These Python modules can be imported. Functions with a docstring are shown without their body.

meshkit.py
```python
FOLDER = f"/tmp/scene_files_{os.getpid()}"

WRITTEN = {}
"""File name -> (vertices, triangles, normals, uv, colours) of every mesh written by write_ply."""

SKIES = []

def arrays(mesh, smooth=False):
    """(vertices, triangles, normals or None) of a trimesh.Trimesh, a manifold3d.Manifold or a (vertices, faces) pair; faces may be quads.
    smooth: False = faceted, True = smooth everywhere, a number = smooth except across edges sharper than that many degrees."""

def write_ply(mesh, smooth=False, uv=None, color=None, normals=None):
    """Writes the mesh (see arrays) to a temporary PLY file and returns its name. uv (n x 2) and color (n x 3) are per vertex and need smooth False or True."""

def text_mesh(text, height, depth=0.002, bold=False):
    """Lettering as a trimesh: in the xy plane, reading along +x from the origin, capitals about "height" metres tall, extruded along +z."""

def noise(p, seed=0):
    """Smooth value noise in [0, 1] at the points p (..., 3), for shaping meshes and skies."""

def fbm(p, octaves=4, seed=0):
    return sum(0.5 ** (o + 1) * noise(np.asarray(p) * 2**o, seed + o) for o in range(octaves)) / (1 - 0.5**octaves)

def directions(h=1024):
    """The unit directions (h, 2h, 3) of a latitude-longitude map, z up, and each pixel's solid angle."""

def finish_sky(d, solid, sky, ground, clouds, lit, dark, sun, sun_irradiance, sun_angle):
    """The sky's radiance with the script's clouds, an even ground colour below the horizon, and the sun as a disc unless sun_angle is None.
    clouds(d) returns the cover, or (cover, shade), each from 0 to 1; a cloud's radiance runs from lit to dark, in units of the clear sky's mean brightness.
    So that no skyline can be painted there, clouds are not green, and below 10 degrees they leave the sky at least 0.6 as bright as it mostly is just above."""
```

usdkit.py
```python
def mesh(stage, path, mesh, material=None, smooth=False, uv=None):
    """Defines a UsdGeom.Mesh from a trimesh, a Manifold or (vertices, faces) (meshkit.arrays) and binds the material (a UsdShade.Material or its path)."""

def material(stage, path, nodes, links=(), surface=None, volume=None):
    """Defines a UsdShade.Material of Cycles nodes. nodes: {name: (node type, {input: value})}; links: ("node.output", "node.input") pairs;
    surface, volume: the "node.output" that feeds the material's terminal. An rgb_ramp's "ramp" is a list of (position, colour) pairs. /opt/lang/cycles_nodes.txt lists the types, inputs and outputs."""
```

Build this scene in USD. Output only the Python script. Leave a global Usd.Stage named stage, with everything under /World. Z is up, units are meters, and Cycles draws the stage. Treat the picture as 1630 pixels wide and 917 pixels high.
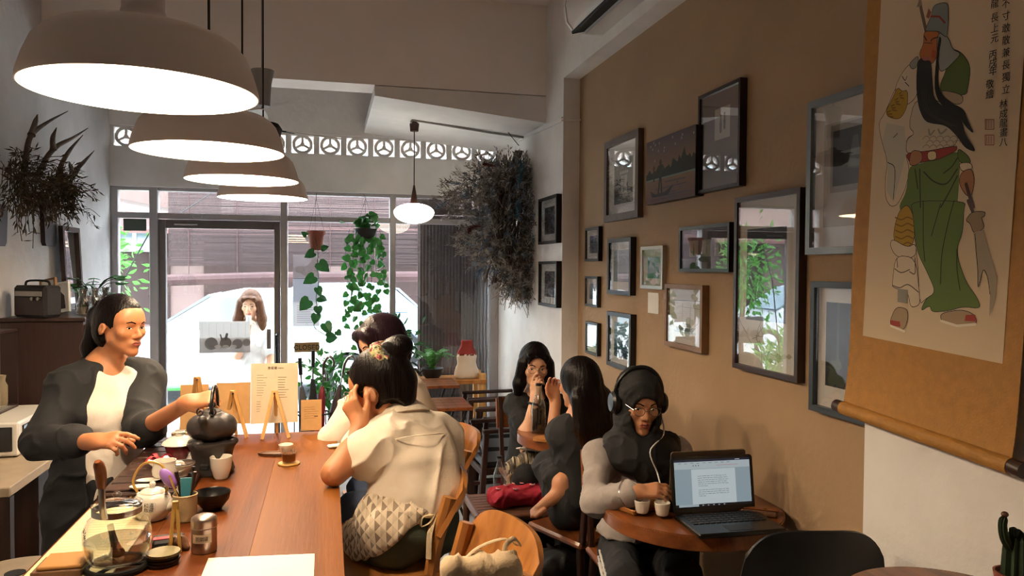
import math, random, numpy as np, trimesh, manifold3d, shapely, shapely.geometry as sg, shapely.ops
import usdkit, meshkit
from pxr import Usd, UsdGeom, UsdLux, UsdShade, Gf, Sdf, Vt
DEBUG = False
rng = np.random.default_rng(7); random.seed(7)
stage = Usd.Stage.CreateInMemory()
UsdGeom.SetStageUpAxis(stage, 'Z'); UsdGeom.SetStageMetersPerUnit(stage, 1.0)
UsdGeom.Xform.Define(stage, '/World'); UsdGeom.Scope.Define(stage, '/World/Looks')
PI = math.pi
A = lambda *a: np.array(a, float)
# ------------------------------------------------------------------ camera
FPX, YAW, PITCH, ROLL, CAMH = 1200., math.radians(13.8), math.radians(-1.45), math.radians(-0.4), 1.6
_f = A(math.sin(YAW) * math.cos(PITCH), math.cos(YAW) * math.cos(PITCH), math.sin(PITCH))
_r = A(math.cos(YAW), -math.sin(YAW), 0); _u = np.cross(_r, _f)
CR, CU, CF = _r * math.cos(ROLL) - _u * math.sin(ROLL), _r * math.sin(ROLL) + _u * math.cos(ROLL), _f
cam = UsdGeom.Camera.Define(stage, '/World/camera')
cam.CreateHorizontalApertureAttr(36.0); cam.CreateFocalLengthAttr(36.0 * FPX / 1630.); cam.CreateClippingRangeAttr((0.02, 2000.))
_m = np.eye(4); _m[0, :3], _m[1, :3], _m[2, :3], _m[3, :3] = CR, CU, -CF, (0, 0, CAMH)
cam.AddTransformOp().Set(Gf.Matrix4d(*_m.ravel().tolist()))
cam.GetPrim().CreateAttribute('exposure', Sdf.ValueTypeNames.Float).Set(EXPOSURE := 0.0)
# ------------------------------------------------------------------ daylight: overcast sky
dome = UsdLux.DomeLight.Define(stage, '/World/sky')
dome.CreateIntensityAttr(SKY := 6.0); dome.CreateColorAttr(Gf.Vec3f(.88, .95, 1.0))
LAMP_I, LAMP_C = 455.0, (1.0, .78, .54)

def at(x, y, Y=None, X=None, z=None, d=None):
    """the point of the place that the photograph shows at pixel x, y, on a plane or at a distance"""
    r = CF + CR * (x - 815) / FPX + CU * (458.5 - y) / FPX
    t = d if d is not None else (Y / r[1] if Y is not None else X / r[0] if X is not None else (z - CAMH) / r[2])
    return A(0, 0, CAMH) + t * r
def cd(r, u, f):
    v = CR * r + CU * u + CF * f; return v / np.linalg.norm(v)
def unit(v):
    v = np.asarray(v, float); return v / max(np.linalg.norm(v), 1e-12)
def srgb(h):
    if isinstance(h, str): h = [int(h[i:i + 2], 16) for i in (0, 2, 4)]
    c = np.asarray(h, float) / 255.; return tuple(np.where(c <= .04045, c / 12.92, ((c + .055) / 1.055) ** 2.4))
# ------------------------------------------------------------------ prims, names and labels
_used = {}
def path_for(parent, name):
    k = (parent, name); n = _used.get(k, 0); _used[k] = n + 1
    return f'{parent}/{name}' + (f'_{n:03d}' if n else '')
def keys(p, label=None, cat=None, group=None, kind=None):
    for k, v in (('label', label), ('category', cat), ('group', group), ('kind', kind)):
        if v: p.SetCustomDataByKey(k, v)
class Thing:
    """one thing of the place: an Xform at its base; parts are given in world metres, or in its own with own=True"""
    def __init__(s, name, label=None, cat=None, loc=(0, 0, 0), rz=0, group=None, kind=None, own=False):
        s.path = path_for('/World', name); s.loc, s.rz, s.own = A(*loc), rz, own
        x = UsdGeom.Xform.Define(stage, s.path)
        x.AddTranslateOp().Set(Gf.Vec3d(*map(float, loc)))
        if rz: x.AddRotateZOp().Set(math.degrees(rz))
        s.prim = x.GetPrim(); keys(s.prim, label, cat, group, kind)
    def part(s, name, mesh, mat, label=None, parent=None, smooth=35, kind=None, cols=None, own=None):
        base = parent or s.path
        p = path_for(base, name)
        v, f = vf(mesh)
        if not (s.own if own is None else own):
            c, q = math.cos(-s.rz), math.sin(-s.rz); v = (v - s.loc) @ np.array([[c, -q, 0], [q, c, 0], [0, 0, 1]]).T
        put(p, v, f, mat, smooth, cols); keys(stage.GetPrimAtPath(p), label, kind=kind)
        return p
def vf(mesh):
    if hasattr(mesh, 'to_mesh'):
        m = mesh.to_mesh(); return np.array(m.vert_properties[:, :3], float), np.array(m.tri_verts)
    if isinstance(mesh, (tuple,)): 
        v, f = np.asarray(mesh[0], float), np.asarray(mesh[1], int)
        if f.shape[1] == 4: f = np.vstack([f[:, [0, 1, 2]], f[:, [0, 2, 3]]])
        return v, f
    if isinstance(mesh, list): mesh = trimesh.util.concatenate([m if isinstance(m, trimesh.Trimesh) else trimesh.Trimesh(*vf(m), process=False) for m in mesh])
    return np.array(mesh.vertices, float), np.array(mesh.faces)
def put(p, v, f, mat, smooth=35, cols=None):
    m = usdkit.mesh(stage, p, (v, f), M[mat] if isinstance(mat, str) else mat, smooth if cols is None else False)
    if cols is not None:
        UsdGeom.PrimvarsAPI(m).CreatePrimvar('col', Sdf.ValueTypeNames.Color3fArray, 'vertex').Set(Vt.Vec3fArray.FromNumpy(np.asarray(cols, np.float32)))
    return m
def single(name, mesh, mat, label, cat, group=None, kind=None, smooth=35, cols=None):
    p = path_for('/World', name); v, f = vf(mesh); put(p, v, f, mat, smooth, cols)
    keys(stage.GetPrimAtPath(p), label, cat, group, kind); return p
def struct(name, mesh, mat, parent=None, smooth=30, label=None):
    p = path_for(parent or '/World', name); v, f = vf(mesh); put(p, v, f, mat, smooth)
    keys(stage.GetPrimAtPath(p), label, kind=None if parent else 'structure'); return p
def copy_of(t, name, label, cat, loc, rz=0, group=None):
    r = Thing(name, None, None, loc, rz); r.prim.GetReferences().AddInternalReference(t.path); r.prim.SetInstanceable(True)
    keys(r.prim, label, cat, group); return r
# ------------------------------------------------------------------ shapes
def tm(v, f): return trimesh.Trimesh(np.asarray(v, float), np.asarray(f), process=False)
def box(c, s, b=0.0, R=None):
    h = np.asarray(s, float) / 2; b = min(b, .49 * h.min() * 2 * .98)
    sg_ = np.array([[i, j, k] for i in (-1, 1) for j in (-1, 1) for k in (-1, 1)], float)
    if b <= 0: pts = sg_ * h
    else: pts = np.vstack([sg_ * (h - b * (1 - np.eye(3)[a])) for a in range(3)])
    m = trimesh.convex.convex_hull(pts)
    v = np.array(m.vertices)
    if R is not None: v = v @ np.asarray(R)
    return tm(v + np.asarray(c, float), m.faces)
def boxz(x0, x1, y0, y1, z0, z1, b=0.0): return box(((x0 + x1) / 2, (y0 + y1) / 2, (z0 + z1) / 2), (abs(x1 - x0), abs(y1 - y0), abs(z1 - z0)), b)
def frame3(d, up=(0, 0, 1)):
    """rows: side, up, along"""
    d = unit(d); up = A(*up)
    if abs(d @ up) > .98: up = A(0, 1, 0) if abs(d[1]) < .9 else A(1, 0, 0)
    x = unit(np.cross(up, d)); return np.array([x, np.cross(d, x), d])
def bar(a, b, w, h, bev=0.003, up=(0, 0, 1)):
    a, b = np.asarray(a, float), np.asarray(b, float)
    return box((a + b) / 2, (w, h, np.linalg.norm(b - a)), bev, frame3(b - a, up))
def tube(pts, r, n=8, caps=True, closed=False, flat=1.0):
    P = np.asarray(pts, float); k = len(P); r = np.broadcast_to(np.asarray(r, float), (k,))
    T = np.gradient(P, axis=0) if not closed else np.roll(P, -1, 0) - np.roll(P, 1, 0)
    T /= np.maximum(np.linalg.norm(T, axis=1, keepdims=True), 1e-9)
    u = frame3(T[0])[0]; rings = []
    for i in range(k):
        u = unit(u - T[i] * (u @ T[i])); w = np.cross(T[i], u)
        a = np.arange(n) * 2 * PI / n
        rings.append(P[i] + r[i] * (np.cos(a)[:, None] * u + flat * np.sin(a)[:, None] * w))
    v = np.vstack(rings); f = []
    for i in range(k if closed else k - 1):
        for j in range(n):
            a, b, c, d = i * n + j, i * n + (j + 1) % n, ((i + 1) % k) * n + (j + 1) % n, ((i + 1) % k) * n + j
            f += [[a, b, c], [a, c, d]]
    if caps and not closed:
        f += [[0, j + 1, j] for j in range(1, n - 1)]; o = (k - 1) * n
        f += [[o, o + j, o + j + 1] for j in range(1, n - 1)]
    return tm(v, f)
def cyl(a, b, r, r2=None, n=16): return tube([a, b], [r, r if r2 is None else r2], n)
def spline(pts, n=24):
    P = np.asarray(pts, float); P = np.vstack([2 * P[0] - P[1], P, 2 * P[-1] - P[-2]]); out = []
    m = len(P) - 3; ts = np.linspace(0, m - 1e-6, n)
    for t in ts:
        i = int(t); s = t - i; a, b, c, d = P[i:i + 4]
        out.append(.5 * (2 * b + (c - a) * s + (2 * a - 5 * b + 4 * c - d) * s * s + (-a + 3 * b - 3 * c + d) * s ** 3))
    return np.array(out)
def lathe(prof, n=32, c=(0, 0, 0), R=None):
    P = np.asarray(prof, float); k = len(P); a = np.arange(n) * 2 * PI / n
    v = np.stack([P[:, None, 0] * np.cos(a), P[:, None, 0] * np.sin(a), np.repeat(P[:, None, 1], n, 1)], 2).reshape(-1, 3)
    f = []
    for i in range(k - 1):
        for j in range(n):
            p, q, r, s = i * n + j, i * n + (j + 1) % n, (i + 1) * n + (j + 1) % n, (i + 1) * n + j
            if P[i, 0] > 1e-6: f.append([p, q, r] if True else 0)
            if P[i + 1, 0] > 1e-6: f.append([p, r, s])
            elif P[i, 0] <= 1e-6: pass
    m = tm(v, f)
    if R is not None: m.vertices = np.array(m.vertices) @ np.asarray(R)
    m.vertices = np.array(m.vertices) + A(*c); return m
def prism(poly, depth, O=(0, 0, 0), ux=(1, 0, 0), uy=(0, 1, 0)):
    """a 2-D outline (points or shapely) extruded by depth along ux x uy from O"""
    if not hasattr(poly, 'geom_type'): poly = sg.Polygon(poly)
    if not poly.is_valid: poly = poly.buffer(0)
    gs = [g for g in getattr(poly, 'geoms', [poly]) if g.geom_type == 'Polygon' and g.area > 1e-9]
    m = trimesh.util.concatenate([trimesh.creation.extrude_polygon(g, depth, engine='earcut') for g in gs])
    ux, uy = A(*ux), A(*uy); w = np.cross(ux, uy)
    m.vertices = A(*O) + np.array(m.vertices) @ np.array([ux, uy, w]); return m
def ellipsoid(c, r, R=None, sub=2):
    m = trimesh.creation.icosphere(sub, 1.0); v = np.array(m.vertices) * np.asarray(r, float)
    if R is not None: v = v @ np.asarray(R)
    return tm(v + np.asarray(c, float), m.faces)
def Rz(a): c, s = math.cos(a), math.sin(a); return np.array([[c, s, 0], [-s, c, 0], [0, 0, 1]])   # rows = axes
def moved(m, loc=(0, 0, 0), rz=0, s=1.0):
    v, f = vf(m); return tm(v * s @ Rz(rz) + A(*loc), f)
def grid_sheet(fn, nu, nv, thick=0.0):
    """surface fn(u,v)->points over [0,1]^2; thick closes it into a slab along its normals"""
    U, V = np.meshgrid(np.linspace(0, 1, nu), np.linspace(0, 1, nv), indexing='ij'); P = fn(U.ravel(), V.ravel())
    i = np.arange(nu * nv).reshape(nu, nv); a, b, c, d = i[:-1, :-1].ravel(), i[1:, :-1].ravel(), i[1:, 1:].ravel(), i[:-1, 1:].ravel()
    f = np.vstack([np.stack([a, b, c], 1), np.stack([a, c, d], 1)]); m = tm(P, f)
    if not thick: return m
    n = np.array(m.vertex_normals); N = len(P)
    e = np.concatenate([i[:, 0], i[-1, 1:], i[::-1, -1][1:], i[0, ::-1][1:-1]]); e2 = np.roll(e, -1)
    v = np.vstack([P + n * thick / 2, P - n * thick / 2])
    return tm(v, np.vstack([f, f[:, ::-1] + N, np.stack([e2, e, e + N], 1), np.stack([e2, e + N, e2 + N], 1)]))
def cut_mesh(m, *subs):
    """boolean difference of closed meshes"""
    def mf(x):
        v, f = vf(x); x = tm(v, f); x.merge_vertices(); return manifold3d.Manifold(manifold3d.Mesh(np.asarray(x.vertices, np.float32), np.asarray(x.faces, np.uint32)))
    r = mf(m)
    for s in subs: r = r - mf(s)
    return tm(*vf(r))
# flat print: coloured polygons laid one over the other on a panel
class Art:
    def __init__(s): s.v, s.f, s.c, s.n, s.k = [], [], [], 0, 0
    def add(s, poly, col, jitter=0):
        if not hasattr(poly, 'geom_type'):
            poly = sg.Polygon(poly)
        if not poly.is_valid: poly = poly.buffer(0)
        s.k += 1
        for g in getattr(poly, 'geoms', [poly]):
            if g.geom_type != 'Polygon' or g.area < 1e-9: continue
            v, f = trimesh.creation.triangulate_polygon(g, engine='earcut')
            s.v.append(np.hstack([v, np.full((len(v), 1), s.k)])); s.f.append(np.asarray(f) + s.n); s.n += len(v)
            s.c.append(np.tile(srgb(col) if isinstance(col, str) else col, (len(v), 1)))
    def line(s, pts, w, col): s.add(sg.LineString(pts).buffer(w / 2, cap_style='round', quad_segs=3), col)
    def rect(s, x0, y0, x1, y1, col): s.add([(x0, y0), (x1, y0), (x1, y1), (x0, y1)], col)
    def grad(s, x0, y0, x1, y1, c0, c1):
        s.k += 1; c0, c1 = srgb(c0), srgb(c1)
        s.v.append(np.array([[x0, y0, s.k], [x1, y0, s.k], [x1, y1, s.k], [x0, y1, s.k]], float)); s.f.append(np.array([[0, 1, 2], [0, 2, 3]]) + s.n); s.n += 4
        s.c.append(np.array([c0, c0, c1, c1]))
    def mesh(s, O, ux, uy, lift=.00012, h=1.0):
        ux, uy = A(*ux), A(*uy); w = unit(np.cross(ux, uy)); v = np.vstack(s.v)
        P = A(*O) + v[:, :1] * ux + v[:, 1:2] * uy + v[:, 2:3] * lift * w
        return (P, np.vstack(s.f)), np.vstack(s.c)
_glob = meshkit.glob.glob
def text(t, h, O, ux, uy, depth=.0006, bold=False, cjk=False, center=True):
    if cjk: 
        cand = _glob('/opt/blender-*/*/datafiles/fonts/Noto Sans CJK*')
        meshkit.glob.glob = lambda p: cand
    try: m = meshkit.text_mesh(t, h, depth, bold)
    finally: meshkit.glob.glob = _glob
    v = np.array(m.vertices)
    if center: v[:, 0] -= (v[:, 0].min() + v[:, 0].max()) / 2
    ux, uy = A(*ux), A(*uy)
    return tm(A(*O) + v @ np.array([ux, uy, np.cross(ux, uy)]), m.faces)
# ------------------------------------------------------------------ materials
M = {}
def mat(name, col, rough=.5, metal=0, var=0, scale=8, bump=0, bscale=None, stretch=None, col2=None, detail=3, ramp=None, **kw):
    """principled look; col2 or var: mottled by noise (stretched along axes by stretch); bump in metres-ish strength"""
    col = srgb(col) if isinstance(col, str) else col
    nodes = {'p': ('principled_bsdf', dict(base_color=col, roughness=rough, metallic=metal, **kw))}; links = []
    if var or col2 is not None or bump:
        nodes['tc'] = ('texture_coordinate', {}); nodes['mp'] = ('mapping', {'scale': stretch or (1, 1, 1)})
        nodes['geo'] = ('geometry', {}); links += [('geo.position', 'mp.vector')]
    if var or col2 is not None:
        c2 = (srgb(col2) if isinstance(col2, str) else col2) if col2 is not None else tuple(np.clip(np.array(col) * (1 - var), 0, 1))
        c1 = col if col2 is not None else tuple(np.clip(np.array(col) * (1 + var * .6), 0, 1))
        nodes['n'] = ('noise_texture', {'scale': scale, 'detail': float(detail), 'roughness': .6})
        nodes['r'] = ('rgb_ramp', {'ramp': [(.3, c1), (.7, c2)] if ramp is None else ramp})
        links += [('mp.vector', 'n.vector'), ('n.fac', 'r.fac'), ('r.color', 'p.base_color')]
    if bump:
        nodes['nb'] = ('noise_texture', {'scale': bscale or scale * 4, 'detail': 4.0}); nodes['b'] = ('bump', {'strength': bump, 'distance': .01})
        links += [('mp.vector', 'nb.vector'), ('nb.fac', 'b.height'), ('b.normal', 'p.normal')]
    M[name] = usdkit.material(stage, f'/World/Looks/{name}', nodes, links, surface='p.BSDF'); return M[name]
def glassy(name, tint=(1, 1, 1), rough=0.0, f0=.05, refl=1.0):
    """thin pane: what is behind shows through, the rest reflects"""
    M[name] = usdkit.material(stage, f'/World/Looks/{name}', {'t': ('transparent_bsdf', {'color': tint}), 'g': ('glossy_bsdf', {'color': (refl, refl, refl), 'roughness': rough}),
        'l': ('layer_weight', {'blend': .5}), 'p': ('math', {'math_type': 'power', 'value2': 4.0}), 'q': ('math', {'math_type': 'multiply_add', 'value2': 1 - f0, 'value3': f0}), 'm': ('mix_closure', {})},
        [('l.facing', 'p.value1'), ('p.value', 'q.value1'), ('q.value', 'm.fac'), ('t.BSDF', 'm.closure1'), ('g.BSDF', 'm.closure2')], surface='m.closure')
def wood(name, c1, c2, c3, rough=.35, axis='y', scale=3.0, coat=0.0, spec=.3):
    st = {'x': (.35, 6, 6), 'y': (6, .35, 6), 'z': (6, 6, .35)}[axis]
    c1, c2, c3 = srgb(c1), srgb(c2), srgb(c3)
    nodes = {'geo': ('geometry', {}), 'mp': ('mapping', {'scale': st}), 'n': ('noise_texture', {'scale': scale, 'detail': 5.0, 'roughness': .55, 'distortion': .4}),
        'r': ('rgb_ramp', {'ramp': [(.3, c1), (.5, c2), (.72, c3)]}), 'oi': ('object_info', {}), 'nb': ('noise_texture', {'scale': scale * 9, 'detail': 3.0}),
        'b': ('bump', {'strength': .12, 'distance': .004}), 'p': ('principled_bsdf', {'roughness': rough, 'coat_weight': coat, 'coat_roughness': .12, 'specular_ior_level': spec})}
    M[name] = usdkit.material(stage, f'/World/Looks/{name}', nodes, [('geo.position', 'mp.vector'), ('mp.vector', 'n.vector'), ('n.fac', 'r.fac'), ('r.color', 'p.base_color'),
        ('mp.vector', 'nb.vector'), ('nb.fac', 'b.height'), ('b.normal', 'p.normal')], surface='p.BSDF')
M['print'] = usdkit.material(stage, '/World/Looks/print', {'a': ('attribute', {'attribute': 'col'}), 'p': ('principled_bsdf', {'roughness': .75})}, [('a.color', 'p.base_color')], surface='p.BSDF')
M['print_screen'] = usdkit.material(stage, '/World/Looks/print_screen', {'a': ('attribute', {'attribute': 'col'}), 'p': ('principled_bsdf', {'roughness': .3, 'base_color': (.02, .02, .02), 'emission_strength': .62})}, [('a.color', 'p.emission_color')], surface='p.BSDF')
def leafmat(name, c1, c2):
    c1, c2 = srgb(c1), srgb(c2)
    M[name] = usdkit.material(stage, f'/World/Looks/{name}', {'geo': ('geometry', {}), 'r': ('rgb_ramp', {'ramp': [(0, c1), (1, c2)]}), 'p': ('principled_bsdf', {'roughness': .4}), 't': ('translucent_bsdf', {}), 'm': ('mix_closure', {'fac': .35})},
        [('geo.random_per_island', 'r.fac'), ('r.color', 'p.base_color'), ('r.color', 't.color'), ('p.BSDF', 'm.closure1'), ('t.BSDF', 'm.closure2')], surface='m.closure')
# ------------------------------------------------------------------ signed distance bodies
class Field:
    """a solid gathered from rounded primitives on a grid, each joined smoothly to the rest, then meshed as one surface"""
    def __init__(s, prims, h, extra=0.03):
        lo = np.min([p[1] for p in prims], 0) - extra; hi = np.max([p[2] for p in prims], 0) + extra
        s.h, s.lo = h, lo; s.n = np.ceil((hi - lo) / h).astype(int) + 1
        s.ax = [(lo[i] + np.arange(s.n[i]) * h).astype(np.float32) for i in range(3)]
        s.d = np.full(s.n, 1.0, np.float32)
        for p in prims: s.add(*p)
    def _sl(s, lo, hi, pad):
        a = np.clip(np.floor((lo - pad - s.lo) / s.h).astype(int), 0, s.n); b = np.clip(np.ceil((hi + pad - s.lo) / s.h).astype(int) + 1, 0, s.n)
        return tuple(slice(i, j) for i, j in zip(a, b))
    def _ev(s, fn, sl): return fn(s.ax[0][sl[0]][:, None, None], s.ax[1][sl[1]][None, :, None], s.ax[2][sl[2]][None, None, :])
    def add(s, fn, lo, hi, k=.02, op='add'):
        sl = s._sl(lo, hi, k * 1.2 + 3 * s.h)
        if min(x.stop - x.start for x in sl) <= 0: return s
        d = s._ev(fn, sl); e = s.d[sl]
        if op == 'sub':
            d = -d; t = np.clip(.5 - .5 * (e - d) / max(k, 1e-6), 0, 1); s.d[sl] = e + (d - e) * t + k * t * (1 - t)
        else:
            t = np.clip(.5 + .5 * (e - d) / max(k, 1e-6), 0, 1); s.d[sl] = e + (d - e) * t - k * t * (1 - t)
        return s
    def cut(s, p, n):
        """drops what lies on the n side of the plane"""
        p, n = np.asarray(p, float), unit(n)
        d = (s.ax[0][:, None, None] - p[0]) * n[0] + (s.ax[1][None, :, None] - p[1]) * n[1] + (s.ax[2][None, None, :] - p[2]) * n[2]
        s.d = np.maximum(s.d, d.astype(np.float32)); return s
    def mesh(s):
        d = s.d; n = s.n; ins = d < 0
        c = [ins[i:n[0] - 1 + i, j:n[1] - 1 + j, k:n[2] - 1 + k] for i in (0, 1) for j in (0, 1) for k in (0, 1)]
        cnt = sum(x.astype(np.int8) for x in c); act = (cnt > 0) & (cnt < 8); I = np.argwhere(act)
        idx = np.full(act.shape, -1, np.int64); idx[act] = np.arange(len(I))
        cv = np.stack([d[I[:, 0] + i, I[:, 1] + j, I[:, 2] + k] for i in (0, 1) for j in (0, 1) for k in (0, 1)], 1)
        off = np.array([[i, j, k] for i in (0, 1) for j in (0, 1) for k in (0, 1)], float)
        acc = np.zeros((len(I), 3)); m = np.zeros(len(I))
        for a in range(8):
            for b in range(a + 1, 8):
                if np.abs(off[a] - off[b]).sum() != 1: continue
                x = (cv[:, a] < 0) != (cv[:, b] < 0); t = np.where(x, cv[:, a] / np.where(x, cv[:, a] - cv[:, b], 1), 0)
                acc += np.where(x[:, None], off[a] + t[:, None] * (off[b] - off[a]), 0); m += x
        v = s.lo + (I + acc / m[:, None]) * s.h; F = []
        for ax in range(3):
            o = [q for q in range(3) if q != ax]
            sl0 = [slice(1, -1)] * 3; sl1 = [slice(1, -1)] * 3; sl0[ax] = slice(0, -1); sl1[ax] = slice(1, None)
            a, b = ins[tuple(sl0)], ins[tuple(sl1)]; E = np.argwhere(a != b)
            if not len(E): continue
            flip = a[tuple(E.T)]; base = E + 1; base[:, ax] -= 1
            def cell(du, dv):
                q = base.copy(); q[:, o[0]] -= du; q[:, o[1]] -= dv; return idx[tuple(q.T)]
            q = np.stack([cell(1, 1), cell(0, 1), cell(0, 0), cell(1, 0)], 1)
            if ax == 1: flip = ~flip
            q = np.where(flip[:, None], q, q[:, ::-1]); F.append(q)
        F = np.vstack(F); F = F[(F >= 0).all(1)]
        return tm(v, np.vstack([F[:, [0, 1, 2]], F[:, [0, 2, 3]]]))
def cone(a, b, ra, rb=None, k=.02):
    a, b = np.asarray(a, float), np.asarray(b, float); rb = ra if rb is None else rb; ba = b - a; L = max(ba @ ba, 1e-9)
    def fn(x, y, z):
        t = np.clip(((x - a[0]) * ba[0] + (y - a[1]) * ba[1] + (z - a[2]) * ba[2]) / L, 0, 1)
        return np.sqrt((x - a[0] - t * ba[0]) ** 2 + (y - a[1] - t * ba[1]) ** 2 + (z - a[2] - t * ba[2]) ** 2) - (ra + (rb - ra) * t)
    r = max(ra, rb); return (fn, np.minimum(a, b) - r, np.maximum(a, b) + r, k)
def ball(c, r, k=.02): return cone(c, c + A(0, 0, 1e-4), r, r, k)
def ell(c, r, R=None, k=.02):
    c, r = np.asarray(c, float), np.asarray(r, float); R = np.eye(3) if R is None else np.asarray(R)
    def fn(x, y, z):
        x, y, z = x - c[0], y - c[1], z - c[2]
        q = [R[i, 0] * x + R[i, 1] * y + R[i, 2] * z for i in range(3)]
        k0 = np.sqrt(sum((q[i] / r[i]) ** 2 for i in range(3))); k1 = np.sqrt(sum((q[i] / r[i] ** 2) ** 2 for i in range(3)))
        return k0 * (k0 - 1) / np.maximum(k1, 1e-6)
    e = np.sqrt(((R * r[:, None]) ** 2).sum(0)); return (fn, c - e, c + e, k)
def rbox(c, half, R=None, rad=.01, k=.01):
    c, half = np.asarray(c, float), np.asarray(half, float) - rad; R = np.eye(3) if R is None else np.asarray(R)
    def fn(x, y, z):
        x, y, z = x - c[0], y - c[1], z - c[2]
        q = [np.abs(R[i, 0] * x + R[i, 1] * y + R[i, 2] * z) - half[i] for i in range(3)]
        return np.sqrt(sum(np.maximum(t, 0) ** 2 for t in q)) + np.minimum(np.maximum(np.maximum(q[0], q[1]), q[2]), 0) - rad
    e = (np.abs(R) * (half + rad)[:, None]).sum(0); return (fn, c - e, c + e, k)
def sub(p, k=.004): return (p[0], p[1], p[2], k, 'sub')
def folds(m, amp, scale, stretch=(1, 1, 1), seed=0, ridged=True):
    """cloth creases: moves a mesh's points along their normals by stretched noise"""
    v = np.array(m.vertices); n = np.array(m.vertex_normals)
    q = v * scale * np.asarray(stretch); w = meshkit.noise(q * .6 + 9, seed + 5); q = q + (w[:, None] - .5) * 1.6
    x = meshkit.noise(q, seed) * .65 + meshkit.noise(q * 2.1 + 3, seed + 1) * .35
    if ridged: x = 1 - 2 * np.abs(x - .5) * 1.6; x = np.clip(x, -.4, 1) ** 3 - .25
    else: x = x - .5
    return tm(v + n * (amp * x)[:, None], m.faces)
def strands(m, amp, freq, axis, c, seed=0):
    """hair: fine ridges that run along axis around centre c"""
    v = np.array(m.vertices); n = np.array(m.vertex_normals); a = unit(axis); R = frame3(a, (0, 1, 0) if abs(a[1]) < .8 else (1, 0, 0))
    q = (v - c) @ R.T; th = np.arctan2(q[:, 1], q[:, 0])
    s = meshkit.noise(np.stack([np.cos(th) * freq, np.sin(th) * freq, q[:, 2] * 6], 1), seed) * .6 + meshkit.noise(np.stack([np.cos(th) * freq * 2.7, np.sin(th) * freq * 2.7, q[:, 2] * 9], 1), seed + 3) * .4
    return tm(v + n * (amp * (s - .55))[:, None], m.faces)
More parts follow.
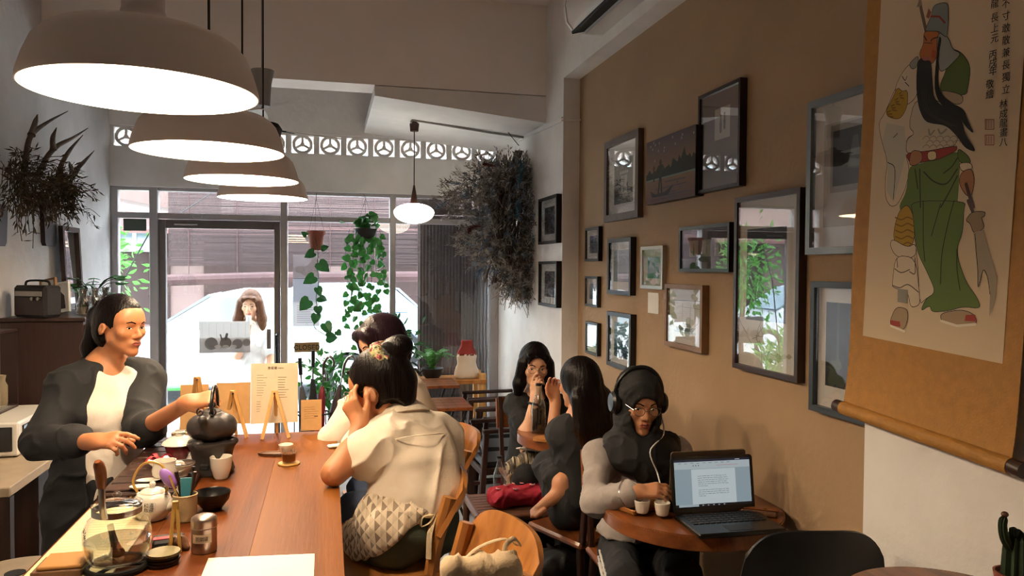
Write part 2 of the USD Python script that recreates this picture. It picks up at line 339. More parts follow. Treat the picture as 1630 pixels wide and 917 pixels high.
class Head:
    """c: middle of the head between the ears; fwd, up: where it looks; local axes are right, forward, up"""
    def __init__(s, c, fwd, up=(0, 0, 1), size=.95):
        f = unit(fwd); u = A(*up); r = unit(np.cross(f, u)); u = np.cross(r, f); s.c, s.R, s.s = A(*c), np.array([r, f, u]), size
    def w(s, *p): return s.c + (A(*p) * s.s) @ s.R
    def e(s, c, r, k=.02, tilt=0):
        R = s.R
        if tilt: q, t = math.cos(tilt), math.sin(tilt); R = np.array([[1, 0, 0], [0, q, t], [0, -t, q]]) @ R
        return ell(s.w(*c), A(*r) * s.s, R, k * s.s)
    def n(s, a, b, ra, rb=None, k=.02): return cone(s.w(*a), s.w(*b), ra * s.s, (ra if rb is None else rb) * s.s, k * s.s)
    def skull(s):
        P = [s.e((0, -.014, .032), (.075, .094, .09)), s.e((0, .03, -.03), (.059, .06, .082), .03), s.e((0, .045, .035), (.062, .048, .055), .03)]
        for x in (-1, 1):
            P += [s.n((.047 * x, .012, -.05), (.012 * x, .07, -.098), .018, .014, .025), s.e((.041 * x, .062, -.022), (.024, .022, .021), .02),
                  s.n((.012 * x, .087, .022), (.045 * x, .07, .026), .0085, .006, .012)]
        P += [s.e((0, .078, -.1), (.017, .017, .016), .02), s.e((0, .082, -.064), (.026, .017, .02), .016)]
        P += [s.n((0, .082, .02), (0, .104, -.027), .0075, .0105, .008), s.e((0, .105, -.032), (.011, .011, .0095), .007)]
        for x in (-1, 1):
            P += [s.e((.0125 * x, .096, -.036), (.0085, .0105, .0075), .005), sub(s.e((.032 * x, .1, -.002), (.019, .016, .0125)), .012 * s.s)]
            P += [s.e((.078 * x, -.014, -.012), (.008, .018, .027), .006, -.25), sub(s.e((.086 * x, -.010, -.008), (.005, .009, .015)), .004)]
        P += [s.n((-.018, .093, -.0585), (.018, .093, -.0585), .0045, k=.006), s.n((0, .1, -.0575), (0, .1, -.0575), .0045, k=.008), s.n((-.014, .092, -.0685), (.014, .092, -.0685), .0058, k=.006), s.n((0, .0965, -.0695), (0, .0965, -.0695), .0045, k=.008),
              sub(s.n((-.022, .1005, -.0632), (.022, .1005, -.0632), .0016), .003)]
        return P
    def dist(s, q, P=None):
        d = np.full(len(q), 1.)
        for p in (P or s._P):
            e = p[0](q[:, 0], q[:, 1], q[:, 2]); k = p[3]
            if len(p) > 4: e = -e; t = np.clip(.5 - .5 * (d - e) / k, 0, 1); d = d + (e - d) * t + k * t * (1 - t)
            else: t = np.clip(.5 + .5 * (d - e) / k, 0, 1); d = d + (e - d) * t - k * t * (1 - t)
        return d
    def onface(s, x, z):
        """points of the face's surface at right x, up z (arrays)"""
        s._P = s.skull(); x, z = np.broadcast_arrays(np.asarray(x, float), np.asarray(z, float)); y = np.full(x.shape, .16)
        for _ in range(26):
            q = s.c + (np.stack([x, y, z], -1).reshape(-1, 3) * s.s) @ s.R; y = y - np.clip(s.dist(q).reshape(x.shape) / s.s * .8, -.01, .03)
        return np.stack([x, y, z], -1)
    def patch(s, outline, lift=.0008, sub_=3):
        """a thin patch on the face inside the outline (right, up)"""
        pg = sg.Polygon(outline); v, f = trimesh.creation.triangulate_polygon(pg, engine='earcut'); m = tm(np.hstack([v, np.zeros((len(v), 1))]), f)
        for _ in range(sub_): m = m.subdivide()
        v = np.array(m.vertices); p = s.onface(v[:, 0], v[:, 1]); top = p + A(0, lift, 0); bot = p - A(0, .0015, 0); N = len(p)
        bd = trimesh.grouping.group_rows(np.sort(m.edges, axis=1), require_count=1); e = m.edges[bd]
        V = np.vstack([top, bot]); F = np.vstack([m.faces, m.faces[:, ::-1] + N, np.stack([e[:, 1], e[:, 0], e[:, 0] + N], 1), np.stack([e[:, 1], e[:, 0] + N, e[:, 1] + N], 1)])
        mm = tm(s.c + (V * s.s) @ s.R, F); return mm
    def features(s, t, lips='lips', brow='hair_black', eyes=True, open_=1.0, lip=True):
        for x in (-1, 1):
            t.part('eyebrow', s.patch([(x * .014, .0215), (x * .03, .028), (x * .046, .0225), (x * .047, .0195), (x * .03, .023), (x * .015, .0165)][::x]), brow)
            if eyes:
                c = (x * .0315, .0735, -.0015)
                e = t.part('eye', s.patch([(x * .0195, -.003), (x * .026, .0028 * open_), (x * .034, .0038 * open_), (x * .043, .0008), (x * .036, -.005 * open_), (x * .026, -.006 * open_)][::x], .001), 'eye_white')
                a = np.arange(10) * 2 * PI / 10
                t.part('iris', s.patch(np.stack([x * .0315 + .0052 * np.cos(a), -.0012 + .0044 * open_ * np.sin(a)], 1)[::1], .0016, 1), 'eye_dark', parent=e)
                t.part('eyelashes', s.patch([(x * .018, -.0025), (x * .026, .005 * open_), (x * .034, .006 * open_), (x * .046, .0015), (x * .043, .0012), (x * .034, .0038 * open_), (x * .026, .0028 * open_)][::x], .0016, 1), 'eye_dark', parent=e)
        if lip:
            t.part('lips', s.patch([(-.024, -.0632), (-.012, -.0565), (-.004, -.0548), (0, -.056), (.004, -.0548), (.012, -.0565), (.024, -.0632), (.012, -.0725), (0, -.0745), (-.012, -.0725)], .0007), lips)
def neck(hd, base, r0=.037, r1=.046): return [cone(hd.w(0, -.022, -.06), base, r0, r1, .03)]
def spine_frames(S, lat0, lat1):
    S = np.asarray(S, float); n = len(S); T = np.gradient(S, axis=0); out = []
    for i in range(n):
        t = unit(T[i]); l = unit(lat0 * (1 - i / (n - 1)) + lat1 * i / (n - 1)); l = unit(l - t * (l @ t)); out.append((S[i], np.array([l, np.cross(t, l), t])))
    return out
def torso(pel, wai, che, nek, lat0, lat1, w=(.155, .12, .135, .125), dp=(.105, .085, .1, .065), grow=0.0, bust=.05, n=9, upto=1.0, fromm=0.0):
    """ellipsoids along the spine; lat: the body's right-hand axis at hips and shoulders"""
    S = spline([pel, wai, che, nek], n); fr = spine_frames(S, lat0, lat1); L = np.linalg.norm(S[1] - S[0]); P = []
    for i, (c, R) in enumerate(fr):
        u = i / (n - 1)
        if u > upto or u < fromm: continue
        ww = np.interp(u, [0, .33, .66, .88, 1], [*w, w[3] * .45]) + grow; dd = np.interp(u, [0, .33, .66, .88, 1], [*dp, dp[3] * .8]) + grow
        P.append(ell(c, (ww, dd, L * 1.25 + grow * .5), R, .05))
    if bust:
        c, R = fr[int(round((n - 1) * .6))]
        for x in (-1, 1): P.append(ell(c + R[0] * x * .066 + R[1] * (dp[2] * .62 + grow), (bust + grow * .4,) * 3, R, .045))
    return P
def limb(a, b, c, ra, rb, rc, k=.025): return [cone(a, b, ra, rb, k), cone(b, c, rb * .98, rc, k)]
def hand(wr, d, back, side, curl=(.5, .6, .7, .8), spread=.06, thumb=(.7, .5), s=.95, bend=None):
    """wr wrist, d along the palm, back: out of the back of the hand, side: +1 right hand, -1 left. Curls in radians per joint."""
    d = unit(d); b = unit(back - d * (np.asarray(back) @ d)); w = np.cross(b, d) * side   # towards the thumb
    wr = np.asarray(wr, float); P = []; pl = .078 * s
    for i, x in enumerate((.027, .009, -.009, -.025)):
        P.append(cone(wr + w * x * .62 * s + d * .008, wr + w * x * s + d * (pl if i < 3 else pl * .93), .0125 * s, .0105 * s, .012))
    P.append(cone(wr - d * .012, wr + d * .012, .021 * s, .02 * s, .02))
    ln = (.07, .078, .072, .057)
    for i, x in enumerate((.027, .009, -.009, -.025)):
        p = wr + w * x * s + d * (pl if i < 3 else pl * .93); th = 0; r = .0088 * s - (.0008 if i == 3 else 0); sp = (1.5 - i) * spread
        for j, fr_ in enumerate((.46, .3, .24)):
            th += curl[i] * (1, 1.05, .7)[j]; dd = math.cos(th) * unit(d + w * sp) - math.sin(th) * b; q = p + dd * ln[i] * s * fr_
            P.append(cone(p, q, r, r * .9, .003)); p, r = q, r * .9
    p = wr + w * .022 * s + d * .012 - b * .006; th = thumb
    dirs = [unit(d * .75 + w * .75 * th[0] - b * .35), unit(d * .9 + w * .35 * th[0] - b * (.25 + .4 * th[1])), unit(d * .95 - b * (.3 + .8 * th[1]))]
    for dd, l, r0, r1 in zip(dirs, (.04, .033, .026), (.0135, .0105, .0095), (.0105, .0095, .0078)):
        q = p + dd * l * s; P.append(cone(p, q, r0 * s, r1 * s, .006)); p = q
    return P
def foot(an, d, s=1.0):
    d = unit(d); an = np.asarray(an, float); u = A(0, 0, 1); w = np.cross(d, u); P = [cone(an + u * .01, an - u * .05 - d * .03, .032, .03, .02), cone(an - u * .03, an - u * .055 + d * .12 * s, .034, .022, .03)]
    for i, x in enumerate((-.03, -.013, .002, .016, .029)): P.append(cone(an - u * .058 + d * .11 * s + w * x, an - u * .064 + d * (.165 - abs(i - 1) * .008) * s + w * x * 1.1, .0125, .009, .006))
    return P
# ------------------------------------------------------------------ looks of the room
mat('plaster_white', 'e6e3e0', .85, var=.10, scale=3, bump=.25, bscale=26)
mat('plaster_grey', 'b3b1b2', .9, col2='cac8c9', scale=2.2, bump=.4, bscale=18)
mat('paint_brown', 'a18566', .8, var=.08, scale=2.5, bump=.25, bscale=40)
mat('ceiling_paint', 'efe7e2', .9, var=.05, scale=2)
mat('concrete', 'a5a4a6', .5, col2='858486', scale=2.6, bump=.15, bscale=20)
mat('aluminium', 'a9a5a6', .4, metal=.25, var=.06, scale=10)
mat('door_metal', '6c6665', .4, metal=.3, var=.06, scale=10)
mat('grey_plastic', '8c8988', .5)
mat('white_plastic', 'dcdcd8', .4); mat('black_plastic', '0c0c0d', .35); mat('black_matte', '121113', .7)
mat('chrome', 'd8d8d8', .12, metal=1); mat('steel', '9b9793', .25, metal=1); mat('brass', 'b08a45', .25, metal=1)
glassy('window_glass', (.96, .98, .98)); glassy('frame_glass', (.97, .97, .97), 0.0, .07)
# ------------------------------------------------------------------ setting
XL, XW, XB, YD, ZC, YB = -1.63, 1.46, 1.57, 6.4, 3.4, -3.0
struct('floor', boxz(XL - .2, XB + .2, YB - .15, YD + .2, -.12, 0), 'concrete')
struct('ceiling', boxz(XL - .2, XB + .2, YB - .15, YD + .15, ZC, ZC + .12), 'ceiling_paint')
struct('wall_left', boxz(XL - .18, XL, YB, YD + .15, 0, ZC), 'plaster_grey')
struct('wall_back', boxz(XL - .18, XB + .2, YB - .15, YB, 0, ZC), 'plaster_white')
# right wall: brown panel recessed between white pilasters and a white beam
wr = Thing('wall_right', kind='structure')
wr.part('brown_panel', boxz(XB, XB + .15, 1.8, 4.605, 0, 2.815), 'paint_brown', 'matte tan brown painted wall panel')
wr.part('beam', boxz(XW, XB + .15, YB, YD + .15, 2.815, ZC), 'plaster_white')
wr.part('pilaster', boxz(XW, XB + .15, 4.605, YD + .15, 0, 2.815), 'plaster_white')
wr.part('pilaster', boxz(XW, XB + .15, YB, 1.8, 0, 2.815), 'plaster_white')
struct('trim_1', [bar((XW - .008, 4.6, 2.553), (XW - .008, YD, 2.64), .016, .028), bar((XW - .01, 4.598, 2.553), (XB, 4.598, 2.553), .028, .014)], 'plaster_white')
struct('beam', boxz(XL, XW, 5.0, 5.25, 2.79, ZC), 'ceiling_paint')
struct('ceiling_slope', prism([(.30, 2.785), (.30, 2.72), (XW, 2.605), (XW, 2.785)], YD - 5.004, (0, YD, 0), (1, 0, 0), (0, 0, 1)), 'plaster_white')
wf = Thing('wall_front', kind='structure')
wf.part('lintel', boxz(XL, XW, YD, YD + .15, 2.222, 2.527), 'plaster_white')
wf.part('upper_wall', boxz(XL, XW, YD, YD + .15, 2.693, ZC), 'plaster_white')
def vent_shape():
    w, h = .2145, .166; sq = sg.box(-w / 2, -h / 2, w / 2, h / 2); hole = sg.box(-w / 2 + .021, -h / 2 + .01, w / 2 - .021, h / 2 - .01)
    c = sg.Point(0, 0); ring = c.buffer(.078, 24).difference(c.buffer(.056, 24)); sp = [sg.LineString([(0, 0), (.07 * math.cos(a), .07 * math.sin(a))]).buffer(.0085, cap_style='flat') for a in (PI / 2, PI / 2 + 2 * PI / 3, PI / 2 - 2 * PI / 3)]
    return shapely.ops.unary_union([sq.difference(hole), ring.intersection(sg.box(-w / 2, -h / 2, w / 2, h / 2)), *sp, c.buffer(.016)])
vs = vent_shape(); nv = 14; step = (XW - XL) / nv
for i in range(nv):
    wf.part('vent_block', prism(vs, .07, (XL + step * (i + .5), YD + .115, 2.61), (step / .2145, 0, 0), (0, 0, 1)), 'plaster_white', smooth=None)
# ------------------------------------------------------------------ shopfront
y0, y1 = YD + .03, YD + .11; zt0, zt1, zh = 1.977, 2.023, 2.222
def glazing(name, xa, xb, label=None):
    w = Thing(name, kind='structure')
    fr = [boxz(xa, xb, y0, y1, zt0, zt1, .004), boxz(xa, xb, y0, y1, 2.195, zh, .004), boxz(xa, xb, y0, y1, 0, .09, .004)]
    f = w.part('window_frame', fr, 'aluminium')
    w.part('pane', boxz(xa, xb, y0 + .035, y0 + .041, zt1 - .005, 2.2), 'window_glass'); w.part('pane', boxz(xa, xb, y0 + .035, y0 + .041, .085, zt0 + .005), 'window_glass')
    return w
w1 = glazing('window_1', -1.585, -1.35); w1.part('jamb', boxz(XL, -1.58, y0, y1, 0, zh, .004), 'aluminium'); w1.part('post', boxz(-1.352, -1.292, y0 - .01, y1 + .01, 0, zh, .004), 'aluminium')
w2 = glazing('window_2', -.315, .516); w2.part('post', boxz(-.369, -.313, y0 - .01, y1 + .01, 0, zh, .004), 'aluminium')
w3 = glazing('window_3', .563, 1.385); w3.part('mullion', boxz(.515, .565, y0 - .01, y1 + .01, 0, zh, .004), 'aluminium'); w3.part('jamb', boxz(1.383, XW, y0, y1, 0, zh, .004), 'aluminium')
d1 = Thing('door_1', kind='structure')
xa, xb = -1.292, -.369
d1.part('transom', [boxz(xa, xb, y0, y1, zt0, zt1, .004), boxz(xa, xb, y0, y1, 2.195, zh, .004)], 'aluminium'); d1.part('pane', boxz(xa, xb, y0 + .035, y0 + .041, zt1 - .005, 2.2), 'window_glass')
d1.part('door_frame', [boxz(xa + .005, xa + .055, y0 + .005, y1 - .01, .02, 1.972, .004), boxz(xb - .05, xb - .005, y0 + .005, y1 - .01, .02, 1.972, .004), boxz(xa + .055, xb - .05, y0 + .005, y1 - .01, 1.905, 1.972, .004), boxz(xa + .055, xb - .05, y0 + .005, y1 - .01, .02, .16, .004)], 'door_metal')
d1.part('pane', boxz(xa + .05, xb - .045, y0 + .035, y0 + .041, .155, 1.91), 'window_glass')
d1.part('door_closer', [boxz(-1.17, -1.0, y0 - .012, y0 + .006, 1.928, 1.94, .003), boxz(-1.03, -.96, y0 - .035, y0 + .002, 1.985, 2.005, .004)], 'aluminium')
d1.part('handle_plate', boxz(-.475, -.445, y0 - .008, y0 + .03, .935, 1.095, .003), 'door_metal'); d1.part('door_handle', tube(spline([(-.395, y0 + .006, 1.05), (-.395, y0 - .045, 1.04), (-.395, y0 - .05, .93), (-.395, y0 - .045, .8), (-.395, y0 + .006, .79)], 14), .012), 'black_plastic')
# flat signs stuck on the panes
mat('film_dark', '4a5548', .6); mat('kraft', 'b78f5d', .8, var=.08, scale=30); mat('paper_white', 'eeebe4', .8)
for nm_, nd_ in (('print_film', {'a': ('attribute', {'attribute': 'col'})}), ('film_white', {'a': ('color', {'value': (.9, .9, .9)})})):
    M[nm_] = usdkit.material(stage, f'/World/Looks/{nm_}', {**nd_, 'd': ('diffuse_bsdf', {}), 't': ('translucent_bsdf', {}), 'm': ('mix_closure', {'fac': .62})}, [('a.color' if nm_ == 'print_film' else 'a.color', 'd.color'), ('a.color', 't.color'), ('d.BSDF', 'm.closure1'), ('t.BSDF', 'm.closure2')], surface='m.closure')
single('sign', boxz(-1.546, -1.381, y0 + .03, y0 + .0345, 1.879, 1.973), 'film_dark', 'dark grey green rectangular sign high on the narrow side window', 'sign')
a = Art(); W_, H_ = .388, .253
a.rect(0, 0, W_, H_, 'd6d2d0'); a.grad(0, .0, W_, .12, 'b9b5b3', 'd2cecb')
for cx, cy, r, c in ((.09, .075, .05, '9a9593'), (.2, .08, .045, '8f8a88'), (.29, .07, .04, '9a9593'), (.36, .08, .03, 'a09b98')): a.add(sg.Point(cx, cy).buffer(r), c)
for cx in (.14, .2, .26): a.add(shapely.affinity.scale(sg.Point(cx, .05).buffer(.022), 1.2, .6), 'e6e2df')
a.line([(.2, .11), (.21, .15)], .02, '7a7472'); a.line([(.17, .11), (.16, .145)], .012, '7a7472')
for i in range(7): a.line([(.02 + i * .055, .24), (.02 + i * .055, .13)], .002, 'b5b0ad')
m, c = a.mesh((-.995, y0 + .0335, .906), (1, 0, 0), (0, 0, 1)); t = Thing('poster', 'pale grey poster with tea bowls stuck on the glass door', 'poster')
t.part('sheet', boxz(-.995, -.607, y0 + .0336, y0 + .0346, .906, 1.159), 'film_white'); t.part('printed_picture', m, 'print_film', cols=c)
a = Art(); a.rect(0, 0, .209, .592, 'd5d2d6'); a.grad(0, .4, .209, .592, 'b8adb0', 'd0c6c8'); a.rect(0, .392, .209, .398, '77727a'); a.rect(0, .198, .209, .392, 'cdd1da')
for x, y, r in ((.05, .47, .035), (.1, .44, .03), (.12, .48, .03), (.17, .5, .05), (.16, .44, .03)): a.add(shapely.affinity.scale(sg.Point(x, y).buffer(r), 1, .75), 'e3dbda')
a.add(sg.Point(.17, .545).buffer(.022), 'e3dbda')
for i in range(9): a.rect(.03, .03 + i * .017, .18 - .02 * (i % 3), .035 + i * .017, '95919a')
m, c = a.mesh((-.271, y0 + .0335, 1.114), (1, 0, 0), (0, 0, 1)); t = Thing('poster', 'tall three-panel poster with a pale teapot on the window beside the door', 'poster')
t.part('sheet', boxz(-.271, -.062, y0 + .0336, y0 + .0346, 1.114, 1.706), 'film_white'); t.part('printed_picture', m, 'print_film', cols=c)
mat('ink_black', '1a1614', .6); mat('ink_brown', '4a3420', .7); mat('sign_wood', '8d7048', .6, var=.1, scale=20)
t = Thing('closed_sign', 'small brown board reading CLOSED hanging on the window', 'sign')
zc = .942; t.part('board', boxz(-.258, -.062, y0 - .006, y0 + .002, zc - .04, zc + .04, .002), 'sign_wood'); t.part('lettering', text('CLOSED', .038, (-.16, y0 - .0062, zc - .019), (1, 0, 0), (0, 0, 1), bold=True), 'ink_black')
t.part('string', [tube([(-.24, y0 - .002, zc + .04), (-.16, y0, zc + .2), (-.08, y0 - .002, zc + .04)], .0012, 5), ], 'ink_brown')
# folding steel gate behind the right window
mat('gate_brown', '4a3d3b', .6, metal=.2, var=.15, scale=12)
t = Thing('folding_gate', 'brown folded steel gate of upright slats behind the right window', 'gate')
gx0, gx1 = .775, 1.44; ng = 46
for i in range(ng):
    x = gx0 + (gx1 - gx0) * (i + .5) / ng; q = (-1) ** i
    t.part('slat', bar((x, YD + .2 + .012 * q, .02), (x, YD + .2 + .012 * q, 2.06), .02, .005, .001, up=(.45 * q, .89, 0)), 'gate_brown')
for z in (.35, .8, 1.14, 1.5, 1.86): t.part('rail', boxz(gx0, gx1, YD + .222, YD + .232, z - .012, z + .012), 'gate_brown')
t.part('header', [boxz(gx0 - .05, gx0 + .36, YD + .19, YD + .23, 2.07, 2.30), boxz(gx0 + .36, gx1, YD + .19, YD + .23, 2.21, 2.30), boxz(gx0 + .36, gx1, YD + .19, YD + .23, 2.07, 2.125)] + [boxz(gx0 + .36 + i * .045, gx0 + .385 + i * .045, YD + .195, YD + .225, 2.12, 2.215) for i in range(1, 7)], 'gate_brown')
# conduit on the slope for the globe lamp, fan, pendant lamps
mat('lamp_grey', 'ece2dd', .5); mat('lamp_white', 'f1ece4', .6); mat('cord', '1b1817', .6); mat('wood_dark', '3a231a', .4, var=.2, scale=20); mat('opal', 'fff4e6', .5)
def sphere_light(parent, name, c, r, I, C):
    p = path_for(parent, name); l = UsdLux.SphereLight.Define(stage, p); l.CreateRadiusAttr(r); l.CreateIntensityAttr(I); l.CreateColorAttr(Gf.Vec3f(*C))
    l.AddTranslateOp().Set(Gf.Vec3d(*map(float, c))); return l
shade_prof = [(.225, 0), (.2245, .012), (.2195, .03), (.2135, .05), (.2, .083), (.185, .1), (.165, .113), (.13, .122), (.09, .13), (.06, .139), (.046, .152), (.041, .17), (.041, .235), (.036, .245), (.0, .247)]
inner = [(.0, .16), (.03, .158), (.035, .148), (.055, .134), (.09, .125), (.13, .117), (.162, .108), (.18, .096), (.195, .08), (.208, .048), (.214, .03), (.219, .012), (.2225, .0), (.225, 0)]
lamp_words = ['grey dome pendant lamp nearest the camera above the counter', 'grey dome pendant lamp second from the front above the counter', 'grey dome pendant lamp third from the front above the counter', 'grey dome pendant lamp farthest back in the counter row']
for i, (px_, py_, dd) in enumerate(((229, 152, 1.552), (333, 240, 2.348), (386, 290, 3.121), (419, 313, 3.913))):
    L = at(px_, py_, d=dd); L[2] = 1.957
    t = Thing('pendant_lamp', lamp_words[i], 'lamp', L, group='dome pendant lamps over the counter', own=True)
    t.part('lamp_shade', lathe(shade_prof, 64), 'lamp_grey', smooth=50); t.part('shade_lining', lathe(inner, 64), 'lamp_white', smooth=50)
    t.part('cord', cyl((0, 0, .245), (0, 0, ZC - 1.957 - .03), .004, n=8), 'cord'); t.part('ceiling_cap', lathe([(0, ZC - 1.957 - .045), (.045, ZC - 1.957 - .04), (.055, ZC - 1.957), (0, ZC - 1.957)], 24), 'lamp_grey')
    t.part('lamp_holder', cyl((0, 0, .158), (0, 0, .11), .022), 'white_plastic'); sphere_light(t.path, 'bulb', (0, 0, .075), .042, LAMP_I, LAMP_C)
# no further lamp of the row is added out of view
# ceiling fan
Fp = at(418, 205, Y=4.62)
t = Thing('ceiling_fan', 'ceiling fan with bell-shaped grey rod cover above the far counter lamp', 'fan', Fp, own=True)
zt = ZC - Fp[2]; t.part('rod', cyl((0, 0, .03), (0, 0, zt), .007), 'grey_plastic'); t.part('rod_cover', lathe([(0, .13), (.042, .13), (.045, .2), (.05, .26), (.064, .33), (.066, .336), (0, .336)], 28), 'grey_plastic')
t.part('motor', lathe([(0, -.07), (.06, -.065), (.1, -.04), (.11, 0), (.09, .03), (.03, .045), (.02, .06), (0, .06)], 32), 'black_matte')
for k in range(3):
    a_ = .5 + k * 2 * PI / 3; d_ = A(math.cos(a_), math.sin(a_), 0); n_ = A(-d_[1], d_[0], 0)
    t.part('blade', prism(sg.Polygon([(.14, -.045), (.3, -.06), (.5, -.062), (.53, -.04), (.53, .04), (.5, .062), (.3, .06), (.14, .045)]), .006, (0, 0, .0), d_, unit(n_ + A(0, 0, .18))), 'white_plastic'); t.part('blade_arm', bar(d_ * .08, d_ * .2, .03, .006), 'black_matte')
# globe lamp
gp = at(659, 338, Y=5.62); top = 2.72 - (gp[0] - .3) * .0991
t = Thing('globe_lamp', 'flattened white glass globe lamp hanging near the window', 'lamp', (gp[0], gp[1], 0), own=True)
g0 = gp[2]; t.part('ceiling_rose', lathe([(0, top - .075), (.03, top - .075), (.036, top - .02), (.012, top), (0, top)], 20), 'wood_dark'); t.part('cord', cyl((0, 0, g0 + .16), (0, 0, top - .07), .0035, n=8), 'cord')
t.part('wood_cone', lathe([(0, g0 + .2), (.006, g0 + .2), (.028, g0 + .075), (.03, g0 + .06), (0, g0 + .06)], 24), 'wood_dark')
M['opal_lit'] = usdkit.material(stage, '/World/Looks/opal_lit', {'e': ('emission', {'color': (1, .86, .68), 'strength': 6.0})}, [], surface='e.emission')
prof = [(.0, -.085)] + [(.15 * math.cos(a_), (.085 if a_ < 0 else .068) * math.sin(a_)) for a_ in np.linspace(-1.45, 1.35, 22)] + [(.0, .068)]
t.part('glass_shade', [moved(lathe(prof, 40), (0, 0, g0))], 'opal_lit', smooth=60)
cx1 = XW; single('conduit', tube([(gp[0] - .03, gp[1] - .05, top - .02), (gp[0] - .02, gp[1] - .05, top - .0), (cx1 - .3, gp[1] - .07, 2.72 - (cx1 - .6) * .0991 - .012), (cx1 - .01, gp[1] - .08, 2.72 - (cx1 - .31) * .0991 - .012)], .009, 8), 'grey_plastic', 'thin grey conduit running across the sloped ceiling to the wall', 'conduit')
# air conditioner on the beam at upper right
ac = at(903, 52, X=XW - .2)
t = Thing('air_conditioner', 'white wall-mounted air conditioner high on the right wall', 'air conditioner')
yA, yE = ac[1], ac[1] - .85; zb = ac[2]
mat('ac_white', 'cfc9c4', .35)
pr = [(0, .29), (-.16, .29), (-.2, .24), (-.215, .14), (-.2, .05), (-.17, .015), (-.09, 0), (0, 0)]
t.part('body', prism([(x, z) for x, z in pr], yA - yE - .03, (XW, yA - .015, zb), (1, 0, 0), (0, 0, 1)), 'ac_white'); t.part('end_cap', prism([(x * 1.03, z) for x, z in pr], .02, (XW, yA + .005, zb), (1, 0, 0), (0, 0, 1)), 'white_plastic'); t.part('end_cap', prism([(x * 1.03, z) for x, z in pr], .02, (XW, yE + .015, zb), (1, 0, 0), (0, 0, 1)), 'white_plastic')
t.part('outlet_slot', bar((XW - .142, yA - .03, zb + .003), (XW - .142, yE + .03, zb + .003), .09, .016, up=(-.28, 0, 1)), 'black_matte')
for k in range(3): t.part('louver', bar((XW - .112 - k * .024, yA - .04, zb - .0035 + k * .007), (XW - .112 - k * .024, yE + .04, zb - .0035 + k * .007), .003, .014, .001, up=(-.6, 0, 1)), 'grey_plastic')
# ------------------------------------------------------------------ street outside
mat('asphalt', '9a9a9c', .8, var=.15, scale=4); mat('paving', 'b5b2ae', .7, var=.1, scale=3); mat('lawn', '6f9a3c', .9, var=.3, scale=14)
mat('facade', '6f5b58', .8, var=.1, scale=1); mat('facade_dark', '33211f', .8, var=.2, scale=2); mat('car_white', 'e9eaec', .2, coat_weight=.6); mat('car_blue', '7f95a8', .25, coat_weight=.6); mat('car_silver', 'b6bcc2', .25, metal=.4)
mat('tyre', '151516', .8); mat('car_glass', '7d909c', .1); mat('tail_red', '9a1010', .3); mat('roof_tile', '5c3a38', .8, var=.1, scale=6)
struct('pavement', boxz(-12, 12, YD + .2, 8.9, -.14, -.02), 'paving'); struct('road', boxz(-60, 60, 8.9, 45, -.3, -.14), 'asphalt')
wo = struct('wall_1', [boxz(XL - 6, XL - .18, YD, YD + .15, -.1, 4), boxz(XB + .15, XB + 6, YD, YD + .15, -.1, 4)], 'plaster_white')
# bamboo blind that hangs at the edge of the covered walkway
mat('bamboo', '3c2b2d', .7, col2='2a1d20', scale=3, stretch=(1, 1, 40)); mat('blind_bottom', '4a3234', .7, var=.15, scale=6)
t = Thing('bamboo_blind', 'brown bamboo roller blind hanging outside the shop windows', 'blind')
bx0, bx1, by = at(268, 400, Y=8.5)[0], 2.6, 8.5; zt_, zb_ = 2.40, 1.60; nsl = 62
for i in range(nsl):
    z = zt_ - (zt_ - zb_) * (i + rng.uniform(-.12, .12)) / nsl; hh = .0129 * rng.choice([.66, .8, .92, 1.0, 1.1]) * (.85 if z > 2.2 else 1)
    sag = rng.uniform(-.002, .002); t.part('slat', bar((bx0, by, z + sag), (bx1, by + rng.uniform(-.01, .01), z - sag + .02), .004, hh, 0), 'bamboo')
t.part('bottom_roll', tube([(bx0 - .02, by, 1.455), (bx0 + 1, by, 1.49), (bx1, by, 1.52)], .062, 10), 'blind_bottom')
t.part('cord', [cyl((x, by - .012, 1.5), (x, by - .012, 2.46), .005, n=6) for x in np.arange(bx0 + .2, bx1, .48)], 'blind_bottom')
single('walkway_beam', boxz(-6, 6, 8.56, 8.76, 2.44, 2.62), 'facade_dark', 'dark beam along the outer edge of the covered walkway', 'beam')
cnp = at(187, 312, Y=10)
single('concrete_canopy', prism([(-3.6, 2.62), (-1.2, 2.16), (-1.2, 2.75), (-3.6, 2.75)], 1.2, (0, 10.6, 0), (1, 0, 0), (0, 0, 1)), 'facade', 'pale sloping concrete canopy seen through the top left window', 'canopy')
# opposite shop house
t = Thing('shop_building', 'two-storey shop house with dark openings across the road', 'building')
t.part('wall', boxz(-16, 16, 23, 23.4, -.1, 6.5), 'facade'); t.part('roof', prism([(-.8, 6.2), (4, 8.2), (4, 6.2)], 32, (-16, 23, 0), (0, 1, 0), (0, 0, 1)), 'roof_tile')
t.part('awning', prism([(0, 3.1), (-2.0, 2.55), (-2.0, 2.45), (0, 2.95)], 32, (-16, 23, 0), (0, 1, 0), (0, 0, 1)), 'roof_tile')
for k in range(8): 
    x = -15.4 + k * 4; t.part('shop_opening', boxz(x, x + 3.1, 22.93, 23.02, 0, 2.6), 'facade_dark')
    for q in (0, 1.6): w_ = t.part('window', boxz(x + .15 + q, x + 1.45 + q, 22.92, 23.02, 3.8, 5.2), 'plaster_white'); t.part('pane', boxz(x + .25 + q, x + 1.35 + q, 22.9, 22.95, 3.9, 5.1), 'car_glass', parent=w_)
bx = -7.2; t.part('shop_sign', boxz(bx, bx + 2.6, 22.7, 22.85, 2.0, 2.75), 'car_glass'); t.part('sign_lettering', text('BUTI', .55, (bx + 1.3, 22.69, 2.1), (1, 0, 0), (0, 0, 1), .02, True), 'plaster_white')
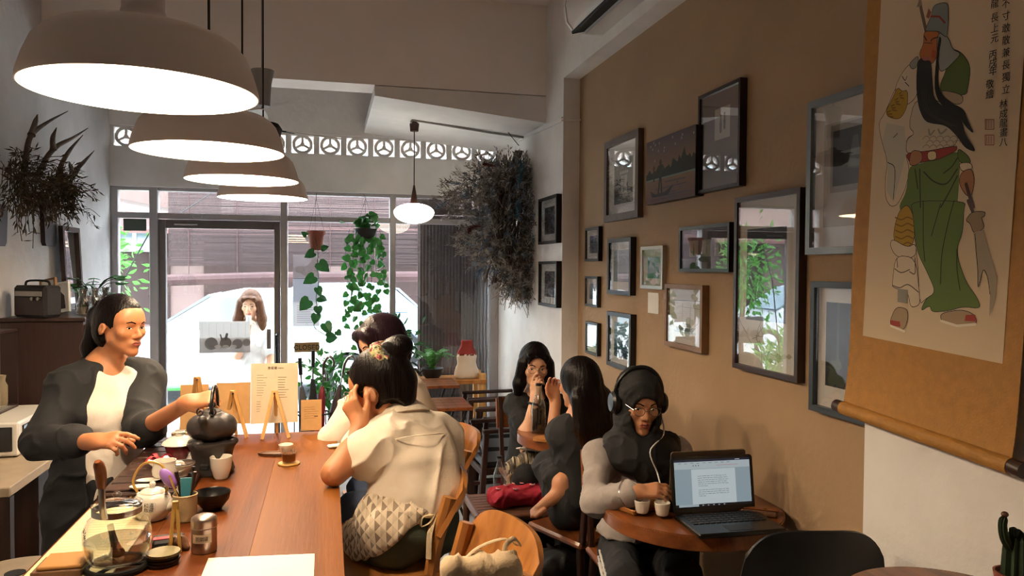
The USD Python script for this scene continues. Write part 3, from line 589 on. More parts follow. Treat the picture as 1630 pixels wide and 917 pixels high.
single('verge', boxz(-20, 20, 15.5, 17.2, -.16, -.05), 'lawn', 'strip of green lawn across the road', 'lawn', kind='stuff')
def car(name, label, loc, rz, paint, s=1.0):
    t = Thing(name, label, 'car', loc, rz, own=True)
    body = [(-2.15, .35), (-2.2, .6), (-2.12, .85), (-1.6, .93), (-1.35, .95), (1.05, .95), (1.95, .82), (2.18, .66), (2.2, .38), (2.1, .25), (1.75, .25), (1.68, .42), (1.5, .6), (1.22, .6), (1.04, .42), (.98, .25), (-.98, .25), (-1.05, .42), (-1.22, .6), (-1.5, .6), (-1.68, .42), (-1.75, .25), (-2.05, .25)]
    b = prism(body, 1.68, (0, .84, 0), (1, 0, 0), (0, 0, 1)); v = np.array(b.vertices)
    t.part('body', tm(v * A(s, s, s), b.faces), paint, smooth=30)
    cab = [(-1.75, .93), (-1.2, 1.4), (-.95, 1.47), (.1, 1.47), (.35, 1.42), (1.1, .94)]
    b = prism(cab, 1.5, (0, .75, 0), (1, 0, 0), (0, 0, 1)); v = np.array(b.vertices); v[:, 1] *= 1 - .22 * np.clip((v[:, 2] - .93) / .54, 0, 1); t.part('roof', tm(v * s, b.faces), paint, smooth=40)
    for q in (-1, 1):
        b = prism([(-1.45, .97), (-1.05, 1.36), (-.4, 1.4), (-.4, .97)], .03, (0, .015, 0), (1, 0, 0), (0, 0, 1)); v = np.array(b.vertices); v[:, 1] += q * (.765 - .165 * (v[:, 2] - .93) / .54); t.part('side_window', tm(v * s, b.faces), 'car_glass')
        b = prism([(-.33, .97), (-.33, 1.4), (.2, 1.38), (.8, .97)], .03, (0, .015, 0), (1, 0, 0), (0, 0, 1)); v = np.array(b.vertices); v[:, 1] += q * (.765 - .165 * (v[:, 2] - .93) / .54); t.part('side_window', tm(v * s, b.faces), 'car_glass')
        for x in (-1.36, 1.36): t.part('wheel', [cyl(A(x, q * .84, .32) * s, A(x, q * .62, .32) * s, .32 * s, n=28)], 'tyre'); t.part('wheel_cover', lathe([(0, .01), (.1, .012), (.2, .005), (.21, -.01), (0, -.01)], 24, A(x, q * .845, .32) * s, np.array([[1, 0, 0], [0, 0, 1], [0, q, 0]])), 'car_silver')
        t.part('tail_light', box(A(-2.15, q * .68, .72) * s, A(.06, .26, .2) * s, .02), 'tail_red'); t.part('head_light', box(A(2.08, q * .62, .7) * s, A(.14, .3, .12) * s, .02), 'car_silver')
    b = prism([(.42, 1.385), (1.07, .975), (1.1, .985), (.45, 1.41)], 1.25, (0, .625, 0), (1, 0, 0), (0, 0, 1)); t.part('windscreen', tm(np.array(b.vertices) * s, b.faces), 'car_glass')
    b = prism([(-1.28, 1.36), (-1.7, .99), (-1.74, 1.0), (-1.31, 1.39)], 1.25, (0, .625, 0), (1, 0, 0), (0, 0, 1)); t.part('rear_window', tm(np.array(b.vertices) * s, b.faces), 'car_glass')
    return t
car('car', 'white car parked right outside the glass door', (-1.05, 11.0, -.14), PI, 'car_white', .98)
car('car', 'second white car seen through the window right of the door', (3.75, 11.9, -.14), .08, 'car_white', 1.0)
car('car', 'dark blue car with red tail lights parked behind the white cars', (-.1, 14.0, -.14), PI + .05, 'car_blue', 1.0)
car('car', 'silver car parked across the street at far left', (-6.6, 13.6, -.14), .1, 'car_silver', 1.0)
# planting seen through the narrow left window
leafmat('leaf_bright', '4f8a3a', '9cc46a'); leafmat('leaf_dark', '1f4a22', '3f7a35'); leafmat('leaf_vine', '2f6a2c', '5f9a45'); mat('stem_brown', '4a3526', .8)
def leaf_cloud(c, r, n, ll, lw, seed, droop=.3):
    g = np.random.default_rng(seed); V, F = [], []; k = 0
    for i in range(n):
        p = c + g.normal(size=3) * r * .55; d = unit((p - c) / r + g.normal(size=3) * .6 - A(0, 0, droop)); s = unit(np.cross(d, g.normal(size=3))); nn = np.cross(d, s); l = ll * g.uniform(.6, 1.2); w = lw * g.uniform(.7, 1.2)
        V += [p, p + d * l * .4 + s * w / 2 + nn * w * .12, p + d * l * .8 + s * w * .3, p + d * l - nn * l * .1, p + d * l * .8 - s * w * .3, p + d * l * .4 - s * w / 2 + nn * w * .12, p + d * l * .45 - nn * w * .1]
        F += [[k, k + 1, k + 6], [k + 1, k + 2, k + 6], [k + 2, k + 3, k + 6], [k + 3, k + 4, k + 6], [k + 4, k + 5, k + 6], [k + 5, k, k + 6]]; k += 7
    return tm(V, F)
t = Thing('street_tree', 'bright leafy young tree outside the narrow left window', 'tree', (-2.55, 9.4, -.02))
t.part('trunk', tube(spline([(-2.55, 9.4, -.1), (-2.5, 9.4, .8), (-2.56, 9.38, 1.4), (-2.5, 9.4, 2.0)], 12), [.035] * 6 + [.025] * 6), 'stem_brown'); t.part('foliage', leaf_cloud(A(-2.55, 9.35, 1.55), A(.36, .36, .55), 420, .13, .05, 3), 'leaf_bright', kind='stuff', smooth=None)
t = Thing('shrub', 'low leafy shrub at the foot of the street tree', 'shrub', (-2.5, 8.4, -.02)); t.part('foliage', leaf_cloud(A(-2.5, 8.35, .4), A(.3, .2, .38), 360, .14, .05, 5), 'leaf_bright', kind='stuff', smooth=None); t.part('stem', [tube([(-2.5 + dx, 8.35, -.05), (-2.5 + dx * 2, 8.35, .5)], .01, 6) for dx in (-.1, 0, .12)], 'stem_brown')
single('cable', tube([A(at(196, 446, Y=7.6)[0] - .35, 7.85, -.02), at(196, 446, Y=7.6), at(237, 372, Y=7.4), A(-.9, 8.6, 2.6)], .006, 6), 'black_matte', 'thin dark slanting cable outside the narrow left window', 'cable')
# ------------------------------------------------------------------ framed pictures on the right wall
mat('frame_black', '17110f', .35); mat('frame_brown', '3a211a', .35, var=.2, scale=20); mat('frame_maroon', '241316', .3); mat('frame_teak', '5f5048', .6, var=.25, scale=14); mat('frame_silver', 'b7b0a6', .3, metal=.7); mat('frame_silver_grey', '7c8288', .35, metal=.4)
mat('frame_tan', '7e5a38', .45, var=.15, scale=18); mat('frame_blue', '3d4650', .45); mat('mount_white', 'd9d5cf', .85); mat('mount_purple', '4d3f49', .85); mat('mount_cream', 'c9bfae', .85)
X_ = lambda: None
def framed(label, px4, fw, dep, fm, mm, art, xw, group=None, glass=True, lean=0):
    """px4: left, top, right, bottom of the frame front; art(a, w, h) draws in the opening, u to the right as seen"""
    l, tp, r, b = px4; xf = xw - dep; mx = (l + r) / 2
    ya, yb = at(l, (tp + b) / 2, X=xf)[1], at(r, (tp + b) / 2, X=xf)[1]; z0, z1 = at(mx, b, X=xf)[2], at(mx, tp, X=xf)[2]; w, h = ya - yb, z1 - z0
    t = Thing('picture_frame', label, 'picture frame', (xw, (ya + yb) / 2, (z0 + z1) / 2), group=group)
    O = A(xw - .002, ya, z0)
    def P(poly, d0, d1): return prism(poly, d1 - d0, O - A(d0, 0, 0), (0, -1, 0), (0, 0, 1))
    def strip(p, q, n):   # one side of the moulding, mitred, with a step towards the opening
        return trimesh.util.concatenate([P([p[0], p[1], q[1], q[0]], 0, dep), P([tuple(A(*p[0]) + A(*n) * fw * .12), tuple(A(*p[1]) + A(*n) * fw * .12), tuple(A(*p[1]) + A(*n) * fw * .5), tuple(A(*p[0]) + A(*n) * fw * .5)], dep, dep + .0025)])
    i0, i1, i2, i3 = (fw, fw), (w - fw, fw), (w - fw, h - fw), (fw, h - fw)
    for o1, o2, q1, q2, n in (((0, 0), (w, 0), i0, i1, (0, 1)), ((w, 0), (w, h), i1, i2, (-1, 0)), ((w, h), (0, h), i2, i3, (0, -1)), ((0, h), (0, 0), i3, i0, (1, 0))):
        t.part('moulding', P([o1, o2, q2, q1], 0, dep), fm, smooth=None)
    t.part('mount', P([i0, i1, i2, i3], .001, dep * .45), mm, smooth=None)
    if art:
        a = Art(); art(a, w - 2 * fw, h - 2 * fw); m, c = a.mesh(O + A(-dep * .45 - .0003, -fw, fw), (0, -1, 0), (0, 0, 1), .00004); t.part('picture', m, 'print', cols=c)
    if glass: t.part('glass', P([i0, i1, i2, i3], dep * .78, dep * .78 + .002), 'frame_glass', smooth=None)
    return t
def pic(x0, y0, x1, y1, *ops):
    def f(a, w, h):
        a.grad(x0 * w, y0 * h, x1 * w, y1 * h, ops[0], ops[1])
        for o in ops[2:]: o(a, w * x0, h * y0, w * (x1 - x0), h * (y1 - y0))
    return f
def hills(col, y, amp, seed):
    def o(a, x, yy, w, h):
        g = np.random.default_rng(seed); n = 14; p = [(x + w * i / n, yy + h * (y + amp * g.uniform(-1, 1))) for i in range(n + 1)]; a.add([(x, yy), *p, (x + w, yy)][0:1] + p + [(x + w, yy)], col)
    return o
def blobs(col, n, r, seed, y0=.1, y1=.9):
    def o(a, x, y, w, h):
        g = np.random.default_rng(seed)
        for i in range(n):
            c = sg.Point(x + w * g.uniform(.12, .88), y + h * g.uniform(y0, y1)).buffer(min(w, h) * r * g.uniform(.5, 1), 4); a.add(c.intersection(sg.box(x, y, x + w, y + h)), col)
    return o
B = 'frame_black'
framed('small black frame with a dark photo, upper of two on the white wall', (857, 313, 886, 388), .018, .035, B, 'mount_white', pic(.2, .17, .8, .82, '2c2f38', '3d4049', blobs('565a66', 9, .16, 1), blobs('1d1f26', 6, .16, 2)), XW)
framed('small black frame with a dark photo, lower of two on the white wall', (857, 416, 886, 488), .018, .035, B, 'mount_white', pic(.2, .17, .8, .82, '2f2c34', '49454e', blobs('6b6570', 7, .16, 3), blobs('211f26', 6, .18, 4)), XW)
framed('tiny black frame with a violet-blue picture, top of three by the pilaster', (931, 362, 953, 416), .015, .025, B, 'mount_white', pic(.2, .2, .85, .8, '3c4563', '4d5570', hills('2e3450', .35, .12, 1)), XB)
framed('tiny black frame with a pale sea picture, middle of three by the pilaster', (931, 440, 951, 488), .013, .025, B, 'mount_white', pic(.2, .2, .85, .8, '75848f', 'a1aeb8', hills('5b6b7a', .3, .1, 2)), XB)
framed('tiny black frame with a grey boat picture, bottom of three by the pilaster', (932, 513, 951, 564), .013, .025, B, 'mount_white', pic(.2, .2, .85, .8, '8a969c', 'adb6bc', hills('66747e', .35, .1, 3)), XB)
framed('medium black frame with a hazy grey harbour view above the blue one', (967, 379, 1004, 469), .022, .032, B, 'mount_white', pic(.12, .18, .9, .84, '6f8290', 'a2adb7', hills('60737f', .28, .04, 4), hills('8793a0', .66, .16, 5), hills('728391', .3, .03, 6)), XB)
framed('medium black frame with a bright blue misty picture behind the long-haired woman', (966, 498, 1004, 587), .022, .032, B, 'mount_white', pic(.16, .14, .84, .88, '3f5d75', '9cc0d6', hills('3d5a70', .4, .14, 7), hills('2c4254', .2, .06, 8)), XB)
def teak_art(a, w, h):
    x0, x1, y0, y1 = .2 * w, .84 * w, .14 * h, .78 * h; W, H = x1 - x0, y1 - y0; a.rect(x0, y0, x1, y1, '2b2926')
    for q in (.36, .55): a.rect(x0 + W * q, y0 + H * .22, x0 + W * (q + .15), y0 + H * .62, '8e8d88')
    for q in range(5): a.rect(x0 + W * (.32 + .09 * q), y0 + H * .66, x0 + W * (.38 + .09 * q), y0 + H * .72, 'a5a49e')
    a.rect(x0, y0, x1, y0 + H * .12, '45423e'); a.rect(x0 + W * .1, y0 + H * .12, x0 + W * .26, y1 - H * .25, '1c1a18')
    for q in (.18, .45, .8): a.add(sg.Point(x0 + W * q, y0 + H * .83).buffer(.016), '6d6a65')
framed('weathered teak frame with a black and white photo of a doorway', (962, 216, 1016, 350), .038, .03, 'frame_teak', 'mount_white', teak_art, XB)
def canvas_art(a, w, h):
    a.grad(0, 0, w, h * .4, '5d4a48', '7e6149'); a.grad(0, h * .4, w, h, '846443', '4c4149')
    g = np.random.default_rng(3); top = [(w * i / 30, h * (.46 + .10 * g.random() + (.09 if i > 16 else 0) + (.1 if i in (23, 24) else 0))) for i in range(31)]; a.add([(0, h * .38), *top, (w, h * .38)], '23261f'); a.rect(0, h * .36, w, h * .385, '6e7a73')
    for k in range(7): a.line([(w * g.random(), h * (.05 + .04 * k)), (w * g.random(), h * (.06 + .04 * k))], .006, '51484f')
    a.add([(w * .1, h * .2), (w * .14, h * .1), (w * .48, h * .09), (w * .6, h * .24), (w * .42, h * .15), (w * .22, h * .14)], '2e2a33')
    x = w * .32; a.line([(x - .02, h * .16), (x - .004, h * .42)], .014, '26251f'); a.line([(x + .015, h * .16), (x + .004, h * .42)], .014, '26251f'); a.add([(x - .02, h * .4), (x + .02, h * .4), (x + .026, h * .58), (x - .026, h * .58)], '2d2b20'); a.add(sg.Point(x, h * .62).buffer(.014), '3b2a1e')
    a.line([(x - .02, h * .56), (x - .055, h * .47)], .01, '2d2b20'); a.line([(x + .02, h * .57), (x + .06, h * .44)], .01, '2d2b20')
    a.line([(w * .18, h * .36), (w * .18, h * .52)], .014, '33291f'); a.add(sg.Point(w * .18, h * .55).buffer(.012), '4a2f20')
    for k in range(14): a.add(sg.Point(w * g.random(), h * g.uniform(.6, .97)).buffer(.006, 3), '8d8790')
def canvas():
    l, tp, r, b = 1029, 211, 1107, 321; xf = XB - .045; ya, yb = at(l, 268, X=xf)[1], at(r, 260, X=xf)[1]; z0, z1 = at(1068, b - 2, X=xf)[2], at(1068, tp + 2, X=xf)[2]
    t = Thing('canvas_painting', 'unframed canvas of a boatman at dusk between teak and tall purple frames', 'painting', (XB, (ya + yb) / 2, (z0 + z1) / 2))
    t.part('stretched_canvas', boxz(xf, XB - .002, yb, ya, z0, z1, .003), 'frame_black'); a = Art(); canvas_art(a, ya - yb, z1 - z0); m, c = a.mesh((xf - .0004, ya, z0), (0, -1, 0), (0, 0, 1), .00004); t.part('painted_front', m, 'print', cols=c)
canvas()
def fig(a, x, y, h, c='3a3a44'):
    a.add([(x - .1 * h, y), (x + .1 * h, y), (x + .13 * h, y + .5 * h), (x + .06 * h, y + .8 * h), (x - .06 * h, y + .8 * h), (x - .13 * h, y + .5 * h)], c); a.add(sg.Point(x, y + .9 * h).buffer(.09 * h), c)
def purp_tall(a, w, h):
    x0, x1, y0, y1 = .33 * w, .72 * w, .5 * h, .83 * h; a.rect(x0, y0, x1, y1, 'a39d98'); fig(a, x0 + .4 * (x1 - x0), y0 + .2 * (y1 - y0), (y1 - y0) * .6, '4a4852'); fig(a, x0 + .65 * (x1 - x0), y0 + .28 * (y1 - y0), (y1 - y0) * .55, '33323c')
framed('tall black frame with purple mount and a small pale picture of two figures', (1111, 139, 1178, 302), .014, .03, 'frame_maroon', 'mount_purple', purp_tall, XB)
def purp_wide(a, w, h):
    for k, q in enumerate((.14, .42, .68)): a.rect(q * w, .3 * h, (q + .2) * w, .72 * h, '8f8578'); fig(a, (q + .1) * w, .34 * h, .3 * h, '5d564e')
framed('wide dark frame with purple mount holding three small pictures', (1081, 358, 1161, 433), .014, .03, 'frame_maroon', 'mount_purple', purp_wide, XB)
framed('small silver frame with a teal picture', (1020, 392, 1055, 460), .017, .022, 'frame_silver', 'mount_white', pic(.2, .2, .82, .8, '5f8396', '8fb0bd', hills('6f93a3', .4, .05, 9)), XB)
c0 = at(1032, 482, X=XB); c1 = at(1049, 482, X=XB); zb = at(1040, 499, X=XB)[2]; zt = at(1040, 466, X=XB)[2]
single('caption_card', boxz(XB - .0025, XB - .0005, c1[1], c0[1], zb, zt), 'paper_white', 'small blank white card on the wall under the silver frame', 'card')
def tan_art(a, w, h):
    a.rect(.05 * w, .05 * h, .95 * w, .95 * h, 'd6d4d2'); y = .3 * h; a.add([(.2 * w, y), (.24 * w, y - .06 * h), (.7 * w, y - .07 * h), (.8 * w, y + .02 * h), (.5 * w, y - .01 * h)], '75797f'); a.add([(.28 * w, y + .01 * h), (.68 * w, y + .01 * h), (.62 * w, y + .08 * h), (.34 * w, y + .08 * h)], '96989b')
    a.line([(.4 * w, y), (.4 * w, .74 * h)], .003, '8a8c90'); a.line([(.62 * w, y), (.64 * w, .7 * h)], .003, '8a8c90'); a.line([(.1 * w, .78 * h), (.9 * w, .8 * h)], .003, '6f7276'); a.line([(.1 * w, .68 * h), (.9 * w, .66 * h)], .002, '9a9ca0'); a.rect(.16 * w, .2 * h, .8 * w, .235 * h, 'a4b2bc')
framed('tan wooden frame with a pale sketch of a boat above the headphones woman', (1058, 453, 1118, 556), .02, .032, 'frame_tan', 'mount_white', tan_art, XB)
def large_art(a, w, h):
    x0, x1, y0, y1 = .13 * w, .8 * w, .28 * h, .83 * h; a.rect(x0, y0, x1, y1, '25262a'); a.rect(x0 + .05 * w, y0 + .16 * h, x1 - .05 * w, y1 - .1 * h, '2f3136'); a.rect(x0, y0, x1, y0 + .13 * h, '1d1d1f')
    g = np.random.default_rng(5)
    for k in range(22):
        p = A(w * g.uniform(.15, .6), h * g.uniform(.06, .2)); d = g.uniform(-1, 1, 2) * .05; a.line([p, p + d, p + d * 1.5 + g.uniform(-.015, .015, 2)], .0022, '7f7d78')
    for k in range(8): p = A(w * g.uniform(.5, .9), h * g.uniform(.04, .1)); a.add([p, p + A(.02, .012), p + A(.04, .002), p + A(.02, -.008)], 'a8a48a')
framed('largest brown frame on the wall, wide white mount, glass reflecting the street', (1168, 307, 1272, 598), .019, .03, 'frame_brown', 'mount_white', large_art, XB)
def sil_art(a, w, h):
    a.rect(.16 * w, .14 * h, w, .86 * h, 'b6afa7'); x0, y0, y1 = .32 * w, .42 * h, .8 * h; a.rect(x0 - .012, y0 - .02, w, y1 + .02, '8d857c'); a.rect(x0, y0, w, y1, '201d1c'); a.add([(.58 * w, y0 + .3 * (y1 - y0)), (.66 * w, y0 + .85 * (y1 - y0)), (.74 * w, y0 + .85 * (y1 - y0)), (.8 * w, y0 + .25 * (y1 - y0))], '4f4a46')
framed('silver grey frame with double mount and dark print beside the scroll, upper one', (1284, 146, 1392, 404), .022, .035, 'frame_silver_grey', 'mount_white', sil_art, XB)
def blue_art(a, w, h):
    x0, x1, y0, y1 = .14 * w, .8 * w, .18 * h, .88 * h; a.rect(x0, y0, x1, y1, '24262b'); a.rect(x0 + .3 * (x1 - x0), y0, x0 + .36 * (x1 - x0), y1, '3d4048'); a.rect(x0 + .62 * (x1 - x0), y0, x0 + .68 * (x1 - x0), y1, '32343b'); g = np.random.default_rng(2)
    for k in range(7): a.add(sg.Point(x0 + g.uniform(.1, .5) * (x1 - x0), y0 + g.uniform(.05, .35) * (y1 - y0)).buffer(.018, 5), '3c4636')
    a.add([(x0 + .7 * (x1 - x0), y0 + .3 * (y1 - y0)), (x1, y0 + .32 * (y1 - y0)), (x1, y0 + .45 * (y1 - y0)), (x0 + .66 * (x1 - x0), y0 + .42 * (y1 - y0))], '7b776c')
framed('blue-grey frame with a tall dark photo beside the scroll, lower one', (1289, 449, 1396, 668), .02, .035, 'frame_blue', 'mount_white', blue_art, XB)
# ------------------------------------------------------------------ hanging scroll
mat('brocade', 'a8762f', .65, var=.12, scale=40, bump=.15, bscale=200); mat('scroll_paper', 'd3bfa2', .85, var=.06, scale=12)
XS = XW - .022; sc = lambda x, y: at(x, y, X=XS)
BL, BR = A(XS, 1.842, 1.225), A(XS, 1.30, 1.197)   # lower corners of the scroll, at the rod
ux = unit(BR - BL); uy = unit(A(0, -ux[2] * 0, 1) - ux * ux[2]); nS = np.cross(ux, uy)
t = Thing('hanging_scroll', 'hanging scroll painting of a bearded man in a green robe on gold brocade', 'scroll', BL)
Wd = np.linalg.norm(BR - BL); Hd = 1.62
def brocade(u, v):
    s_ = .0035 * np.sin(v * 17) * np.clip(1 - u * 5, 0, 1); bow = -.0015 * np.sin(v * 2.2 * PI) - .010 * np.exp(-v * 22)
    return BL + np.outer(u * Wd, ux) + np.outer(v * Hd, uy) + np.outer(s_, ux) + np.outer(.006 - bow, nS)
t.part('brocade_mount', grid_sheet(brocade, 14, 60, .0015), 'brocade', smooth=60)
rc = BL + nS * .016 - uy * .012; t.part('rod', [tube([rc - ux * .0, rc + ux * Wd], .019, 20)], 'brocade')
for q, e in ((rc - ux * .03, rc), (rc + ux * Wd, rc + ux * (Wd + .03))): t.part('rod_knob', cyl(q, e, .0175, n=18), 'wood_dark')
def uv(x, y): q = sc(x, y) - BL; return (q @ ux, q @ uy)
zA = lambda pts: [uv(1330 + x / 2.293, y / 2.293) for x, y in pts]; zB = lambda pts: [uv(1330 + x / 1.993, 300 + y / 1.993) for x, y in pts]
zC = lambda pts: [uv(1400 + x / 6.55, y / 6.55) for x, y in pts]; zD = lambda pts: [uv(1390 + x / 4.585, 130 + y / 4.585) for x, y in pts]; zE = lambda pts: [uv(1390 + x / 4.168, 320 + y / 4.168) for x, y in pts]
a = Art(); q0, q1 = uv(1387, 536), uv(1620, 573); x0, x1 = uv(1391, 300)[0], uv(1621, 300)[0]
a.add([(x0, q0[1]), (x1, q0[1]), (x1, 1.5), (x0, 1.5)], 'cdb899')
lk = '2a211b'
def ch(p, n=2):
    p = np.asarray(p, float)
    for _ in range(n): q = np.roll(p, -1, 0); p = np.stack([.78 * p + .22 * q, .22 * p + .78 * q], 1).reshape(-1, 2)
    return [tuple(x) for x in p]
def ol(p, c, w=.0015, fill=True):
    p = ch(p)
    if fill: a.add(p, c)
    a.line(p + [p[0]], w, lk)
def ln(p, w=.002, c=lk): a.line(spline([(*q, 0) for q in p], 6 * len(p))[:, :2] if len(p) > 2 else p, w, c)
a.line(zC([(455, 20), (470, 110), (520, 330)]), .009, '6a5648'); a.add(zC([(420, 80), (480, 60), (470, 0), (450, -30), (440, 20)]), '8a7768'); a.add(zC([(520, 180), (545, 90), (575, 130), (550, 200)]), '8f5848')
ol(zD([(190, 30), (260, 10), (350, 100), (380, 200), (410, 300), (330, 380), (260, 420), (260, 540), (290, 640), (260, 780), (200, 900), (150, 915), (110, 850), (110, 700), (130, 590), (80, 420), (60, 300), (110, 230)]), 'd0bfa5')
a.add(zD([(120, 300), (250, 330), (270, 500), (240, 620), (170, 880), (120, 800), (130, 600), (90, 430)]), 'b9b3a2'); ln(zD([(130, 590), (180, 640), (170, 860)])); ln(zD([(200, 380), (170, 410)]))
ol(zC([(450, 640), (340, 670), (250, 790), (190, 930), (230, 1080), (330, 1100), (430, 1000), (440, 800)]), 'd0bfa5'); ln(zC([(270, 800), (300, 840), (320, 800)])); ln(zC([(300, 860), (340, 900)]))
ol(zD([(200, 40), (235, 75), (275, 60), (275, 180), (220, 280), (130, 260), (115, 215), (160, 130)]), 'a98423')
for k in range(4): 
    for j in range(3): a.line(zD([(135 + k * 30 + j * 4 - 10, 225 - k * 45 + j * 14), (160 + k * 26 + j * 9 - 10, 215 - k * 45 + j * 22)]), .004, '7f6016')
ol(zC([(760, 500), (900, 550), (990, 700), (960, 917), (940, 1000), (690, 980), (660, 900), (740, 720)]), '55682f')
ol(zD([(520, 60), (680, 95), (680, 160), (620, 170), (530, 110)]), 'a98f70')
ol(zD([(330, 120), (520, 140), (660, 260), (640, 470), (500, 510), (380, 520), (260, 530), (270, 420), (330, 380), (280, 330)]), 'c2b49d')
for j in range(3):
    for k in range(5): c_ = zD([(410 + k * 50 + (j % 2) * 25, 490 - j * 32)])[0]; a.line([(c_[0] + .011 * math.cos(q), c_[1] + .009 * math.sin(q)) for q in np.linspace(.2, 2.9, 7)], .0016, '857a6b')
for p in ([(430, 350), (440, 390), (470, 360)], [(500, 350), (520, 380), (560, 350)]): ln(zD(p), .005, '8f8878')
a.add(ch(zD([(280, 620), (370, 600), (640, 500), (660, 560), (655, 700), (640, 917), (640, 960), (300, 990), (200, 930), (270, 800)])), '5c7233')
gl = zE([(270, 0), (285, 90), (310, 330), (380, 470), (440, 605), (370, 650), (335, 735), (400, 690), (410, 738), (520, 730), (620, 700), (740, 715), (715, 640), (640, 540), (590, 400), (580, 310), (620, 200), (625, 60), (640, 0)]); ol(gl, '5c7233')
ol(zE([(285, 90), (310, 330), (380, 470), (440, 605), (370, 650), (330, 690), (320, 400), (290, 200)]), 'cdbb9f')
for p in ([(355, 0), (355, 250), (365, 400)], [(470, 20), (410, 230)], [(560, 0), (520, 150), (480, 350), (470, 550)], [(580, 320), (580, 450), (600, 590)]): ln(zE(p), .0028, '2c3518')
for p in ([(395, 660), (470, 730), (560, 745), (640, 640)], [(540, 670), (600, 620), (640, 560)], [(640, 690), (590, 790), (520, 917)], [(365, 640), (370, 917)], [(330, 640), (350, 780)]): ln(zD(p), .0035, '2c3518')
ol(zD([(255, 520), (420, 510), (635, 465), (640, 505), (490, 575), (420, 580), (300, 610)]), '93322b'); ol(zD([(420, 512), (485, 505), (488, 570), (425, 578)]), 'd6c493')
ol(zD([(290, 560), (310, 500), (380, 510), (385, 580), (330, 615), (290, 610)]), 'a9744e')
ol(zD([(640, 480), (720, 540), (745, 600), (650, 595)]), '55682f'); ol(zD([(650, 595), (740, 590), (755, 640), (670, 660)]), 'd3c3a6')
ol(zD([(670, 660), (745, 630), (770, 720), (745, 840), (700, 830), (650, 740)]), 'a26f4b'); a.line(zD([(705, 750), (755, 917)]), .0085, '4d3a36'); a.line(zE([(655, 0), (685, 70)]), .0085, '4d3a36')
ol(zE([(635, 130), (680, 70), (770, 70), (765, 100), (740, 110), (770, 180), (690, 220), (670, 150)]), '8d7a5f')
a.add(zE([(690, 210), (760, 190), (800, 350), (850, 500), (840, 640), (795, 770), (800, 620), (780, 500), (755, 460), (720, 570), (715, 450), (700, 300)]), '9d8f79'); ln(zE([(700, 220), (718, 450), (722, 570), (755, 460), (785, 510), (800, 620)]), .0016)
ol(zE([(200, 60), (250, 20), (290, 90), (300, 270), (250, 310), (180, 290), (155, 240), (170, 140)]), 'ab8626')
for k in range(5): ln(zE([(170, 110 + k * 42), (210, 125 + k * 42), (250, 108 + k * 42), (290, 125 + k * 42)]), .0035, '7f6016')
ol(zE([(150, 250), (250, 310), (305, 280), (310, 360), (240, 390), (165, 360), (132, 290)]), 'cdbca2')
ol(zE([(170, 360), (305, 375), (330, 600), (335, 690), (270, 710), (255, 600), (150, 575), (150, 540)]), 'd0bfa5')
for p in ([(165, 450), (210, 475), (265, 455)], [(150, 560), (200, 575), (255, 555), (325, 605)], [(180, 380), (185, 440)], [(300, 380), (300, 480), (265, 470)]): ln(zE(p), .0026, '5f5548')
a.add(zE([(185, 580), (255, 590), (250, 680), (185, 670)]), '8b8a80'); 
for s_, toe, sl in (([(175, 700), (250, 715), (255, 780), (225, 865), (140, 830), (135, 790)], [(138, 790), (200, 800), (205, 835), (140, 825)], [(140, 828), (230, 865)]), ([(470, 745), (600, 720), (680, 740), (715, 790), (700, 825), (580, 828), (475, 795)], [(640, 755), (700, 755), (712, 800), (632, 795)], [(475, 795), (580, 828), (705, 818)])):
    ol(zE(s_), 'a68d6f'); a.add(zE(toe), 'a43f35'); a.line(zE(sl), .006, 'e0d6c4')
# head, hood and beard
ol(zC([(500, 320), (670, 320), (660, 480), (640, 600), (580, 680), (480, 640), (450, 560), (500, 460)]), 'a9602c'); a.add(zC([(590, 520), (640, 540), (620, 620), (575, 600)]), 'a14a26')
ol(zC([(640, 330), (760, 390), (800, 520), (900, 560), (780, 680), (740, 720), (670, 760), (640, 600)]), '8e9089'); ol(zC([(450, 570), (340, 670), (380, 730), (430, 700)]), '8e9089')
ol(zC([(520, 300), (560, 210), (580, 170), (600, 60), (700, 30), (755, 40), (760, 180), (745, 400), (690, 360), (660, 330), (510, 330)]), '7a827e'); a.line(zC([(575, 175), (660, 175), (720, 240)]), .0045, '8c2f2a')
ln(zC([(575, 430), (600, 405), (650, 390)]), .003); ln(zC([(505, 380), (530, 425)]), .003); ln(zC([(500, 450), (590, 455)]), .0016); a.add(zC([(490, 600), (550, 590), (560, 640), (490, 640)]), '9c5b50')
a.add(ch(zC([(430, 660), (470, 600), (500, 640), (560, 630), (580, 660)]) + zD([(460, 10), (470, 120), (530, 180), (650, 230), (680, 300), (700, 390), (790, 520), (700, 490), (640, 400), (560, 320), (430, 305), (390, 270), (355, 180), (340, 40)])), '120e0c')
a.add(ch(zC([(655, 380), (690, 400), (660, 560)]) + zD([(500, 20), (520, 80), (580, 150), (690, 200), (720, 290), (770, 390), (700, 330), (650, 240), (540, 190), (490, 120), (470, 20)])), '120e0c')
for k in range(3): ln(zD([(380 + 15 * k, 60), (400 + 15 * k, 200), (470 + 15 * k, 265), (600 + 20 * k, 330)]), .0012, '3a3330')
for x, y in ((577, 455), (577, 512)): p = zA([(x - 16, y - 18), (x + 16, y - 18), (x + 16, y + 18), (x - 16, y + 18)]); a.line(p + [p[0]], .0016, '8a4034'); [a.line(zA([(x - 10 + k * 6, y - 13), (x - 10 + k * 6, y + 13)]), .0011, '8a4034') for k in range(4)]
m, c = a.mesh(BL + nS * .0095, ux, uy, .000012); t.part('painted_picture', m, 'print', cols=c)
def column(chars, x, ys):
    return trimesh.util.concatenate([text(ch, .0155, BL + ux * uv(x + (8 - 0) / 2.0 - 4, y)[0] + uy * uv(x, y)[1] + nS * .0118, ux, uy, .0002, cjk=True) for ch, y in zip(chars, ys)])
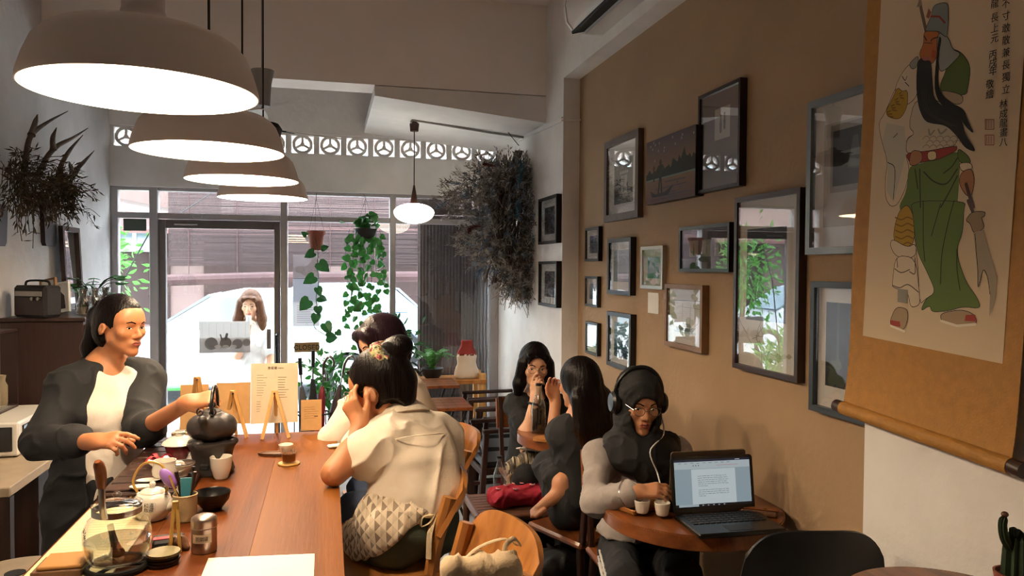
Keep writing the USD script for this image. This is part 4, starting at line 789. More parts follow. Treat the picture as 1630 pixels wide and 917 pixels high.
t.part('calligraphy', [column('不寸敢散兼長獨立', 1608, [12 + 19.5 * k for k in range(8)]), column('林成龍畫八', 1604, [172 + 15 * k for k in range(5)]), column('龍長上元', 1590, [12, 34, 51, 67]), column('丙戌年', 1587, [93, 106, 119]), column('敬繪', 1582, [140, 156])], 'ink_black')
# ------------------------------------------------------------------ counter and bar chairs
wood('counter_wood', '472410', '572c12', '673818', .42, 'y', 2.4, 0, .05); wood('counter_wood_light', '623716', '70421b', '7e4c21', .42, 'y', 2.2, 0, .05); wood('oak', '8a5527', 'a36a34', 'b47c42', .35, 'z', 3, .2); wood('oak_flat', '8f5a2a', 'aa7038', 'ba8146', .35, 'y', 3, .2)
wood('dark_wood', '1d0f0b', '2c1812', '3a2118', .4, 'z', 3); wood('mid_wood', '5b2e1a', '74401f', '8a5229', .32, 'y', 3, .3); wood('pine', 'b07f45', 'c8985a', 'd6ab70', .5, 'z', 4); wood('espresso', '20120e', '2e1a14', '3b241c', .5, 'z', 2)
CZ = .95
t = Thing('counter_table', 'long reddish wood counter table with tea things on it', 'table', (-.29, 1.8, 0))
for i, (x0, x1, mm) in enumerate(((-.62, -.40, 'counter_wood'), (-.3998, -.17, 'counter_wood'), (-.1698, .037, 'counter_wood_light'))): t.part('plank', boxz(x0, x1, .55, 3.08, CZ - .045, CZ, .0004), mm)
for x, y in ((-.55, .65), (-.03, .65), (-.55, 2.98), (-.03, 2.98)): t.part('leg', boxz(x - .03, x + .03, y - .03, y + .03, 0, CZ - .045, .003), 'counter_wood')
t.part('apron', [boxz(-.58, -.56, .68, 2.95, .84, CZ - .046), boxz(-.02, 0, .68, 2.95, .84, CZ - .046)], 'counter_wood')
def bar_chair(loc, rz, label):
    """seat faces local +y"""
    t = Thing('bar_chair', label, 'chair', loc, rz, own=True); s = .70
    t.part('seat', grid_sheet(lambda u, v: np.stack([(u - .5) * .40 * (1 - .06 * (1 - v)), (v - .5) * .38, s - .012 - .012 * np.cos((u - .5) * 2.6) * np.cos((v - .5) * 2.2)], 1), 18, 18, .028), 'oak_flat', smooth=50)
    for x in (-1, 1):
        t.part('leg', bar((x * .17, .16, s - .03), (x * .19, .19, 0), .034, .034, .004), 'oak')
        t.part('leg', bar((x * .17, -.165, s - .03), (x * .185, -.22, 0), .034, .034, .004), 'oak'); t.part('back_post', tube(spline([(x * .172, -.16, s - .05), (x * .178, -.18, s + .08), (x * .182, -.22, s + .22)], 10), .017, 8, flat=1.3), 'oak')
        t.part('stretcher', bar((x * .184, .175, .22), (x * .18, -.2, .22), .02, .026), 'oak')
    t.part('stretcher', bar((-.18, .18, .28), (.18, .18, .28), .02, .03), 'oak'); t.part('stretcher', bar((-.18, -.195, .28), (.18, -.195, .28), .02, .026), 'oak'); t.part('seat_rail', [bar((-.17, y, s - .045), (.17, y, s - .045), .02, .04) for y in (-.15, .15)], 'oak')
    def back(u, v):
        z = s + .08 + v * .185; w = .205 * (1 - .10 * v ** 3); x = (u - .5) * 2 * w; e = np.abs(u - .5) * 2; z = s + .08 + .185 * (.5 + (v - .5) * (1 - .35 * e ** 5))
        return np.stack([x, -.20 - .075 * v - .05 * (1 - (x / .205) ** 2) + .02, z], 1)
    t.part('backrest', grid_sheet(back, 24, 10, .016), 'oak', smooth=50)
    return t
BC1 = A(.115, 2.36, 0); bar_chair(BC1, PI / 2 + .12, 'oak bar chair under the woman with the patterned apron')
bar_chair((.27, 2.92, 0), PI / 2 + .1, 'oak bar chair of the dark-bobbed woman at the far end of the counter')
_b = at(793, 838, z=.965); _z = PI / 2 + .17; bar_chair((_b[0] - .235 * math.sin(_z), _b[1] + .235 * math.cos(_z), 0), _z, 'empty oak bar chair with a cream tote bag on its back')
# ------------------------------------------------------------------ round tables at the wall
def round_table(name, label, c, r, z, th, mm, trim=None, legs=True):
    p = sg.Point(c[0], c[1]).buffer(r, 40)
    if trim: p = p.intersection(sg.box(-9, -9, trim, 9))
    t = Thing(name, label, 'table', (c[0], c[1], 0)); q = p.buffer(-.004)
    t.part('tabletop', [prism(p, th - .006, (0, 0, z - th + .003)), prism(q, th, (0, 0, z - th))], mm, smooth=40)
    t.part('column', lathe([(0, z - th), (.035, z - th), (.03, z - .2), (.028, .3), (.035, .06), (0, .06)], 20, (c[0], c[1], 0)), 'black_matte')
    for k in range(4): a_ = PI / 4 + k * PI / 2; t.part('foot', bar((c[0], c[1], .05), (c[0] + .24 * math.cos(a_), c[1] + .24 * math.sin(a_), .02), .04, .03), 'black_matte')
    return t
TZ = .76; T1 = A(1.265, 2.44); round_table('round_table', 'round brown table with a laptop and tea tray by the wall', T1, .315, TZ, .05, 'mid_wood', XB - .006)
T2 = A(1.24, 3.70); round_table('round_table', 'round brown table with a glass bottle between the two women', T2, .29, TZ, .05, 'mid_wood', XB - .006)
T3 = A(1.22, 1.235); round_table('round_table', 'round table edge at the bottom of the picture in front of the black chair', T3, .21, .93, .03, 'mid_wood')
# black shell chair
def shell_chair(loc, rz, label):
    t = Thing('shell_chair', label, 'chair', loc, rz, own=True)
    def sh(u, v):
        x = (u - .5) * 2; k = v * 2.0; w = np.interp(v, [0, .3, .5, .8, 1], [.17, .2, .2, .195, .18]); e = np.abs(x) ** 2
        y = np.interp(k, [0, .75, 1.0, 1.3, 2], [.22, -.08, -.17, -.205, -.255]); z = np.interp(k, [0, .2, .75, 1.0, 1.25, 2], [.44, .455, .45, .475, .56, .93])
        z = z - np.clip((v - .8) / .2, 0, 1) ** 2 * .075 * np.abs(x) ** 4.5 + .02 * e * (1 - v); return np.stack([x * w, y + .05 * e * np.clip(v - .3, 0, 1), z], 1)
    t.part('shell', grid_sheet(sh, 26, 34, .01), 'black_plastic', smooth=60)
    for x in (-1, 1):
        for y in (-1, 1): t.part('leg', cyl((x * .12, y * .11 + .02, .445), (x * .2, y * .2 + .02, 0), .011), 'black_matte')
    t.part('under_frame', [bar((-.13, y, .43), (.13, y, .43), .02, .015) for y in (-.09, .13)], 'black_matte'); return t
SC = at(1302, 826, z=.93); shell_chair((SC[0] - .0, SC[1] + .16, 0), -.22, 'black moulded shell chair at the laptop table')
# ------------------------------------------------------------------ dark armchairs in a row by the gate
def arm_chair(loc, rz):
    t = Thing('wooden_armchair', None, None, loc, rz, own=True)
    for x in (-1, 1):
        t.part('leg', bar((x * .16, .22, .60), (x * .165, .26, 0), .032, .032, .004), 'espresso'); t.part('leg', bar((x * .16, -.2, .62), (x * .165, -.27, 0), .032, .032, .004), 'espresso')
        t.part('armrest', bar((x * .16, .245, .605), (x * .16, -.24, .615), .04, .024, .006), 'espresso'); t.part('side_rail', bar((x * .162, .24, .36), (x * .162, -.23, .36), .022, .04), 'espresso'); t.part('stretcher', bar((x * .163, .25, .2), (x * .163, -.245, .2), .02, .024), 'espresso')
        t.part('back_post', bar((x * .135, -.2, .38), (x * .135, -.34, .82), .028, .03), 'espresso')
    t.part('seat', box((0, .0, .385), (.30, .46, .05), .02), 'black_plastic'); t.part('front_rail', bar((-.16, .235, .345), (.16, .235, .345), .02, .04), 'espresso')
    t.part('backrest', box((0, -.335, .79), (.31, .022, .13), .006, frame3((0, -.3, .95), (1, 0, 0))[[1, 0, 2]]), 'espresso'); t.part('back_slat', [bar((x, -.22, .4), (x, -.32, .76), .03, .01) for x in (-.1, 0, .1)], 'espresso'); return t
lab = ['dark wooden armchair nearest the camera in the row by the white wall', 'dark wooden armchair second from the front in the row by the white wall', 'dark wooden armchair third from the front in the row', 'dark wooden armchair at the far end of the row by the gate']
ac0 = None
for i, (px_, py_, zc_) in enumerate(((763, 669, 4.62), (768, 652, 4.99), (757, 635, 5.36), (744, 620, 5.73))):
    p = at(px_, py_, d=zc_); loc = (p[0] + .25, p[1] + .14, 0); rz = PI / 2 + (.05, -.04, .02, -.05)[i]
    if i == 0: ac0 = arm_chair(loc, rz); keys(ac0.prim, lab[0], 'chair', 'row of dark wooden armchairs')
    else: copy_of(ac0, 'wooden_armchair', lab[i], 'chair', loc, rz, 'row of dark wooden armchairs')
# two small folding tables
for i, (l, r, y, lb) in enumerate(((664, 731, 641, 'square folding table with brown top, the nearer of two by the armchairs'), (655, 715, 608, 'square folding table with brown top, the farther of two by the plant shelf'))):
    c = at((l + r) / 2 + 6, y, z=.73); t = Thing('folding_table', lb, 'table', (c[0], c[1], 0)); w = .17
    for k in range(4): t.part('slat', boxz(c[0] - w, c[0] + w, c[1] - .2 + k * .1 + .002, c[1] - .1 + k * .1 - .002, .708, .73, .003), 'mid_wood')
    t.part('leg', bar((c[0] - .14, c[1] - .17, .705), (c[0] + .13, c[1] - .17, 0), .02, .015), 'black_matte'); t.part('leg', bar((c[0] + .13, c[1] - .17, .705), (c[0] - .14, c[1] - .17, 0), .02, .015), 'black_matte')
    t.part('leg', bar((c[0] - .14, c[1] + .17, .705), (c[0] + .13, c[1] + .17, 0), .02, .015), 'black_matte'); t.part('leg', bar((c[0] + .13, c[1] + .17, .705), (c[0] - .14, c[1] + .17, 0), .02, .015), 'black_matte')
# plant shelf along the window
p0, p1 = at(560, 612, Y=6.05), at(772, 603, Y=6.05); SZ = .70
t = Thing('plant_shelf', 'long pine plank shelf with plants under the window', 'shelf', ((p0[0] + p1[0]) / 2, 6.1, 0))
t.part('board', boxz(p0[0], p1[0], 5.98, 6.3, SZ - .035, SZ, .004), 'oak_flat'); 
for x in (p0[0] + .05, p1[0] - .03): t.part('post', boxz(x - .03, x + .03, 6.0, 6.06, 0, SZ + .045, .004), 'pine'); t.part('post', boxz(x - .03, x + .03, 6.22, 6.28, 0, SZ + .045, .004), 'pine')
mat('clay_black', '1b1918', .5, var=.2, scale=30); mat('terracotta', '8a4a38', .7, var=.15, scale=20); mat('cloth_cream', 'd9c9b6', .9, bump=.2, bscale=300); mat('cloth_red', '8c2f28', .9)
def fern(t, c, n, l, seed, up=.8, lw=.012, mm='leaf_bright'):
    g = np.random.default_rng(seed)
    for i in range(n):
        a_ = g.uniform(0, 2 * PI); d = A(math.cos(a_), math.sin(a_), 0); L = l * g.uniform(.7, 1.1); b_ = g.uniform(.4, 1)
        P = spline([c, c + d * L * .25 * b_ + A(0, 0, L * up * .6), c + d * L * .6 * b_ + A(0, 0, L * up * .95), c + d * L * 1.0 * b_ + A(0, 0, L * up * (.75 + .3 * g.random()))], 12); V, F = [], []
        T = np.gradient(P, axis=0); s_ = unit(np.cross(d, (0, 0, 1)))
        for j in range(1, 12):
            for q in (-1, 1):
                k = len(V); e = unit(s_ * q + unit(T[j]) * .5 - A(0, 0, .15)); ll = lw * 4.2 * math.sin(PI * (.15 + .8 * j / 12)); tt = unit(T[j]) * lw * .5; V += [P[j] - tt, P[j] + e * ll * .5 - tt * .8, P[j] + e * ll, P[j] + e * ll * .5 + tt * 1.1, P[j] + tt]; F += [[k, k + 1, k + 3], [k, k + 3, k + 4], [k + 1, k + 2, k + 3]]
        t.part('frond', [tm(V, F), tube(P, .0015, 4)], mm, smooth=None)
f_ = lambda px_, d_=0: A(at(px_, 600, Y=6.12)[0], 6.12 + d_, SZ)
c = f_(688); t = Thing('potted_fern', 'bright green fern in a black bowl on the plant shelf', 'plant', c); t.part('bowl', lathe([(0, 0), (.05, 0), (.085, .04), (.095, .085), (.088, .085), (.07, .06), (0, .06)], 28, c), 'clay_black'); fern(t, c + A(0, 0, .06), 20, .22, 4)
c = f_(655, -.02); t = Thing('round_kettle', 'small round black kettle with hoop handle beside the fern', 'kettle', c); t.part('body', lathe([(0, 0), (.04, 0), (.062, .03), (.06, .07), (.035, .092), (.0, .095)], 28, c), 'clay_black'); t.part('handle', tube([c + A(.055 * math.cos(a_), 0, .075 + .062 * math.sin(a_)) for a_ in np.linspace(.1, PI - .1, 14)], .004, 6), 'clay_black'); t.part('lid_knob', ellipsoid(c + A(0, 0, .1), (.01, .01, .01)), 'clay_black')
t.part('spout', tube([c + A(.05, 0, .04), c + A(.085, -.01, .075)], [.012, .007], 8), 'clay_black')
c = f_(634, .1); t = Thing('leafy_plant', 'dark leafy pot plant on the shelf behind the dark-bobbed woman', 'plant', c); t.part('pot', lathe([(0, 0), (.05, 0), (.065, .1), (.058, .1), (.05, .08), (0, .08)], 24, c), 'clay_black'); t.part('stem', [tube(spline([c + A(0, 0, .08), c + A(.03 * math.cos(k), .03 * math.sin(k), .2), c + A(.08 * math.cos(k), .08 * math.sin(k), .3)], 6), .003, 5) for k in range(5)], 'stem_brown'); t.part('foliage', leaf_cloud(c + A(0, 0, .25), A(.17, .14, .16), 150, .075, .036, 8), 'leaf_dark', kind='stuff', smooth=None)
c = A(at(528, 600, Y=6.12)[0], 6.12, 0); t = Thing('leafy_plant', 'leafy floor plant in a dark pot behind the umbrella stand', 'plant', c); t.part('pot', lathe([(0, 0), (.1, 0), (.13, .3), (.12, .3), (.11, .25), (0, .25)], 24, c), 'clay_black'); t.part('stem', [tube(spline([c + A(0, 0, .25), c + A(.03 * math.cos(k), .03 * math.sin(k), .5), c + A(.08 * math.cos(k), .08 * math.sin(k), .75)], 6), .005, 5) for k in range(5)], 'stem_brown'); t.part('foliage', leaf_cloud(c + A(0, 0, .72), A(.17, .15, .2), 170, .085, .04, 18), 'leaf_vine', kind='stuff', smooth=None)
c = f_(742, -.02); t = Thing('cloth_sack', 'cream and red cloth sack standing at the end of the plant shelf', 'bag', c)
def sack(z0, z1): 
    pts = [(z, .098 - .05 * (z / .31) ** 1.5 + .008 * math.sin(z * 40)) for z in np.linspace(z0, z1, 10)]; m = lathe([(0, z0)] + [(r, z) for z, r in pts] + [(0, z1)], 30, c); v = np.array(m.vertices) - c; v[:, 1] *= .6; return folds(tm(v + c, m.faces), .006, 22, seed=3)
t.part('cream_lower_half', sack(0, .2), 'cloth_cream', 'cream cloth lower half', smooth=True); t.part('red_upper_half', sack(.19, .31), 'cloth_red', 'dark red cloth top', smooth=True)
# umbrella stand
c = A(at(498, 640, Y=5.6)[0], 5.6, 0); t = Thing('umbrella_stand', 'dark metal umbrella stand behind the menu boards', 'stand', c)
[t.part('ring', tube([c + A(.13 * math.cos(a_), .1 * math.sin(a_), z) for a_ in np.linspace(0, 2 * PI, 25)[:-1]], .006, 6, closed=True), 'black_matte') for z in (.03, .3, .55)]; [t.part('bar', cyl(c + A(.13 * math.cos(a_), .1 * math.sin(a_), .02), c + A(.13 * math.cos(a_), .1 * math.sin(a_), .55), .004, n=6), 'black_matte') for a_ in np.linspace(0, 2 * PI, 9)[:-1]]; t.part('tray', cyl(c, c + A(0, 0, .02), .12), 'black_matte')
mat('umb_black', '17171c', .6); mat('umb_grey', '4a4a50', .6); mat('umb_red', '7a1620', .6); mat('umb_brown', '3a2a2a', .6)
for i, (dx, dy, lx, mm, lb, hk) in enumerate(((-.06, 0, -.02, 'umb_grey', 'folded grey umbrella with straight handle at left in the stand', 0), (-.01, .03, .01, 'umb_black', 'folded black umbrella, tallest in the stand', 0), (.04, -.02, .03, 'umb_red', 'folded dark red umbrella in the stand', 1), (.08, .02, .12, 'umb_brown', 'folded brown umbrella leaning right with hooked handle', 1))):
    a_, b_ = c + A(dx * .5, dy, .03), c + A(dx + lx, dy, .78 + .05 * (i == 1)); d = unit(b_ - a_); t = Thing('umbrella', lb, 'umbrella', a_, group='umbrellas in the stand')
    t.part('canopy', folds(tube([a_ + (b_ - a_) * q for q in np.linspace(.05, .95, 14)], [.008, .014, .02, .024, .027, .03, .032, .034, .034, .033, .031, .027, .021, .012], 12), .004, 60, (1, 1, .1), i), mm, smooth=True)
    t.part('shaft', cyl(a_, b_ + d * .06, .005, n=8), 'steel'); hd = b_ + d * .05
    t.part('handle', tube(spline([hd, hd + d * .08, hd + d * .13 + A(.03, 0, 0), hd + d * .10 + A(.065, 0, 0), hd + d * .06 + A(.066, 0, 0)], 14), .01, 8) if hk else cyl(hd, hd + d * .12, .013), 'black_plastic' if not hk else 'steel')
# ------------------------------------------------------------------ low rattan stool with bag, bottle; floor bags
mat('rattan', '5a3826', .5, var=.2, scale=30); mat('cloth_redbag', 'a51c34', .8, bump=.2, bscale=200); mat('bag_black', '101014', .75, bump=.2, bscale=80); mat('canvas_bag', 'd8bf9b', .85, bump=.2, bscale=200)
c = at(815, 800, z=.44); s0 = A(c[0], c[1], 0); t = Thing('rattan_stool', 'low brown bamboo stool with a red cloth bag on it', 'stool', s0, .15)
w, dp = .2, .17
for x in (-1, 1):
    for y in (-1, 1): t.part('leg', cyl(s0 + A(x * w, y * dp, 0), s0 + A(x * w, y * dp, .44), .017, n=12), 'rattan')
    t.part('side_rail', cyl(s0 + A(x * w, -dp - .04, .425), s0 + A(x * w, dp + .04, .425), .017), 'rattan'); t.part('side_rail', cyl(s0 + A(x * w, -dp, .2), s0 + A(x * w, dp, .2), .011), 'rattan')
    t.part('end_rail', cyl(s0 + A(-w - .02, x * dp, .425), s0 + A(w + .02, x * dp, .425), .016), 'rattan'); t.part('end_rail', cyl(s0 + A(-w, x * dp, .16), s0 + A(w, x * dp, .16), .011), 'rattan')
for k in range(8): t.part('slat', boxz(s0[0] - w, s0[0] + w, s0[1] - dp + .01 + k * .041, s0[1] - dp + .046 + k * .041, .432, .44, .002), 'rattan')
c = A(s0[0] + .02, s0[1] - .02, .44)
fb = Field([rbox(c + A(0, 0, .04), (.14, .075, .04), Rz(.1), .035), ell(c + A(.07, 0, .055), (.075, .06, .035))], .008).mesh(); t = Thing('cloth_bag', 'red cloth pouch printed with pale crescents lying on the low stool', 'bag', c); pm = folds(fb, .014, 16, seed=2); pv = np.array(pm.vertices); t.part('pouch', pm, 'cloth_redbag', smooth=True); mat('print_pale', 'd8a3a6', .8)
for k, (x, y) in enumerate(((-.1, -.03), (-.05, .02), (-.02, -.05), (.03, .01), (.07, -.03), (.1, .02), (0, .05))):
    o_ = sg.Point(0, 0).buffer(.014).difference(sg.Point(.006, .004).buffer(.013)); zt_ = pv[np.argsort(np.hypot(pv[:, 0] - c[0] - x, pv[:, 1] - c[1] - y))[:40], 2].max(); pr_ = prism(o_, .004, A(c[0] + x, c[1] + y, zt_ - .002), unit(A(1, .3 * k, 0)), unit(A(-.3 * k, 1, 0))); t.part('crescent_print', pr_, 'print_pale')
glassy('bottle_glass', (.93, .95, .93), 0, .06); glassy('glass_clear', (.97, .98, .98), 0, .05); glassy('glass_grey', (.72, .75, .74), 0, .06)
mat('water', (.9, .93, .93), .0, transmission_weight=1.0, ior=1.33)
def bottle(c, h, r, label, tilt=None, water=.5):
    t = Thing('glass_bottle', label, 'bottle', c)
    t.part('glass', lathe([(0, 0), (r * .95, 0), (r, .01), (r, h * .5), (r * .92, h * .6), (r * .5, h * .8), (r * .38, h * .88), (r * .38, h * .965), (r * .46, h * .97), (r * .46, h), (r * .36, h), (r * .3, h * .88), (r * .42, h * .8), (r * .84, h * .6), (r * .92, h * .5), (r * .92, .015), (0, .012)], 32, c), 'bottle_glass', smooth=50)
    if water: t.part('water', lathe([(0, .014), (r * .9, .014), (r * .9, h * water), (0, h * water)], 32, c), 'glass_grey', smooth=40)
    t.part('stopper', lathe([(0, h * .99), (r * .44, h * .99), (r * .46, h * 1.04), (0, h * 1.045)], 16, c), 'black_plastic'); return t
bottle(A(s0[0] - .04, s0[1] + .11, .44), .2, .032, 'clear glass bottle standing on the low bamboo stool', water=0)
B2 = at(857, 689, z=TZ); bottle(B2, .245, .038, 'clear glass water bottle on the table between the two women')
for (px_, py_, lb, am) in ((845, 684, 'short clear tumbler left of the bottle on the far table', None), (873, 686, 'short clear tumbler right of the bottle on the far table', None)):
    c = at(px_, py_, z=TZ); t = Thing('tumbler', lb, 'glass', c); t.part('glass', lathe([(0, 0), (.026, 0), (.03, .075), (.0275, .075), (.024, .006), (0, .006)], 24, c), 'glass_clear', smooth=50); t.part('water', lathe([(0, .007), (.0235, .007), (.025, .035), (0, .035)], 24, c), 'glass_grey')
c = at(868, 698, z=TZ); t = Thing('serving_board', 'small oval wooden serving board on the far round table', 'board', c); t.part('board', prism(shapely.affinity.scale(sg.Point(0, 0).buffer(.07, 24), 1.3, .75), .012, c + A(.02, -.03, .0005)), 'oak_flat', smooth=40)
c = s0 + A(.14, -.44, 0); blk = Field([rbox(c + A(0, 0, .18), (.15, .11, .17), Rz(.2), .06), ell(c + A(.02, -.02, .32), (.13, .09, .05)), cone(c + A(-.06, -.1, .3), c + A(-.07, -.13, .1), .018, k=.015), cone(c + A(.06, -.1, .3), c + A(.08, -.13, .1), .018, k=.015)], .012).mesh()
t = Thing('backpack', 'black backpack on the floor beside the low stool', 'bag', c); t.part('body', folds(blk, .012, 10, seed=4), 'bag_black', smooth=True); t.part('grab_loop', tube([c + A(.03 * math.cos(a_), 0, .355 + .035 * math.sin(a_)) for a_ in np.linspace(0, PI, 10)], .006, 6), 'bag_black')
# cream tote hanging over the empty bar chair
c = at(768, 884, d=1.60); t = Thing('tote_bag', 'cream canvas tote bag slung over the empty bar chair', 'bag', (c[0], c[1], c[2] - .2)); R = np.array([cd(1, 0, .15), cd(-.15, 0, 1), A(0, 0, 1)]); R = np.array([unit(R[0] - A(0, 0, R[0][2])), unit(np.cross((0, 0, 1), R[0])), (0, 0, 1)])
fb = Field([rbox(c + A(0, 0, -.13), (.085, .03, .13), R, .025), ell(c + A(0, 0, -.18), (.08, .045, .09), R, .03)], .006).mesh(); t.part('body', folds(fb, .012, 14, (1, 1, .6), 5), 'canvas_bag', smooth=True)
for q in (-1, 1): t.part('strap', tube(spline([c + R[0] * q * .05 - A(0, 0, .02), c + R[0] * (.02 + q * .03) + A(0, 0, .012) + R[1] * .01, c + R[0] * (.06 + q * .012) + A(0, 0, .022) + R[1] * .03, c + R[0] * (.085 + q * .004) + A(0, 0, .0) + R[1] * .05], 12), .006, 8, flat=.4), 'canvas_bag')

mat('cloth_stripe', 'b9aa92', .9, col2='3b352d', scale=26, stretch=(3, .2, .2), ramp=[(.45, srgb('b9aa92')), (.52, srgb('4a4238'))])
c = s0 + A(.09, .10, .44); t = Thing('cloth_bag', 'striped beige cloth bag with papers on the far side of the low stool', 'bag', c); fb = Field([rbox(c + A(0, 0, .1), (.09, .045, .1), Rz(.1), .035), ell(c + A(.03, 0, .17), (.07, .04, .05))], .008).mesh(); t.part('body', folds(fb, .018, 16, seed=8), 'cloth_stripe', smooth=True)
t.part('papers', box(c + A(.03, -.01, .235), (.14, .07, .006), .001, frame3(A(.2, .3, 1), (0, 1, 0))), 'paper_white', 'white papers sticking out')
mat('pale_green', 'b4bd8f', .7); c = at(716, 716, d=2.86); t = Thing('fan', 'pale green round paddle fan hanging behind the puffed-sleeve woman', 'fan', c); R = np.array([cd(1, 0, .3), A(0, 0, 1), np.cross(cd(1, 0, .3), A(0, 0, 1))]); t.part('blade', prism(shapely.affinity.scale(sg.Point(0, 0).buffer(.055, 20), .8, 1.25), .006, c, R[0], R[1]), 'pale_green')
for k in range(5): t.part('stripe', prism(sg.box(-.018 + k * .009, -.05, -.014 + k * .009, -.02), .001, c + R[2] * .006, R[0], R[1]), 'black_matte'); t.part('stripe', prism(sg.box(-.018 + k * .009, -.05, -.014 + k * .009, -.02), .001, c - R[2] * .001, R[0], R[1]), 'black_matte')
t.part('handle', cyl(c - A(0, 0, .06), c - A(0, 0, .16), .006), 'pine')
# ------------------------------------------------------------------ people
def skin(name, c, c2): mat(name, c, .5, col2=c2, scale=9, subsurface_weight=.12, subsurface_scale=.006)
skin('skin_tan', 'c08a66', 'b57c58'); skin('skin_fair', 'd0a183', 'c69474'); skin('skin_warm', 'bb8058', 'b0734c')
mat('lips', '9c5348', .4); mat('lips_dark', '8a4238', .4); mat('eye_white', 'd9d3cc', .25); mat('eye_dark', '120c0a', .2)
def hairmat(name, c, c2, rough=.38, grad=None):
    nodes = {'geo': ('geometry', {}), 'mp': ('mapping', {'scale': (60, 60, 5)}), 'n': ('noise_texture', {'scale': 3.0, 'detail': 3.0}), 'r': ('rgb_ramp', {'ramp': [(.3, srgb(c)), (.75, srgb(c2))]}), 'b': ('bump', {'strength': .5, 'distance': .004}), 'p': ('principled_bsdf', {'roughness': rough, 'specular_ior_level': .12})}
    L = [('geo.position', 'mp.vector'), ('mp.vector', 'n.vector'), ('n.fac', 'r.fac'), ('n.fac', 'b.height'), ('b.normal', 'p.normal')]
    if grad:   # dyed tips: colour by height
        z0, z1, g0, g1 = grad; nodes |= {'sp': ('separate_xyz', {}), 'mr': ('map_range', {'from_min': z0, 'from_max': z1, 'clamp': True}), 'r2': ('rgb_ramp', {'ramp': [(.3, srgb(g0)), (.75, srgb(g1))]}), 'mx': ('mix_color', {})}
        L += [('geo.position', 'sp.vector'), ('sp.z', 'mr.value'), ('n.fac', 'r2.fac'), ('mr.result', 'mx.fac'), ('r2.color', 'mx.a'), ('r.color', 'mx.b'), ('mx.result', 'p.base_color')]
    else: L.append(('r.color', 'p.base_color'))
    M[name] = usdkit.material(stage, f'/World/Looks/{name}', nodes, L, surface='p.BSDF')
hairmat('hair_black', '060404', '120c0b'); hairmat('hair_plum', '12090c', '261720', .32)
def cloth(name, c, c2=None, rough=.85, bump=.15): mat(name, c, rough, col2=c2 or c, scale=18, bump=bump, bscale=500)
cloth('cotton_white', 'f0e6da', 'eadccd'); cloth('knit_black', '111216', '0d0e10'); cloth('trousers_black', '0e0e11', '131317'); cloth('linen_cream', 'f0e3d0', 'e8d8c2'); cloth('skirt_green', '4a5140', '3d4436'); cloth('denim', '2c3a52', '22304a'); cloth('sweater_grey', 'a39a96', '8f8683', bump=.3); cloth('hijab_black', '0c0b0d', '121114'); cloth('tee_black', '0d0d10', '121215'); cloth('dress_white', 'e8e6e4', 'dcd9d8'); cloth('tie_cream', 'dfcdaa')
LM = (.040, .034, .025); LG = (.073, .052, .036)
class Person:
    def __init__(s, label, hd, nk, pel, wai, che, lat0, lat1, arms, legs, skin='skin_tan', h=.005, bust=.05, w=(.155, .118, .132, .122), dp=(.105, .085, .1, .063), base=None, feet=True, features=True, lips='lips', open_=1.0):
        s.hd, s.nk, s.arms, s.legs = hd, nk, arms, legs; s.sp = (pel, wai, che, nk, lat0, lat1); s.tk = dict(w=w, dp=dp, bust=bust); s.h = h
        b = A(*(base if base is not None else (pel[0], pel[1], 0))); s.t = Thing('person', label, 'person', b); P = hd.skull() + neck(hd, nk) + torso(*s.sp, **s.tk)
        for sd, (sh, el, wr, hk) in arms.items():
            P += [ball(sh, .045, .05), cone(sh, nk, .038, .043, .05)] + limb(sh, el, wr, *LM); P += hand(wr, **hk, side=1 if sd == 'R' else -1)
        for sd, (hp, kn, an, fd) in legs.items():
            P += limb(hp, kn, an, *LG); P += foot(an, fd) if feet else []
        s.P = P; s.t.part('body', Field(P, h).mesh(), skin, smooth=True)
        if features: hd.features(s.t, lips=lips, open_=open_)
    def up(s, g=.012, upto=.97, sleeve=1.0, sides='RL', extra=(), h=.006, cuts=(), fold=(.006, 13), seed=0, puff=0, fromm=0.0, shoulder=True, sub_=()):
        """a top: torso and sleeves (share of the whole arm: .5 ends at the elbow) grown by g"""
        P = torso(*s.sp, **s.tk, grow=g, upto=upto, fromm=fromm) + list(extra) + [sub(q) for q in sub_]
        for sd in sides:
            sh, el, wr, _ = s.arms[sd]; P += [ball(sh, .045 + g, .05), cone(sh, s.nk - A(0, 0, .02), .037 + g, .04 + g, .05)] if shoulder else []
            sl_ = sleeve[sd] if isinstance(sleeve, dict) else sleeve
            if sl_ > 0:
                e = sh + (el - sh) * min(1, sl_ * 2); P.append(cone(sh, e, LM[0] + g + puff * .6, LM[1] + (LM[0] - LM[1]) * (1 - min(1, sl_ * 2)) + g + puff, .03))
                if sl_ > .5: P.append(cone(el, el + (wr - el) * (sl_ - .5) * 2, LM[1] + g, LM[1] + (LM[2] - LM[1]) * (sl_ - .5) * 2 + g * 1.2, .02))
        f = Field(P, h)
        for c in cuts: f.cut(*c)
        return folds(f.mesh(), fold[0], fold[1], (1, 1, .7), seed)
    def low(s, g=.012, leg=1.0, h=.006, upto=.25, extra=(), cuts=(), fold=(.006, 11), seed=4, sides='RL'):
        P = torso(*s.sp, **{**s.tk, 'bust': 0}, grow=g, upto=upto)
        for sd in sides:
            hp, kn, an, _ = s.legs[sd]; e = hp + (kn - hp) * min(1, leg * 2); P.append(cone(hp, e, LG[0] + g, LG[1] + (LG[0] - LG[1]) * (1 - min(1, leg * 2)) + g, .03))
            if leg > .5: P.append(cone(kn, kn + (an - kn) * (leg - .5) * 2, LG[1] + g, LG[2] + g * 1.6, .02))
        f = Field(P + list(extra), h)
        for c in cuts: f.cut(*c)
        return folds(f.mesh(), fold[0], fold[1], (1, 1, .6), seed)
